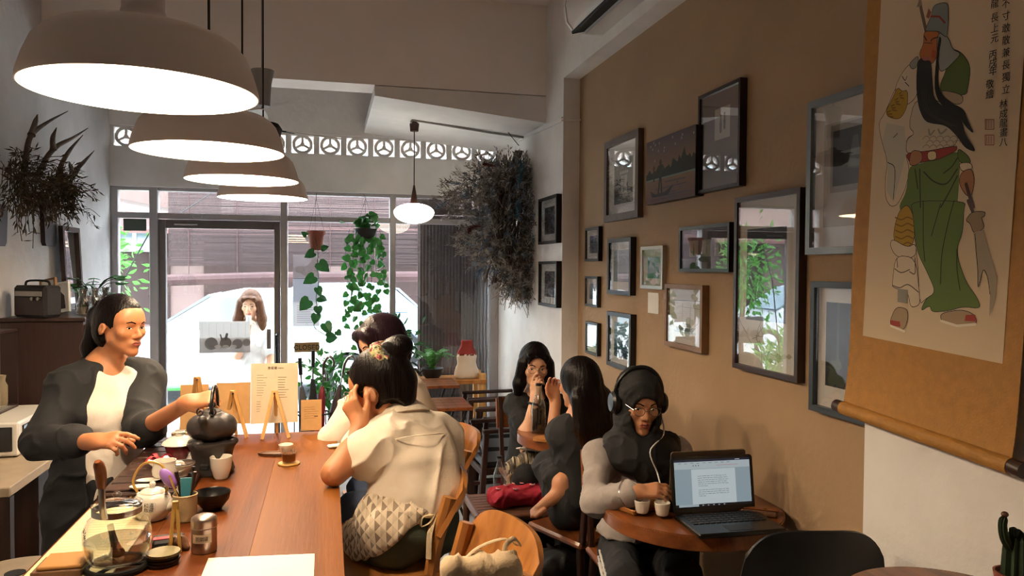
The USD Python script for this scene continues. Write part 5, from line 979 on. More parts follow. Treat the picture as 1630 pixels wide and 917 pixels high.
def cap_hair(hd, g=.012, face=True, low=-.06, extra=(), h=.005, subs=(), front=.052, amp=.003, seed=1):
    """hair on the skull, cut free of the face below the hairline"""
    P = [hd.e((0, -.016, .034), (.078 + g * .5, .098 + g, .091 + g)), hd.e((0, -.045, -.03), (.072 + g * .4, .062 + g, .075), .03)] + list(extra)
    f = Field(P, h)
    if face: f.add(*sub(hd.e((0, .115, -.045), (.068, .075, .10 + front * .55), tilt=.22), .006))
    for q in subs: f.add(*sub(q, .006))
    return strands(f.mesh(), amp, 14, hd.R[2], hd.c, seed)
J = lambda x, y, d: at(x, y, d=d)
def glasses(hd, t, mm='steel', r=.021, y=.0, arms=1):
    g = t.part('spectacles', [tube([hd.w(x * .033 + r * math.cos(a_) * 1.1, .112 - .012 * abs(math.cos(a_) * x + .2) * .6, -.002 + y + r * .82 * math.sin(a_)) for a_ in np.linspace(0, 2 * PI, 21)[:-1]], .0011, 6, closed=True) for x in (-1, 1)] + [tube([hd.w(-.011, .113, 0), hd.w(0, .116, .003), hd.w(.011, .113, 0)], .0011, 6)] + [tube([hd.w(x * .056, .105, .004), hd.w(x * .074, .05, .008), hd.w(x * .082, -.012, .004)][:2 + arms], .0013, 6) for x in (-1, 1)], mm, kind=None)
    return g
# ---- the server behind the counter
hd = Head(J(192, 519, 2.72), cd(.93, -.08, -.36), unit(A(0, 0, 1) + cd(1, 0, 0) * .12), .87)
lat = cd(-.77, 0, -.64)
sv = Person('person in white blouse and open black cardigan lifting the clay kettle', hd, J(168, 588, 2.75), J(152, 810, 2.70), J(160, 735, 2.70), J(170, 652, 2.73), lat, lat,
    {'R': (J(112, 616, 2.63), J(66, 704, 2.47), J(150, 703, 2.37), dict(d=cd(.9, .12, -.25), back=cd(.1, .75, -.6), curl=(.35, .55, .75, .85), thumb=(.5, .8))),
     'L': (J(228, 606, 2.82), J(224, 686, 2.62), J(299, 641, 2.42), dict(d=cd(.95, .2, .0), back=cd(-.1, .75, -.6), curl=(1.0, 1.15, 1.2, 1.2), thumb=(.4, 1.0)))},
    {'R': (J(128, 850, 2.68), J(128, 1010, 2.68) * A(1, 1, 0) + A(0, 0, .46), J(128, 1010, 2.74) * A(1, 1, 0) + A(0, 0, .09), cd(.5, 0, -.8)), 'L': (J(176, 850, 2.74), J(180, 1010, 2.74) * A(1, 1, 0) + A(0, 0, .46), J(180, 1010, 2.8) * A(1, 1, 0) + A(0, 0, .09), cd(.6, 0, -.7))}, 'skin_warm', .005, bust=.046, lips='lips_dark', open_=.85)
fw = unit(np.cross((0, 0, 1), lat)); ch = sv.sp[2]; hem = J(150, 800, 2.6)
sv.t.part('blouse', sv.up(.012, .93, 0.12, cuts=[(hem, (0, 0, -1))], seed=3, fold=(.006, 11), sub_=[cone(sv.nk + fw * .045 + A(0, 0, .075), sv.nk + fw * .03 + A(0, 0, .02), .075, .07)]), 'cotton_white', smooth=True)
sv.t.part('neckline_piping', tube(spline([sv.nk + fw * .07 * math.cos(a_) + lat * .078 * math.sin(a_) + A(0, 0, .028 - .03 * math.cos(a_)) for a_ in np.linspace(0, 2 * PI, 13)[:-1]], 40), .0035, 6, closed=True), 'knit_black')
sv.t.part('cardigan', sv.up(.022, .9, dict(R=.82, L=.58), cuts=[(J(150, 905, 2.6), (0, 0, -1))], h=.006, fold=(.008, 10), seed=8, extra=[cone(sv.legs['R'][0], J(128, 930, 2.68), .115, .115, .05), cone(sv.legs['L'][0], J(180, 930, 2.76), .11, .11, .05)],
    sub_=[rbox(ch + fw * .15 + lat * -.035 - A(0, 0, .28), (.125, .15, .34), np.array([lat, fw, (0, 0, 1)]), .03), rbox(ch + fw * .14 + lat * -.02 + A(0, 0, .08), (.1, .14, .18), np.array([lat, fw, (0, 0, 1)]), .03), cone(sv.nk + A(0, 0, .06) + fw * .04, sv.nk + fw * .05 - A(0, 0, .02), .085, .07)]), 'knit_black', smooth=True)
sv.t.part('trousers', sv.low(.012, 1.0, h=.008, upto=.3), 'trousers_black', smooth=True)
pt = hd.w(0, -.132, .03); hp = [cone(hd.w(0, -.095, .03), pt, .034, .03, .03), cone(pt, pt - A(0, 0, .12) - hd.R[1] * .03, .034, .036, .02), cone(pt - A(0, 0, .12) - hd.R[1] * .03, pt - A(0, 0, .26) - hd.R[1] * .03, .036, .012, .02)]
hr = sv.t.part('hair', cap_hair(hd, .009, extra=hp, front=.05, subs=[hd.e((.085, -.002, -.035), (.03, .035, .045)), hd.e((-.085, -.002, -.035), (.03, .035, .045)), hd.e((0, .02, -.10), (.1, .06, .05))]), 'hair_black', 'black hair drawn back into a low ponytail', smooth=True)
mat('blue_tie', '2b3f73', .6); sv.t.part('hair_tie', tube([pt + A(0, 0, -.012) + hd.R[0] * .031 * math.cos(a_) + hd.R[1] * .031 * math.sin(a_) for a_ in np.linspace(0, 2 * PI, 17)[:-1]], .007, 6, closed=True), 'blue_tie', parent=hr)
# ---- the woman with puffed sleeves, leaning on the counter
hd = Head(J(602, 618, 2.42), cd(-.9, -.24, .3), unit(A(0, 0, 1) + cd(-1, 0, .2) * .22), .93)
l0, l1 = cd(.62, 0, .78), cd(.8, 0, .58)
pw = Person('person in cream puffed-sleeve shirt and patterned apron leaning on the counter', hd, J(646, 672, 2.42), J(650, 850, 2.34), J(662, 795, 2.37), J(664, 728, 2.40), l0, l1,
    {'L': (J(616, 698, 2.36), J(532, 753, 2.24), J(575, 676, 2.325), dict(d=cd(-.5, .85, .1), back=cd(-.35, -.2, -.9), curl=(.5, .65, .8, .9), thumb=(.7, .3))),
     'R': (J(698, 698, 2.50), J(700, 785, 2.60), J(628, 812, 2.62), dict(d=cd(-.9, -.3, .2), back=cd(.2, .8, -.3), curl=(.3, .4, .5, .6)))},
    {'L': (J(632, 858, 2.30), J(560, 868, 2.55), J(575, 1000, 2.6) * A(1, 1, 0) + A(0, 0, .34), cd(-.7, -.1, .6)), 'R': (J(672, 856, 2.46), J(585, 832, 2.68), J(600, 960, 2.75) * A(1, 1, 0) + A(0, 0, .34), cd(-.7, -.1, .6))}, 'skin_warm', .005, bust=.042, w=(.155, .125, .125, .11), dp=(.115, .095, .105, .06), base=BC1)
fw = unit(np.cross((0, 0, 1), l1)); bk = -fw
pw.t.part('shirt', pw.up(.016, 1.0, .20, puff=.026, h=.006, fold=(.012, 9), seed=11, cuts=[(J(655, 812, 2.3), unit(cd(-.05, -1, 0)))], extra=[ell(J(668, 782, 2.36), (.132, .11, .06), None, .06)]), 'linen_cream', smooth=True)
nk = pw.nk; tl = unit(nk - pw.sp[2]); c_ = nk + tl * .03
pw.t.part('collar', grid_sheet(lambda u, v: np.array([c_ + (l1 * math.cos(a_) * (.056 + .03 * b_) + np.cross(tl, l1) * math.sin(a_) * (.054 + .026 * b_)) + tl * (.032 - .038 * b_) for a_, b_ in zip(PI * (.62 + 1.76 * u), v)]), 40, 8, .004), 'linen_cream', smooth=60)
pw.t.part('yoke_seam', tube(spline([J(628, 700, 2.285), J(650, 695, 2.272), J(680, 692, 2.29), J(706, 690, 2.36)], 20), .0018, 5), 'linen_cream')
el_, sh_ = pw.arms['L'][1], pw.arms['L'][0]; q_ = sh_ + (el_ - sh_) * .43; Rf = frame3(el_ - sh_)
pw.t.part('sleeve_cuff', tube([q_ + Rf[0] * .05 * math.cos(a_) + Rf[1] * .05 * math.sin(a_) for a_ in np.linspace(0, 2 * PI, 25)[:-1]], .008, 8, closed=True), 'linen_cream')
pw.t.part('skirt', pw.low(.016, .40, upto=.3, h=.007, fold=(.004, 9)), 'skirt_green', smooth=True)
# apron: checked with triangles of light and dark taupe
g = {'geo': ('geometry', {}), 'mp': ('mapping', {'scale': (42, 42, 42), 'rotation': (.5, .75, .4)}), 's': ('separate_xyz', {}), 'fx': ('math', {'math_type': 'fraction'}), 'fz': ('math', {'math_type': 'fraction'}), 'gt': ('math', {'math_type': 'greater_than'}), 'ck': ('checker_texture', {'scale': 1.0, 'color1': srgb('8d7d6c'), 'color2': srgb('c9b8a0')}),
     'm': ('mix_color', {'a': srgb('ddceb6')}), 'p': ('principled_bsdf', {'roughness': .85})}
M['apron_print'] = usdkit.material(stage, '/World/Looks/apron_print', g, [('geo.position', 'mp.vector'), ('mp.vector', 's.vector'), ('s.x', 'fx.value1'), ('s.z', 'fz.value1'), ('fx.value', 'gt.value1'), ('fz.value', 'gt.value2'), ('mp.vector', 'ck.vector'), ('gt.value', 'm.fac'), ('ck.color', 'm.b'), ('m.result', 'p.base_color')], surface='p.BSDF')
pw.t.part('apron', pw.low(.027, .44, upto=.28, h=.006, fold=(.010, 12), seed=6, sides='L', cuts=[(J(640, 852, 2.2), unit(cd(.62, -.78, 0)))], extra=[ell(J(618, 838, 2.28), (.085, .085, .085), None, .04)]), 'apron_print', smooth=True)
kn_ = J(692, 818, 2.245)
tie = [tube(spline(p, 14), .009, 6, flat=.25) for p in ([J(652, 812, 2.225), J(675, 816, 2.232), kn_], [kn_, J(672, 822, 2.22), J(670, 838, 2.215), J(684, 832, 2.225), kn_], [kn_, J(684, 850, 2.215), J(682, 890, 2.21)], [kn_, J(702, 826, 2.24), J(698, 850, 2.24)])]
pw.t.part('apron_ties', tie, 'tie_cream')
bun = hd.w(.0, -.085, .115); ex = [hd.e((0, -.03, .045), (.086, .105, .095)), cone(hd.w(0, -.06, .09), bun, .045, .036, .02), ell(bun + hd.R[1] * -.03 + A(0, 0, .008), (.042, .042, .036)), cone(hd.w(0, -.1, .0), hd.w(0, -.09, -.045), .042, .034, .03), cone(hd.w(-.012, .088, .072), hd.w(-.008, .108, .03), .013, .006, .015), cone(hd.w(.025, .085, .07), hd.w(.03, .102, .03), .013, .006, .015), cone(hd.w(-.066, .035, .05), hd.w(-.073, .03, .0), .009, .004, .015)]
hr = pw.t.part('hair', cap_hair(hd, .012, extra=ex, front=.045, amp=.005, subs=[hd.e((-.085, -.004, -.022), (.034, .036, .046)), hd.e((0, .01, -.118), (.11, .09, .06)), hd.e((.075, -.06, -.095), (.055, .06, .055)), hd.e((-.075, -.06, -.095), (.055, .06, .055))]), 'hair_black', 'black hair pinned up in a loose knot', smooth=True)
mat('scrunchie', '2a2320', .7, col2='b8b070', scale=45, ramp=[(.35, srgb('2a1a1c')), (.48, srgb('8f2a34')), (.52, srgb('b9b582')), (.68, srgb('20221c'))])
pw.t.part('scrunchie', folds(tube([hd.w(0, -.065, .098) + hd.R[0] * .047 * math.cos(a_) + unit(hd.R[2] * .8 + hd.R[1] * .6) * .047 * math.sin(a_) for a_ in np.linspace(0, 2 * PI, 41)[:-1]], .017, 10, closed=True), .012, 45, seed=3), 'scrunchie', parent=hr, smooth=True)
glasses(hd, pw.t, 'chrome')
# ---- the dark-bobbed woman at the end of the counter
hd = Head(J(607, 549, 3.04), cd(-.74, -.3, -.55), unit(A(0, 0, 1) + cd(-1, 0, 0) * .12), .87); l1 = cd(.25, 0, .97); l1 = cd(-.3, 0, .95)
bw = Person('person with dark plum bob in a cream blouse at the far end of the counter', hd, J(628, 598, 3.06), J(662, 790, 3.12), J(662, 730, 3.12), J(648, 655, 3.10), l1, l1,
    {'L': (J(612, 628, 2.93), J(532, 697, 2.88), J(562, 640, 2.93), dict(d=cd(.15, .95, .1), back=cd(-.8, .1, -.5), curl=(.6, .7, .8, .9))), 'R': (J(640, 625, 3.24), J(570, 690, 3.26), J(540, 690, 3.0), dict(d=cd(-.3, .2, -.9), back=cd(0, 1, -.2), curl=(.5, .6, .7, .8)))},
    {'L': (J(650, 808, 3.04), J(562, 812, 2.80), J(560, 950, 2.8) * A(1, 1, 0) + A(0, 0, .34), cd(-.9, 0, -.2)), 'R': (J(664, 800, 3.2), J(580, 778, 2.95), J(580, 900, 3.0) * A(1, 1, 0) + A(0, 0, .34), cd(-.9, 0, 0))}, 'skin_fair', .006, base=(.27, 2.92, 0), open_=.5)
bw.t.part('blouse', bw.up(.018, .95, .93, h=.007, fold=(.010, 10), seed=21, cuts=[(J(660, 800, 3.0), (0, 0, -1))]), 'linen_cream', smooth=True); bw.t.part('jeans', bw.low(.01, 1.0, h=.008), 'denim', smooth=True)
ex = [hd.e((0, -.02, .04), (.092, .108, .1)), hd.e((.055, -.03, -.04), (.042, .07, .085), .04), hd.e((-.055, -.03, -.04), (.042, .07, .085), .04), hd.e((0, -.07, -.045), (.08, .05, .08), .04), cone(hd.w(-.055, .062, .06), hd.w(-.074, .075, -.06), .022, .016, .02), cone(hd.w(.055, .062, .06), hd.w(.074, .07, -.06), .022, .016, .02), cone(hd.w(-.05, .078, .075), hd.w(.05, .078, .075), .022, .022, .02)]
bw.t.part('hair', cap_hair(hd, .016, extra=ex, front=.03, amp=.004), 'hair_plum', 'dark plum-brown bob', smooth=True)
# ---- the woman with headphones at the laptop table
hd = Head(J(1017, 640, 2.86), cd(.16, -.2, -.96), unit(A(0, 0, 1) + cd(1, 0, 0) * .03), .93); l1 = cd(-.94, 0, -.25); l0 = cd(-.94, 0, -.2)
jw = Person('person in black hijab with headphones typing in a grey sweater', hd, J(1012, 708, 2.92), J(1022, 868, 3.0), J(1017, 815, 3.0), J(1014, 755, 2.97), l0, l1,
    {'R': (J(955, 728, 2.88), J(948, 800, 2.73), J(1012, 783, 2.60), dict(d=cd(.85, .12, -.15), back=cd(.05, .9, -.5), curl=(.35, .4, .45, .5))), 'L': (J(1072, 722, 3.0), J(1094, 800, 2.9), J(1078, 796, 2.74), dict(d=cd(.2, -.1, -.9), back=cd(.1, .9, .2), curl=(.35, .4, .45, .5)))},
    {'R': (J(988, 885, 2.95), J(995, 930, 2.55), J(1010, 1090, 2.6) * A(1, 1, 0) + A(0, 0, .09), cd(.2, 0, -.95)), 'L': (J(1052, 882, 3.03), J(1085, 915, 2.66), J(1080, 1050, 2.7) * A(1, 1, 0) + A(0, 0, .09), cd(.2, 0, -.95))}, 'skin_tan', .005, bust=.045, features=True, lips='lips', open_=.65)
fw = unit(np.cross((0, 0, 1), l1))
jw.t.part('sweater', jw.up(.015, .95, .93, h=.006, fold=(.008, 11), seed=31, extra=[ell(J(1018, 850, 2.97), (.165, .13, .07), None, .05)], cuts=[(J(1010, 872, 2.8), (0, 0, -1))]), 'sweater_grey', smooth=True)
P = [hd.e((0, -.02, .035), (.09, .11, .105)), hd.e((0, .03, .045), (.078, .078, .078)), hd.e((0, .03, -.04), (.074, .072, .09)), hd.e((0, -.02, -.012), (.096, .05, .055)), hd.e((0, -.03, -.05), (.085, .085, .10), .04), cone(hd.w(0, .015, -.1), hd.w(0, .02, -.17), .078, .088, .04), ell(jw.nk + fw * .05 - A(0, 0, .03), (.145, .1, .07), np.array([unit(l1 - A(0, 0, l1[2])), fw, (0, 0, 1)]), .05), cone(jw.nk + fw * .08 - A(0, 0, .02) - l1 * .03, jw.nk + fw * .125 - A(0, 0, .15) - l1 * .045, .07, .03, .05), cone(jw.nk - l1 * .12 + fw * .02, jw.nk - l1 * .04 + fw * .1 - A(0, 0, .06), .05, .05, .05), cone(jw.nk + l1 * .1 + fw * .02, jw.nk + fw * .1 - A(0, 0, .05), .05, .045, .05)]
f = Field(P, .006); f.add(*sub(hd.e((0, .115, -.028), (.058, .09, .084)), .006)); jw.t.part('hijab', folds(f.mesh(), .008, 14, (1, 1, 1), 9), 'hijab_black', 'black hijab covering head and shoulders', smooth=True)
jw.t.part('leggings', jw.low(.012, 1.0, h=.007), 'trousers_black', smooth=True)
hp_, kn_, an_, _ = jw.legs['R']; sd_ = unit(np.cross(kn_ - hp_, (0, 0, 1))); sd_ = sd_ if sd_ @ l1 > 0 else -sd_
mat('stripe_white', 'cfcac4', .8)
for k in range(3): o = A(0, 0, .03 - .022 * k); jw.t.part('stripe', tube([hp_ + (kn_ - hp_) * q + unit(sd_ + A(0, 0, .35 - .3 * k)) * (LG[0] + .0165 + (LG[1] - LG[0]) * q) for q in np.linspace(.1, 1, 10)], .005, 6, flat=.5), 'stripe_white')
hb = jw.t.part('headphone_band', tube([hd.w(.098 * math.cos(a_), -.012, .02 + .122 * math.sin(a_)) for a_ in np.linspace(-.1, PI + .1, 30)], .011, 8, flat=.6), 'black_plastic')
for x in (-1, 1): jw.t.part('ear_cup', lathe([(0, -.018), (.034, -.018), (.042, -.01), (.042, .008), (.034, .018), (0, .02)], 28, hd.w(x * .098, -.01, -.005), np.array([hd.R[1], hd.R[2], hd.R[0] * x])), 'black_plastic'); jw.t.part('cup_ring', tube([hd.w(x * .112, -.01 + .036 * math.cos(a_), -.005 + .036 * math.sin(a_)) for a_ in np.linspace(0, 2 * PI, 25)[:-1]], .002, 6, closed=True), 'steel')
jw.t.part('headphone_cord', tube(spline([hd.w(-.1, .0, -.05), hd.w(-.092, .07, -.11), J(1035, 718, 2.74), J(1046, 752, 2.74), J(1052, 775, 2.68)], 24), .0028, 6), 'white_plastic')
glasses(hd, jw.t, arms=0)
br = jw.arms['R'][2]; dr = unit(br - jw.arms['R'][1]); Rf = frame3(dr); jw.t.part('bracelet', tube([br - dr * .035 + Rf[0] * .046 * math.cos(a_) + Rf[1] * .046 * math.sin(a_) for a_ in np.linspace(0, 2 * PI, 25)[:-1]], .003, 6, closed=True), 'chrome')
# ---- the long-haired woman seen from behind
hd = Head(J(921, 612, 3.45), cd(-.62, -.05, .78), (0, 0, 1), .93); l1 = cd(.8, 0, .6)
lw = Person('person with long ombre hair seen from behind in black clothes', hd, J(926, 668, 3.43), J(928, 800, 3.40), J(930, 752, 3.42), J(930, 705, 3.43), l1, l1,
    {'L': (J(893, 690, 3.40), J(880, 692, 3.62), J(884, 640, 3.66), dict(d=cd(-.1, .95, .2), back=cd(-.3, -.1, .9), curl=(.5, .6, .7, .8))), 'R': (J(966, 690, 3.5), J(966, 750, 3.6), J(925, 735, 3.7), dict(d=cd(-.9, .1, .3), back=cd(0, .9, 0), curl=(.3, .4, .5, .6)))},
    {'L': (J(905, 812, 3.36), J(872, 740, 3.52), J(894, 770, 3.32), cd(-.8, -.32, -.42)), 'R': (J(945, 812, 3.42), J(900, 790, 3.72), J(905, 930, 3.6) * A(1, 1, 0) + A(0, 0, .09), cd(-.8, 0, .5))}, 'skin_tan', .006, base=None, features=False)
lw.t.part('top', lw.up(.014, .95, .0, h=.007, fold=(.006, 11), seed=41), 'tee_black', smooth=True); lw.t.part('trousers', lw.low(.014, .84, h=.008, fold=(.01, 10)), 'trousers_black', smooth=True)
zt, zl = hd.c[2] - .12, J(925, 740, 3.4)[2]; hairmat('hair_ombre', '0b0808', '1a1210', .35, (zl - .02, zt - .05, '4a3320', '7a5836'))
b_ = -hd.R[1]; ex = [hd.e((0, -.02, .035), (.09, .105, .1)), hd.e((0, -.06, -.06), (.092, .07, .12), .04)]
for x in np.linspace(-.085, .085, 7): ex += [cone(hd.w(x, -.085 - .012 * math.cos(x * 16), -.06), hd.w(x * 1.1, -.10, -.2) , .034, .03, .03), cone(hd.w(x * 1.1, -.10, -.2), hd.w(x * 1.05 + .01, -.10, -.36 - .03 * math.sin(x * 40)), .03, .009, .02)]
lw.t.part('hair', cap_hair(hd, .014, extra=ex, h=.006, amp=.007), 'hair_ombre', 'long straight hair, black fading to light brown tips', smooth=True)
# ---- the woman facing the camera, hand at her mouth
hd = Head(J(851, 583, 4.10), cd(.14, -.12, -.96), unit(A(0, 0, 1) + cd(1, 0, 0) * .06), .93); l1 = cd(-.97, 0, -.2)
fwm = Person('person in black t-shirt resting chin on hand at the far round table', hd, J(853, 633, 4.14), J(852, 742, 4.25), J(852, 706, 4.24), J(853, 668, 4.2), l1, l1,
    {'R': (J(822, 645, 4.1), J(838, 693, 3.93), J(852, 634, 3.95), dict(d=cd(.05, .93, -.1), back=cd(-.55, .0, -.8), curl=(.5, .7, .8, .9), thumb=(.6, .5))), 'L': (J(888, 648, 4.2), J(898, 700, 4.1), J(868, 706, 3.95), dict(d=cd(-.8, 0, -.4), back=cd(0, 1, 0), curl=(.3, .3, .4, .4)))},
    {'R': (J(834, 752, 4.2), J(838, 760, 3.8), J(838, 900, 3.85) * A(1, 1, 0) + A(0, 0, .09), cd(0, 0, -1)), 'L': (J(870, 752, 4.25), J(876, 760, 3.85), J(876, 900, 3.9) * A(1, 1, 0) + A(0, 0, .09), cd(0, 0, -1))}, 'skin_fair', .006, lips='lips', open_=.8)
fwm.t.part('t_shirt', fwm.up(.016, .95, .3, h=.007, fold=(.006, 11), seed=51), 'tee_black', smooth=True); fwm.t.part('trousers', fwm.low(.012, 1.0, h=.009), 'trousers_black', smooth=True)
ex = [hd.e((0, -.02, .04), (.09, .1, .098))] + [cone(hd.w(x * .075, .03, .02), hd.w(x * .088, .035, -.10), .032, .034, .03) for x in (-1, 1)] + [cone(hd.w(x * .088, .035, -.10), hd.w(x * .092, .035, -.19), .034, .02, .02) for x in (-1, 1)] + [cone(hd.w(-.05, .082, .07), hd.w(.05, .082, .07), .018, .018, .02), cone(hd.w(-.04, .09, .06), hd.w(-.045, .1, .03), .016, .008, .01), cone(hd.w(.0, .094, .065), hd.w(.01, .106, .035), .016, .006, .01), cone(hd.w(.04, .088, .06), hd.w(.05, .095, .03), .014, .008, .01), hd.e((0, -.06, -.07), (.085, .05, .11), .03)]
fwm.t.part('hair', cap_hair(hd, .014, extra=ex, front=.03, amp=.005, seed=4), 'hair_black', 'shoulder-length black hair with a fringe', smooth=True)
glasses(hd, fwm.t)
wr_ = fwm.arms['R'][2]; dr = unit(wr_ - fwm.arms['R'][1]); Rf = frame3(dr); w_ = wr_ - dr * .03; wt = fwm.t.part('watch_strap', tube([w_ + Rf[0] * .031 * math.cos(a_) + Rf[1] * .031 * math.sin(a_) for a_ in np.linspace(0, 2 * PI, 21)[:-1]], .007, 6, closed=True, flat=1.0), 'black_plastic')
for k in range(3): o_ = sg.box(-.016, -.02, .016, .02).buffer(.004); fwm.t.part('shirt_print', prism(o_.difference(o_.buffer(-.007)), .004, fwm.sp[2] + cd(0, 0, -1) * .165 + cd(1, 0, 0) * .10 - A(0, 0, .05 * k - .04), cd(1, 0, 0), A(0, 0, 1)), 'stripe_white')
# ---- the woman outside the glass door
hd = Head(J(399, 486, 6.75), cd(.12, -.12, -.96), (0, 0, 1), .98); l1 = cd(-.99, 0, -.1)
ow = Person('person in long white dress with brown hair standing outside the glass door', hd, J(399, 516, 6.78), J(400, 590, 6.8), J(400, 565, 6.8), J(400, 540, 6.8), l1, l1,
    {'R': (J(376, 526, 6.78), J(378, 566, 6.66), J(396, 528, 6.55), dict(d=cd(.1, .9, -.1), back=cd(-.5, 0, -.8), curl=(.9, 1, 1, 1))), 'L': (J(424, 526, 6.8), J(432, 570, 6.75), J(424, 605, 6.65), dict(d=cd(-.2, -.95, -.1), back=cd(.8, 0, -.4), curl=(.3, .3, .4, .4)))},
    {'R': (J(389, 595, 6.8), J(389, 650, 6.8), J(389, 700, 6.8) * A(1, 1, 0) + A(0, 0, .05), cd(0, 0, -1)), 'L': (J(411, 595, 6.8), J(411, 650, 6.8), J(411, 700, 6.8) * A(1, 1, 0) + A(0, 0, .05), cd(0, 0, -1))}, 'skin_fair', .008, lips='lips')
ow.t.part('dress', ow.up(.016, .95, .35, h=.009, fold=(.008, 9), seed=61, puff=.01, extra=[cone(J(400, 575, 6.8), J(400, 690, 6.8) , .12, .20, .05)]), 'dress_white', smooth=True)
hairmat('hair_brown', '3a2418', '6a4630', .4)
ex = [hd.e((0, -.02, .04), (.095, .105, .105))] + [cone(hd.w(x * .08, .03, .03), hd.w(x * .105, .04, -.12), .036, .042, .03) for x in (-1, 1)] + [cone(hd.w(x * .105, .04, -.12), hd.w(x * .115, .05, -.3), .042, .02, .02) for x in (-1, 1)] + [cone(hd.w(-.05, .085, .065), hd.w(.05, .085, .065), .022, .022, .02), hd.e((0, -.06, -.1), (.1, .05, .16), .03)]
ow.t.part('hair', cap_hair(hd, .016, extra=ex, front=.03, h=.007, amp=.006, seed=5), 'hair_brown', 'long wavy brown hair with a fringe', smooth=True)
c = ow.arms['R'][2] + cd(.1, .8, -.3) * .1; ow.t.part('drink_can', [cyl(c - A(0, 0, .03), c + A(0, 0, .045), .022)], 'white_plastic', 'white cup held to the mouth')
# ---- chairs under the women at the round tables
def cafe_chair(name, label, loc, rz, s=.45):
    t = Thing(name, label, 'chair', loc, rz, own=True)
    t.part('seat', box((0, 0, s - .015), (.36, .36, .03), .01), 'mid_wood')
    for x in (-1, 1): t.part('leg', bar((x * .15, .14, s - .03), (x * .17, .17, 0), .028, .028, .004), 'dark_wood'); t.part('leg', bar((x * .15, -.15, s - .03), (x * .17, -.19, 0), .028, .028, .004), 'dark_wood'); t.part('back_post', bar((x * .155, -.165, s - .02), (x * .165, -.225, s + .40), .024, .028, .004), 'dark_wood')
    t.part('backrest', grid_sheet(lambda u, v: np.stack([(u - .5) * .37, -.2 - .03 * v - .03 * (1 - ((u - .5) * 2) ** 2) + .0, s + .22 + .17 * v], 1), 16, 6, .014), 'mid_wood', smooth=50); t.part('stretcher', bar((-.16, 0, .2), (.16, 0, .2), .02, .02), 'dark_wood'); return t
yaw = lambda v: math.atan2(-v[0], v[1])
cafe_chair('cafe_chair', 'brown wooden chair under the woman with headphones', (*jw.sp[0][:2], 0), yaw(np.cross((0, 0, 1), jw.sp[4])))
cafe_chair('cafe_chair', 'brown wooden chair under the long-haired woman', (*lw.sp[0][:2], 0), yaw(np.cross((0, 0, 1), lw.sp[4])))
cafe_chair('cafe_chair', 'brown wooden chair under the woman in the black t-shirt', (*fwm.sp[0][:2], 0), yaw(np.cross((0, 0, 1), fwm.sp[4])))
for n_, p_ in (('sv', sv), ('pw', pw), ('bw', bw), ('jw', jw), ('lw', lw), ('fw', fwm), ('ow', ow)):
    if DEBUG: print(n_, 'pel z %.2f' % p_.sp[0][2], 'spine %.2f' % np.linalg.norm(p_.sp[3] - p_.sp[0]), {k: ['%.2f' % np.linalg.norm(q) for q in (v[1] - v[0], v[2] - v[1])] + ['z %.2f %.2f' % (v[1][2], v[2][2])] for k, v in {**p_.arms, **{'leg' + k: v for k, v in p_.legs.items()}}.items()}, 'shw %.2f' % np.linalg.norm(p_.arms['R'][0] - p_.arms['L'][0]))
# ------------------------------------------------------------------ tea things on the counter
mat('porcelain', 'e6e0d4', .22, coat_weight=.4); mat('porcelain_red', '6d1f22', .25, coat_weight=.4); mat('clay_kettle', '2f2a29', .45, var=.25, scale=25, bump=.15, bscale=90); mat('stone_glaze', 'a08a66', .5, var=.25, scale=25, bump=.2, bscale=60); mat('glaze_black', '121112', .3)
mat('tin', 'a08c80', .28, metal=.85, var=.08, scale=20); mat('label_paper', 'd8c8aa', .8); mat('bamboo_mat', 'e3d2a8', .7, col2='d6c292', scale=6, stretch=(1, 1, 1)); mat('tea_amber', '8a4a12', .1, transmission_weight=.85, ior=1.33); mat('tea_red', '5a1a08', .1, transmission_weight=.6, ior=1.33); mat('cane_gold', 'a9823c', .4); mat('purple', '8a62b0', .5); mat('blue_card', '3f8fa3', .4)
mat('ribbon_red', '9c2430', .6); mat('leather_brown', '5a3a24', .5); mat('book_gold', '9a6c32', .5); mat('olive_disc', '6d6236', .5, var=.2, scale=40)
Tc = lambda x, y, z=CZ: at(x, y, z=z)
# runner of thin bamboo slats
t = Thing('bamboo_runner', 'cream bamboo runner along the left edge of the counter', 'mat', (-.53, 1.9, CZ))
for k in range(40): y = 1.50 + k * .0185; t.part('slat', boxz(-.612, -.445, y, y + .0178, CZ + .0005, CZ + .0055, .0012), 'bamboo_mat')
t.part('edge_binding', [boxz(-.452, -.436, 1.50, 2.24, CZ + .0005, CZ + .007, .001)], 'tie_cream')
# tea tray slab with the gaiwan and cups
t = Thing('tea_tray', 'dark wooden tea tray slab under the lidded red bowl', 'tray', (-.5, 2.6, CZ)); x0, x1, y0_, y1_ = -.615, -.375, 2.27, 2.98
t.part('board', boxz(x0, x1, y0_, y1_, CZ + .0005, CZ + .02, .004), 'dark_wood'); 
for k in range(9): t.part('slat', boxz(x0 + .012, x1 - .012, y0_ + .02 + k * .075, y0_ + .085 + k * .075, CZ + .019, CZ + .026, .003), 'dark_wood')
TT = CZ + .027
c = Tc(286, 735, TT); t = Thing('gaiwan', 'dark red lidded tea bowl with white lid on the tray', 'bowl', c); s = 1.0
t.part('bowl', lathe([(0, .006), (.024, .006), (.026, .012), (.038, .03), (.047, .062), (.0445, .062), (.034, .03), (0, .014)], 40, c), 'porcelain_red', smooth=60); t.part('saucer', lathe([(0, 0), (.03, 0), (.056, .012), (.055, .0145), (.03, .004), (0, .004)], 40, c), 'porcelain', 'white saucer', smooth=60)
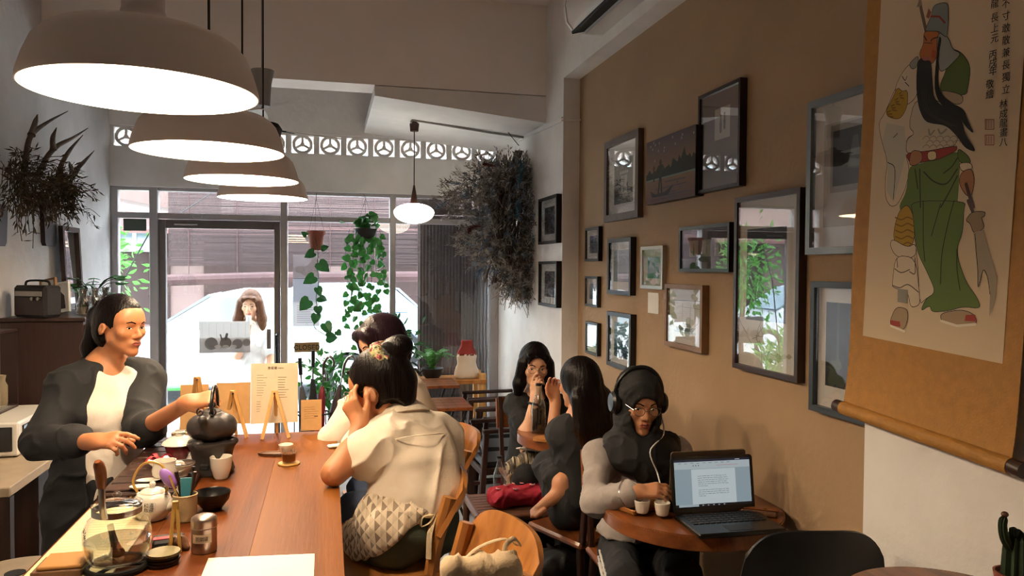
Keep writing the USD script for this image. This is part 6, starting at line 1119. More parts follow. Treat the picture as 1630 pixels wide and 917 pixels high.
t.part('lid', lathe([(.0525, .06), (.05, .066), (.03, .08), (.014, .085), (.012, .092), (.018, .0965), (.014, .0985), (0, .098)], 40, c), 'porcelain', 'white domed lid with a ring knob', smooth=50); t.part('rim', lathe([(.05, .057), (.0535, .06), (.05, .063), (.046, .06), (.05, .057)], 40, c), 'porcelain', smooth=60)
c = Tc(262, 762, TT); t = Thing('pitcher', 'small white spouted pitcher on the tea tray', 'pitcher', c); t.part('body', lathe([(0, 0), (.022, 0), (.033, .014), (.035, .028), (.03, .045), (.0325, .055), (.0295, .055), (.028, .045), (.031, .028), (0, .008)], 32, c), 'porcelain', smooth=60); t.part('spout', tube([c + A(-.028, 0, .045), c + A(-.045, -.004, .056)], [.009, .005], 8), 'porcelain'); t.part('handle', tube(spline([c + A(.03, 0, .045), c + A(.05, .0, .045), c + A(.052, 0, .025), c + A(.032, 0, .016)], 12), .004, 8), 'porcelain')
c = Tc(289, 757, TT); t = Thing('tea_bowl', 'small white tea bowl with a strainer beside the pitcher', 'bowl', c); t.part('bowl', lathe([(0, 0), (.018, 0), (.02, .008), (.038, .036), (.0365, .037), (.018, .012), (0, .009)], 32, c), 'porcelain', smooth=60); t.part('strainer', lathe([(0, .024), (.02, .03), (.034, .0385), (.038, .0385), (.0385, .0395), (.033, .0395), (0, .026)], 28, c), 'steel', smooth=60)
for i, (px_, py_, r, lb) in enumerate(((236, 768, .026, 'small white oval dish on the tea tray, farther of two'), (224, 778, .024, 'small white oval dish on the tea tray, nearer of two'))):
    c = Tc(px_, py_, TT); v, f = vf(lathe([(0, 0), (r * .6, 0), (r, .008), (r * .93, .009), (r * .5, .003), (0, .003)], 28)); single('dish', tm(v * A(1.25, .8, 1) + c, f), 'porcelain', lb, 'dish', smooth=60)
c = Tc(252, 742, TT); t = Thing('ribbon_bundle', 'small red ribbon bundle behind the pitcher', 'ribbon', c); t.part('knot', ellipsoid(c + A(0, 0, .015), (.014, .012, .014)), 'ribbon_red')
for a_ in (.3, 2.2, 4.0): d = A(math.cos(a_), math.sin(a_), 0); t.part('loop', tube(spline([c + A(0, 0, .015), c + d * .022 + A(0, 0, .035), c + d * .042 + A(0, 0, .02), c + A(0, 0, .012)], 12), .007, 6, flat=.35), 'ribbon_red')
# clay kettle on its stove
c = Tc(338, 752); t = Thing('clay_stove', 'dark clay stove under the kettle on the counter', 'stove', c)
t.part('body', lathe([(0, 0), (.062, 0), (.068, .012), (.058, .04), (.066, .078), (.075, .092), (.072, .103), (.05, .106), (0, .106)], 40, c), 'clay_kettle', smooth=60); t.part('vent', box(c + cd(0, 0, -1) * .06 + A(0, 0, .03), (.03, .012, .02), .004, np.array([cd(1, 0, 0), cd(0, 0, 1) * A(1, 1, 0), A(0, 0, 1)])), 'black_matte')
for k in range(3): a_ = 2.0 + k * 2.09; t.part('lug', ellipsoid(c + A(.06 * math.cos(a_), .06 * math.sin(a_), .1), (.02, .014, .014)), 'clay_kettle')
c = c + A(0, 0, .107); kx = np.array([cd(1, 0, 0), unit(cd(0, 0, 1) * A(1, 1, 0)), A(0, 0, 1)])
P = [ell(c + A(0, 0, .04), (.07, .066, .042))] + [ell(c + A(0, 0, .041) + kx[0] * .037 * math.cos(a_) + kx[1] * .034 * math.sin(a_), (.04, .04, .04), None, .006) for a_ in np.linspace(0, 2 * PI, 6)[:-1]]
P += [cone(c + A(0, 0, .048) - kx[1] * .055, c + A(0, 0, .074) - kx[1] * .095 + kx[0] * .008, .02, .011, .02), ball(c + A(0, 0, .08) - kx[1] * .097 + kx[0] * .008, .012, .01), ell(c + A(0, 0, .08), (.034, .034, .012), None, .012)]
t = Thing('clay_kettle', 'dark melon-shaped clay kettle with hoop handle held by the server', 'kettle', c); t.part('body', Field(P, .004).mesh(), 'clay_kettle', smooth=True); t.part('lid', lathe([(.03, .086), (.026, .092), (.012, .096), (.008, .101), (.013, .107), (.009, .114), (0, .116)], 28, c), 'clay_kettle', smooth=60)
vd = unit(c * A(1, 1, 0)); hv = unit(vd + .18 * A(vd[1], -vd[0], 0)); KH = [c + kx[0] * .008 + hv * q + A(0, 0, z) for q, z in ((-.04, .08), (-.05, .115), (-.032, .152), (0, .166), (.032, .152), (.05, .115), (.04, .08))]
t.part('handle', tube(spline(KH, 30), .0055, 10), 'glaze_black')
for q in (-1, 1): t.part('curl', tube([c + kx[0] * q * .018 - kx[1] * .045 + A(0, 0, .092) + (kx[0] * math.cos(a_) * q + A(0, 0, math.sin(a_))) * (.003 + .0013 * a_) for a_ in np.linspace(0, 7.5, 22)], .003, 6), 'clay_kettle')
# cups, bowl, tin
c = Tc(352, 762); single('tea_cup', lathe([(0, .0), (.018, 0), (.021, .004), (.03, .035), (.033, .068), (.0315, .0695), (.0295, .068), (.026, .035), (.014, .008), (0, .006)], 40, c), 'porcelain', 'tall white tea cup standing on the counter beside the stove', 'cup', smooth=60)
c = Tc(338, 811); single('black_bowl', lathe([(0, 0), (.024, 0), (.026, .006), (.043, .028), (.047, .047), (.0455, .049), (.043, .046), (.038, .028), (.02, .011), (0, .01)], 44, c), 'glaze_black', 'shallow glossy black bowl on the counter', 'bowl', smooth=60)
c = Tc(325, 877); t = Thing('tea_tin', 'round metal tea tin with a paper label on the counter', 'tin', c); t.part('body', lathe([(0, 0), (.026, 0), (.0275, .0015), (.0275, .058), (0, .058)], 40, c), 'tin'); t.part('lid', lathe([(.0283, .057), (.0285, .073), (.027, .078), (.022, .082), (.012, .084), (0, .0845)], 40, c), 'tin', smooth=50); t.part('lid_rim', lathe([(.0275, .0555), (.0292, .057), (.0275, .0595)], 40, c), 'tin')
la = [-PI / 2 - .06 + k * .09 for k in range(-9, 10)]; t.part('label', tm(np.array([c + A(.0279 * math.cos(a_), .0279 * math.sin(a_), z) for z in (.026, .046) for a_ in la]), [[i, i + 1, i + 20] for i in range(18)] + [[i, i + 20, i + 19] for i in range(18)]), 'label_paper')
for k, ch in enumerate('茶葉罐'): a_ = -PI / 2 - .06 + (k - 1) * .32; t.part('lettering', text(ch, .008, c + A(.0283 * math.cos(a_), .0283 * math.sin(a_), .032), (-math.sin(a_), math.cos(a_), 0), (0, 0, 1), .0002, cjk=True), 'ink_brown')
# pottery cup with tools
c = Tc(295, 828); t = Thing('tool_cup', 'tan pottery cup holding tea tools', 'cup', c); t.part('body', lathe([(0, 0), (.026, 0), (.0285, .004), (.029, .062), (.0305, .067), (.028, .069), (.0255, .066), (.025, .01), (0, .008)], 36, c), 'stone_glaze', smooth=50)
for nm, lb, a_, b_, r0, r1, mm, ct in (('tea_scoop', 'dark slender tea scoop leaning right in the pottery cup', (.008, -.005, .02), (.024, -.005, .125), .0025, .005, 'dark_wood', 'scoop'), ('tea_needle', 'black tea needle standing in the pottery cup', (.012, .01, .02), (.018, .01, .135), .0025, .0045, 'glaze_black', 'stick'), ('tea_tongs', 'dark wooden tongs leaning left in the pottery cup', (-.004, .004, .02), (-.022, .004, .125), .003, .0055, 'dark_wood', 'tongs'), ('bamboo_pick', 'pale bamboo pick in the pottery cup', (.0, -.012, .02), (-.036, -.01, .12), .002, .003, 'cane_gold', 'stick')):
    single(nm, tube([c + A(*a_), c + (A(*a_) + A(*b_)) / 2, c + A(*b_)], [r0, r0, r1], 8), mm, lb, ct)
t = Thing('tea_brush', 'purple bristled brush leaning out of the pottery cup', 'brush', c + A(-.008, 0, .02)); hd_ = c + A(-.03, 0, .09); t.part('handle', cyl(c + A(.006, 0, .02), hd_, .003), 'dark_wood'); t.part('bristles', ellipsoid(hd_ + A(-.01, 0, .02), (.015, .013, .03), frame3(A(-.55, 0, .8), (0, 1, 0))), 'purple')
single('blue_card', box(c + A(.004, .0, .085), (.03, .002, .05), .0005, frame3(A(0, 1, .1))[[0, 2, 1]]), 'blue_card', 'turquoise card standing in the pottery cup', 'card')
# white teapot with cane handle
c = Tc(243, 826); t = Thing('teapot', 'white porcelain teapot with arched cane handle', 'teapot', c); t.part('body', lathe([(0, 0), (.03, 0), (.034, .004), (.043, .02), (.0465, .042), (.042, .06), (.03, .07), (0, .072)], 44, c), 'porcelain', smooth=60); t.part('lid', lathe([(.031, .0695), (.029, .074), (.02, .079), (.007, .082), (.006, .086), (.0085, .09), (.006, .096), (0, .097)], 32, c), 'porcelain', smooth=60)
rx = cd(1, 0, 0); t.part('spout', tube(spline([c + rx * .038 + A(0, 0, .03), c + rx * .058 + A(0, 0, .045), c + rx * .066 + A(0, 0, .068), c + rx * .076 + A(0, 0, .083)], 14), np.linspace(.0145, .0075, 14), 12), 'porcelain')
t.part('cane_handle', tube(spline([c - rx * .036 + A(0, 0, .064), c - rx * .05 + A(0, 0, .1), c - rx * .022 + A(0, 0, .143), c + rx * .022 + A(0, 0, .14), c + rx * .04 + A(0, 0, .1), c + rx * .034 + A(0, 0, .064)], 26), .0032, 8), 'cane_gold', 'golden cane hoop handle'); t.part('handle_lug', [ellipsoid(c + rx * q * .035 + A(0, 0, .064), (.006, .006, .006)) for q in (-1, 1)], 'porcelain')
fy = unit(cd(.25, 0, -1) * A(1, 1, 0)); fx_ = unit(np.cross((0, 0, 1), fy) * 1); fx_ = np.cross(A(0, 0, 1), fy)
for k, ch in enumerate('和清敬寂'): a_ = fy * .0462; t.part('lettering', text(ch, .009, c + fy * (.0468 - .001 * (k // 2)) + fx_ * (-.006 + .012 * (k % 2)) + A(0, 0, .044 - .012 * (k // 2)), fx_, (0, 0, 1), .0003, cjk=True), 'ink_black')
# glass kettle on a trivet
c = at(187, 905, z=CZ); z0 = CZ + .012; t = Thing('trivet', 'black iron trivet under the glass kettle', 'trivet', c); t.part('ring', tube([c + A(.06 * math.cos(a_), .06 * math.sin(a_), .0075) for a_ in np.linspace(0, 2 * PI, 33)[:-1]], .0068, 8, closed=True), 'black_matte')
for k in range(3): a_ = k * 2.09; t.part('spoke', bar(c + A(0, 0, .008), c + A(.06 * math.cos(a_), .06 * math.sin(a_), .008), .01, .008), 'black_matte')
c = c + A(0, 0, .016); t = Thing('glass_kettle', 'round glass kettle with dark wooden side handle', 'kettle', c)
out = [(0, .002), (.045, .0), (.055, .005), (.064, .025), (.068, .05), (.066, .072), (.058, .092), (.049, .101), (.0465, .106), (.0465, .118), (.05, .122), (.05, .126), (.046, .127)]; inn = [(.0445, .118), (.0445, .105), (.0475, .099), (.0565, .09), (.0642, .071), (.066, .05), (.062, .026), (.053, .0075), (.045, .0035), (0, .0045)]
t.part('glass_body', lathe(out + inn, 56, c), 'glass_clear', smooth=60); t.part('water', lathe([(0, .006), (.045, .0045), (.052, .009), (.061, .027), (.0648, .048), (0, .048)], 48, c), 'glass_grey', smooth=60)
t.part('neck_band', lathe([(.0472, .104), (.049, .105), (.049, .117), (.0472, .118), (.0472, .104)], 48, c), 'steel', smooth=50); t.part('lid', lathe([(.044, .122), (.04, .128), (.02, .131), (0, .1315), (0, .1295), (.04, .125), (.044, .122)], 40, c), 'glass_clear', smooth=60); t.part('lid_knob', lathe([(0, .131), (.007, .131), (.006, .139), (.01, .145), (.007, .15), (0, .151)], 20, c), 'glass_clear', smooth=60)
hx = cd(0, 0, -1) * A(1, 1, 0); hx = unit(hx); lx = unit(np.cross((0, 0, 1), hx)); t.part('handle_arm', tube(spline([c + hx * .049 + A(0, 0, .108), c + hx * .058 + A(0, 0, .135), c + hx * .06 + A(0, 0, .18)], 10), .0075, 10, flat=.6), 'steel'); t.part('handle_grip', tube(spline([c + hx * .06 + A(0, 0, .176), c + hx * .064 + A(0, 0, .21), c + hx * .075 + A(0, 0, .235)], 12), [.0085, .0095, .0105, .011, .0112, .0112, .0112, .011, .0108, .0105, .009, .006], 14), 'mid_wood', 'dark polished wooden handle grip')
t.part('spout', tube(spline([c - lx * .0 + A(0, 0, .0) + unit(lx * .5 - hx) * .062 + A(0, 0, .06), c + unit(lx * .5 - hx) * .082 + A(0, 0, .085), c + unit(lx * .5 - hx) * .088 + A(0, 0, .102)], 10), np.linspace(.011, .006, 10), 12), 'glass_clear')
t.part('infuser_tube', tube(spline([c + hx * .02 + A(-.004, 0, .086), c + hx * .018 + A(.0, 0, .06), c + hx * .016 + A(.006, 0, .03), c + hx * .014 + A(.006, 0, .016)], 14), [.0065, .0065, .0065, .0065, .007, .0075, .008, .009, .011, .0135, .0155, .016, .014, .008], 14), 'glass_grey')
for k, ch in enumerate('心茶'): t.part('lettering', text(ch, .009, c + unit(hx - lx * .75) * .0665 + A(0, 0, .078 - .013 * k), unit(np.cross((0, 0, 1), unit(hx - lx * .75))), (0, 0, 1), .0003, cjk=True), 'ink_black')
# small things around the kettle
c = Tc(258, 898); t = Thing('coaster_stack', 'stack of round olive coasters behind the glass kettle', 'coaster', c)
for k in range(4): t.part('coaster', lathe([(0, k * .007), (.032, k * .007), (.034, k * .007 + .002), (.034, k * .007 + .0065), (.03, k * .007 + .0065), (0, k * .007 + .005)], 32, c + A(.003 * (k % 2), .002 * (k % 3), .0005)), 'olive_disc' if k == 3 else 'dark_wood', smooth=40)
c = Tc(264, 878); t = Thing('felt_pouch', 'black folded pouch with red trim beside the coasters', 'pouch', c); t.part('pouch', box(c + A(0, .03, .012), (.07, .05, .024), .006, Rz(.2)), 'black_matte'); t.part('red_trim', box(c + A(-.008, .018, .0255), (.045, .018, .003), .001, Rz(.2)), 'ribbon_red', 'red trim')
c = Tc(285, 872); t = Thing('tea_pet', 'small brown clay tea pet beside the runner', 'figurine', c); t.part('body', Field([ell(c + A(0, 0, .014), (.018, .022, .015)), ell(c + A(0, -.018, .022), (.012, .012, .011)), ball(c + A(-.007, -.024, .032), .004, .004), ball(c + A(.007, -.024, .032), .004, .004), cone(c + A(-.014, -.012, .004), c + A(-.02, -.02, .004), .006), cone(c + A(.014, -.012, .004), c + A(.02, -.02, .004), .006)], .002).mesh(), 'leather_brown', smooth=True)
c = Tc(277, 884); t = Thing('bamboo_tongs', 'golden bamboo tongs propped upright beside the tea pet', 'tongs', c); top_ = c + A(-.002, .03, .105)
for q in (-1, 1): t.part('arm', bar(c + A(q * .011, .01, .0), top_ + A(q * .003, 0, 0), .008, .0035, .001), 'cane_gold')
t.part('bridge', box(top_, (.014, .008, .02), .002), 'cane_gold')
c = Tc(106, 908); t = Thing('wooden_box', 'flat brown wooden box at the left corner of the runner', 'box', c); t.part('box_body', boxz(c[0] - .05, c[0] + .045, c[1] - .06, c[1] + .03, CZ + .006, CZ + .022, .002), 'leather_brown'); t.part('box_lid', boxz(c[0] - .04, c[0] + .045, c[1] - .055, c[1] + .028, CZ + .0225, CZ + .030, .002), 'book_gold')
q0, q1, q2, q3 = Tc(332, 889), Tc(501, 882), Tc(498, 960), Tc(300, 968)
m = prism([(p[0], p[1]) for p in (q3, q2, q1, q0)], .0006, (0, 0, CZ + .0006)); t = Thing('paper_sheet', 'white sheet of paper lying on the counter in front', 'paper', (q0 + q2) / 2); t.part('sheet', m, 'paper_white'); e = unit(q1 - q0); u_ = unit(np.cross((0, 0, 1), e)); t.part('faint_print', [text(w_, .005, q0 * (1 - k) + q1 * k - u_ * .018 + A(0, 0, .0009), e, u_, .0001) for w_, k in (('ll', .3), ('llll', .78))], 'label_paper')
# leaf tray with cup and glass of tea
c = Tc(446, 730); t = Thing('leaf_tray', 'carved wooden leaf tray with a cup on it', 'tray', c); lf = [(-.07, .02), (-.05, .004), (-.02, -.006), (.01, -.012), (.04, -.004), (.056, .012), (.04, .03), (.01, .036), (-.02, .028), (-.05, .03)]
t.part('tray', prism(lf, .008, c + A(-.005, .035, .0005)), 'leather_brown'); t.part('rim', tube([c + A(x - .005, y + .035, .009) for x, y in lf], .003, 6, closed=True), 'leather_brown')
c2 = Tc(455, 722, CZ + .009); single('tea_cup', lathe([(0, 0), (.014, 0), (.0235, .02), (.025, .032), (.0235, .033), (.02, .018), (0, .005)], 32, c2), 'porcelain', 'small white tea cup on the carved leaf tray', 'cup', smooth=60)
c3 = Tc(460, 739); single('coaster', lathe([(0, 0), (.034, 0), (.036, .003), (.034, .006), (0, .006)], 36, c3), 'cane_gold', 'round golden coaster under the glass of amber tea', 'coaster', smooth=40)
c3 = c3 + A(0, 0, .0065); t = Thing('tea_glass', 'small glass of amber tea on a golden coaster', 'glass', c3); t.part('glass', lathe([(0, 0), (.021, 0), (.0225, .003), (.0235, .05), (.0222, .05), (.0208, .005), (0, .004)], 36, c3), 'glass_clear', smooth=50); t.part('tea', lathe([(0, .005), (.0205, .005), (.0212, .03), (0, .03)], 32, c3), 'tea_amber', smooth=40)
c = Tc(598, 880) if 0 else Tc(535, 712); single('paper_napkin', box(c + A(0, 0, .006), (.06, .03, .01), .004, Rz(.3)), 'paper_white', 'crumpled white napkin by the far elbow on the counter', 'napkin')
# easels with menu boards at the far end
def easel(label, apex, fl, fr, back_d=.07, w=.013):
    a_ = at(*apex, Y=3.03); f0, f1 = at(*fl, z=CZ), at(*fr, z=CZ); t = Thing('easel', label, 'easel', ((f0 + f1) / 2)); n_ = A(0, 1, 0)
    t.part('leg', bar(a_ - A(.004, 0, 0), f0, w, .006, .001, (0, 1, 0)), 'pine'); t.part('leg', bar(a_ + A(.004, 0, 0), f1, w, .006, .001, (0, 1, 0)), 'pine'); b_ = (f0 + f1) / 2; b_[1] = 3.07; t.part('back_leg', bar(a_ + n_ * .006, b_ * A(1, 1, 0) + A(0, 0, CZ), w * .8, .006, .001, (0, 1, 0)), 'pine')
    t.part('hinge_screw', cyl(a_ - n_ * .008 - A(0, 0, .01), a_ + n_ * .008 - A(0, 0, .01), .004), 'steel'); return a_
def board(name, label, cat, px4, Y, mm, art=None):
    l, tp, r, b = px4; p = at(l, b, Y=Y); q = at(r, b, Y=Y); z1 = at((l + r) / 2, tp, Y=Y)[2]; z0 = p[2]; t = Thing(name, label, cat, (p + q) / 2); h = z1 - z0; up_ = unit(A(0, .12, 1)); ux_ = A(1, 0, 0)
    w = q[0] - p[0]; n_ = np.cross(ux_, up_); t.part('board', prism([(0, 0), (w, 0), (w, h), (0, h)], .003, p - n_ * .003, ux_, up_), mm)
    if art: a = Art(); art(a, w, h); m, c = a.mesh(p + n_ * .0002, ux_, up_, .00005); t.part('printed_text', m, 'print', cols=c)
    return t, p, ux_, up_, w, h, n_
easel('pine table easel with a wide centre board at the left of the three', (314, 600), (302, 690), (330, 696), w=.016)
easel('pine table easel holding the middle kraft board', (371, 622), (357, 692), (393, 697)); easel('pine table easel in front of the printed menu', (437, 622), (417, 700), (460, 697))
board('kraft_board', 'plain kraft board, leftmost on the counter end', 'board', (286, 613, 331, 684), 3.045, 'kraft'); board('kraft_board', 'plain kraft board between the left easel and the menu', 'board', (344, 610, 398, 676), 3.045, 'kraft')
def menu_art(a, w, h):
    g = np.random.default_rng(8)
    for k in range(9): L = g.uniform(.1, .22); a.rect(.12 * w, h * (.80 - k * .042), (.12 + L) * w, h * (.806 - k * .042), '8d7a62')
    for k in range(9): L = g.uniform(.12, .26); a.rect(.57 * w, h * (.76 - k * .042), (.57 + L) * w, h * (.766 - k * .042), '6d5a44' if k != 4 else '3a2c1e')
    for k in range(5): L = g.uniform(.06, .1); a.rect(.12 * w, h * (.36 - k * .04), (.12 + L) * w, h * (.366 - k * .04), '8d7a62')
t, p, ux_, up_, w, h, n_ = board('menu', 'cream printed menu sheet standing on an easel', 'menu', (399, 579, 474, 675), 3.05, 'label_paper', menu_art); t.part('heading', [text('茶菜單', .009, p + ux_ * w * .45 + up_ * h * .90 + n_ * .0008, ux_, up_, .0002, cjk=True), text('menu', .006, p + ux_ * w * .63 + up_ * h * .905 + n_ * .0008, ux_, up_, .0002)], 'ink_black')
def card_art(a, w, h):
    g = np.random.default_rng(3)
    for k in range(6): a.line([(w * .15, h * (.75 - k * .07)), (w * g.uniform(.6, .9), h * (.76 - k * .07))], .0012, '6e4f28')
    a.line([(w * .65, h * .46), (w * .8, h * .46)], .003, '2c1d0e')
board('kraft_card', 'small kraft card standing at the right end of the menus', 'card', (479, 637, 512, 686), 3.05, 'kraft', card_art)
# ------------------------------------------------------------------ laptop table
lt = [at(1068, 838, z=TZ), at(1205, 828, z=TZ)]; e = unit((lt[1] - lt[0]) * A(1, 1, 0)); n_ = np.cross(A(0, 0, 1), e)
LW, LD = .335, .21; hb_ = at(1074, 818, z=TZ + .012); sc0 = hb_
h1 = at(1074, 820, z=TZ + .014); h2 = at(1200, 812, z=TZ + .014); e = unit((h2 - h1) * A(1, 1, 0)); n_ = np.cross(A(0, 0, 1), e); mid = (h1 + h2) / 2; LW = np.linalg.norm(h2 - h1) + .01; o = mid - e * LW / 2; o[2] = TZ + .001
t = Thing('laptop', 'black laptop facing the camera showing a text document', 'laptop', mid * A(1, 1, 0) + A(0, 0, TZ)); LD = LW * .66
R = np.array([e, n_, A(0, 0, 1)]); base_c = mid - n_ * LD / 2; base_c[2] = TZ + .009; t.part('base', box(base_c, (LW, LD, .016), .004, R), 'black_plastic'); mat('key_black', '1e1e20', .5)
for r in range(5):
    for k in range(13):
        kp = base_c + e * (-LW * .43 + (k + .5) * LW * .86 / 13) + n_ * (LD * .38 - r * LD * .098) + A(0, 0, .0087); t.part('key', box(kp, (LW * .055, LD * .078, .003), .0006, R), 'key_black')
t.part('touchpad', box(base_c - n_ * LD * .3 + A(0, 0, .0082), (LW * .28, LD * .26, .0012), .0004, R), 'key_black')
tilt = .16; up_ = unit(A(0, 0, 1) + n_ * tilt); hgt = at(1130, 730, Y=mid[1])[2] - TZ - .014
oo = mid - e * LW / 2 + A(0, 0, 0); oo[2] = TZ + .017; sn = np.cross(e, up_); lid = sg.box(0, 0, LW, hgt).buffer(-.012).buffer(.012)
scr = t.part('screen_lid', prism(lid, .007, oo - sn * .007, e, up_), 'black_plastic'); a = Art(); w, h = LW - .022, hgt - .03
a.rect(0, 0, w, h, '98acb5'); a.rect(0, .955 * h, w, h, '15203a'); a.rect(0, .8 * h, w, .955 * h, 'b9c6cb'); a.rect(0, 0, w, .05 * h, '10131a'); a.rect(.04 * w, -.0 * h, .3 * w, .05 * h, 'a9b9c0'); a.rect(.22 * w, .05 * h, .8 * w, .79 * h, 'cbd8dc')
g = np.random.default_rng(5)
for k in range(11):
    if k == 6: continue
    x = .3 * w
    while x < (.68 if k not in (5, 10) else .4) * w: q_ = w * g.uniform(.02, .06); a.rect(x, h * (.64 - .042 * k), min(x + q_, .7 * w), h * (.648 - .042 * k), '5d6a72'); x += q_ + w * .008
for k in range(5): a.rect((.34 + .07 * k) * w, .015 * h, (.36 + .07 * k) * w, .035 * h, 'a8b2bd')
for k in range(9): a.rect((.05 + .08 * k) * w, .92 * h, (.09 + .08 * k) * w, .93 * h, '6d7880')
for k in range(3): a.rect((.24 + .035 * k) * w, .86 * h, (.25 + .035 * k) * w, .885 * h, '2c343c')
a.rect(.55 * w, .86 * h, .84 * w, .87 * h, 'c08f98'); a.rect(.8 * w, .97 * h, .86 * w, .985 * h, 'd8dde0')
m, c = a.mesh(oo + e * .011 + up_ * .02 + sn * .0004, e, up_, .00003); t.part('display', m, 'print_screen', 'lit screen with a document window', parent=scr, cols=c)
mat('laptop_grey', '5a4a3c', .4, metal=.3); lp = at(1118, 722, Y=mid[1] + .12); t = Thing('laptop', 'grey laptop whose lid shows behind the black laptop', 'laptop', (lp[0], lp[1], TZ)); b_ = mid + n_ * .075; b_[2] = TZ + .008; R2 = R
t.part('base', box(b_ + n_ * .07 + e * .0, (LW * .92, .15, .014), .004, R), 'laptop_grey'); t.part('screen_lid', prism(sg.box(0, 0, LW * .92, hgt + .012).buffer(-.01).buffer(.01), .007, b_ - e * LW * .46 - n_ * .006 + A(0, 0, .008), e, unit(A(0, 0, 1) - n_ * .06)), 'laptop_grey')
c = at(1022, 812, z=TZ); t = Thing('tea_tray', 'small wooden tray with two cups on the laptop table', 'tray', c); mz = c + A(0.0, .02, 0); R = Rz(.35)
t.part('tray_base', box(mz + A(0, 0, .006), (.16, .11, .008), .003, R), 'oak_flat'); t.part('tray_edge', [box(mz + A(*(A(x, y, 0) @ R)) + A(0, 0, .013), s_, .003, R) for x, y, s_ in ((-.078, 0, (.007, .11, .014)), (.078, 0, (.007, .11, .014)), (0, .052, (.16, .007, .014)), (0, -.052, (.16, .007, .014)))], 'oak_flat')
for px_, py_, lb in ((1022, 816, 'small cream tea cup on the tray, the left one'), (1054, 820, 'small cream tea cup on the tray, the right one')):
    c = at(px_, py_, z=TZ + .0105); single('tea_cup', lathe([(0, 0), (.018, 0), (.021, .004), (.0265, .036), (.027, .043), (.0255, .044), (.024, .036), (.016, .006), (0, .005)], 36, c), 'porcelain', lb, 'cup', smooth=60)
c = at(1014, 800, z=TZ + .0105); t = Thing('tea_server', 'small glass server of dark red tea on the wooden tray', 'jug', c); t.part('glass', lathe([(0, 0), (.03, 0), (.034, .004), (.036, .05), (.037, .06), (.0355, .06), (.0335, .048), (.031, .006), (0, .005)], 36, c), 'glass_clear', smooth=50); t.part('tea', lathe([(0, .006), (.0305, .006), (.0325, .042), (0, .042)], 32, c), 'tea_red', smooth=40); t.part('handle', tube(spline([c + A(-.034, -.01, .05), c + A(-.056, -.014, .046), c + A(-.056, -.014, .02), c + A(-.034, -.01, .014)], 12), .003, 6), 'glass_clear')
c = at(1206, 818, z=TZ); c[0] = min(c[0], 1.47); t = Thing('leather_wallet', 'brown leather wallet on the table against the wall', 'wallet', c); t.part('body', box(c + A(0, 0, .011), (.13, .075, .02), .006, Rz(-.6)), 'leather_brown'); t.part('flap', box(c + A(.004, -.006, .0235), (.128, .05, .005), .002, Rz(-.6)), 'mid_wood'); t.part('clasp', cyl(c + A(.01, -.03, .025), c + A(.01, -.03, .029), .006), 'brass')
# cactus
c = at(1622, 880, z=.93); c = A(1.372, 1.24, .93); top_ = at(1612, 802, d=1.62)
leafmat('cactus_green', '263a22', '35502c'); mat('cactus', '2d3f27', .6, var=.3, scale=30); t = Thing('cactus', 'dark green branching cactus at the right edge', 'plant', c); t.part('pot', lathe([(0, 0), (.03, 0), (.04, .055), (.036, .055), (.032, .045), (0, .045)], 24, c), 'terracotta')
def ribbed(P, r, n=10):
    m = tube(spline(P, 22), np.interp(np.linspace(0, 1, 22), [0, .1, .85, 1], [r * .8, r, r * .85, r * .2]), 20); v = np.array(m.vertices).copy(); nn = np.array(m.vertex_normals); i = np.arange(len(v)) % 20; return tm(v + nn * (r * .16 * np.cos(i * PI))[:, None], m.faces)
t.part('stem', ribbed([c + A(0, 0, .04), c + A(.0, 0, .09), c + A(.002, 0, .14)], .023), 'cactus'); t.part('branch', ribbed([c + A(-.008, 0, .1), c + A(-.028, .0, .125), c + A(-.035, 0, .155), c + A(-.03, 0, .175)], .008), 'cactus'); t.part('branch', ribbed([c + A(.0, 0, .12), c + A(-.012, -.005, .14), c + A(-.012, -.005, .15)], .008), 'cactus'); t.part('tip', ellipsoid(c + A(-.03, 0, .177), (.007, .007, .006)), 'leather_brown')
OR = ['first', 'second', 'third', 'fourth', 'fifth', 'sixth']
# ------------------------------------------------------------------ left wall: cabinet, shelf things, antlers
mat('cabinet_brown', '2e1a15', .4, var=.25, scale=12, stretch=(6, 6, .5)); mat('glass_dark', '15181c', .1); mat('oven_white', 'd9d6cf', .35); mat('slab_beige', 'a3927c', .6, var=.1, scale=12); mat('antler', '4a3c35', .7, col2='6b5a4e', scale=18); mat('herb', '3b3022', .9, col2='584a34', scale=30)
t = Thing('cabinet', 'tall dark brown cabinet against the left wall behind the server', 'cabinet', (-1.42, 4.8, 0)); cz = 1.33
t.part('body', boxz(-1.625, -1.24, 4.36, 5.25, 0.0, cz - .02, .004), 'cabinet_brown'); t.part('top_board', boxz(-1.628, -1.225, 4.345, 5.265, cz - .02, cz, .004), 'cabinet_brown')
for k in range(2): d_ = t.part('door', boxz(-1.239, -1.222, 4.38 + k * .435, 4.80 + k * .435, .06, cz - .04, .004), 'cabinet_brown'); t.part('handle', cyl((-1.212, 4.76 + k * .08, .75), (-1.212, 4.76 + k * .08, .87), .006), 'brass', parent=d_)
def on(px_, py_): q = at(px_, py_, z=cz); return A(np.clip(q[0], -1.58, -1.27), np.clip(q[1], 4.4, 5.2), cz)
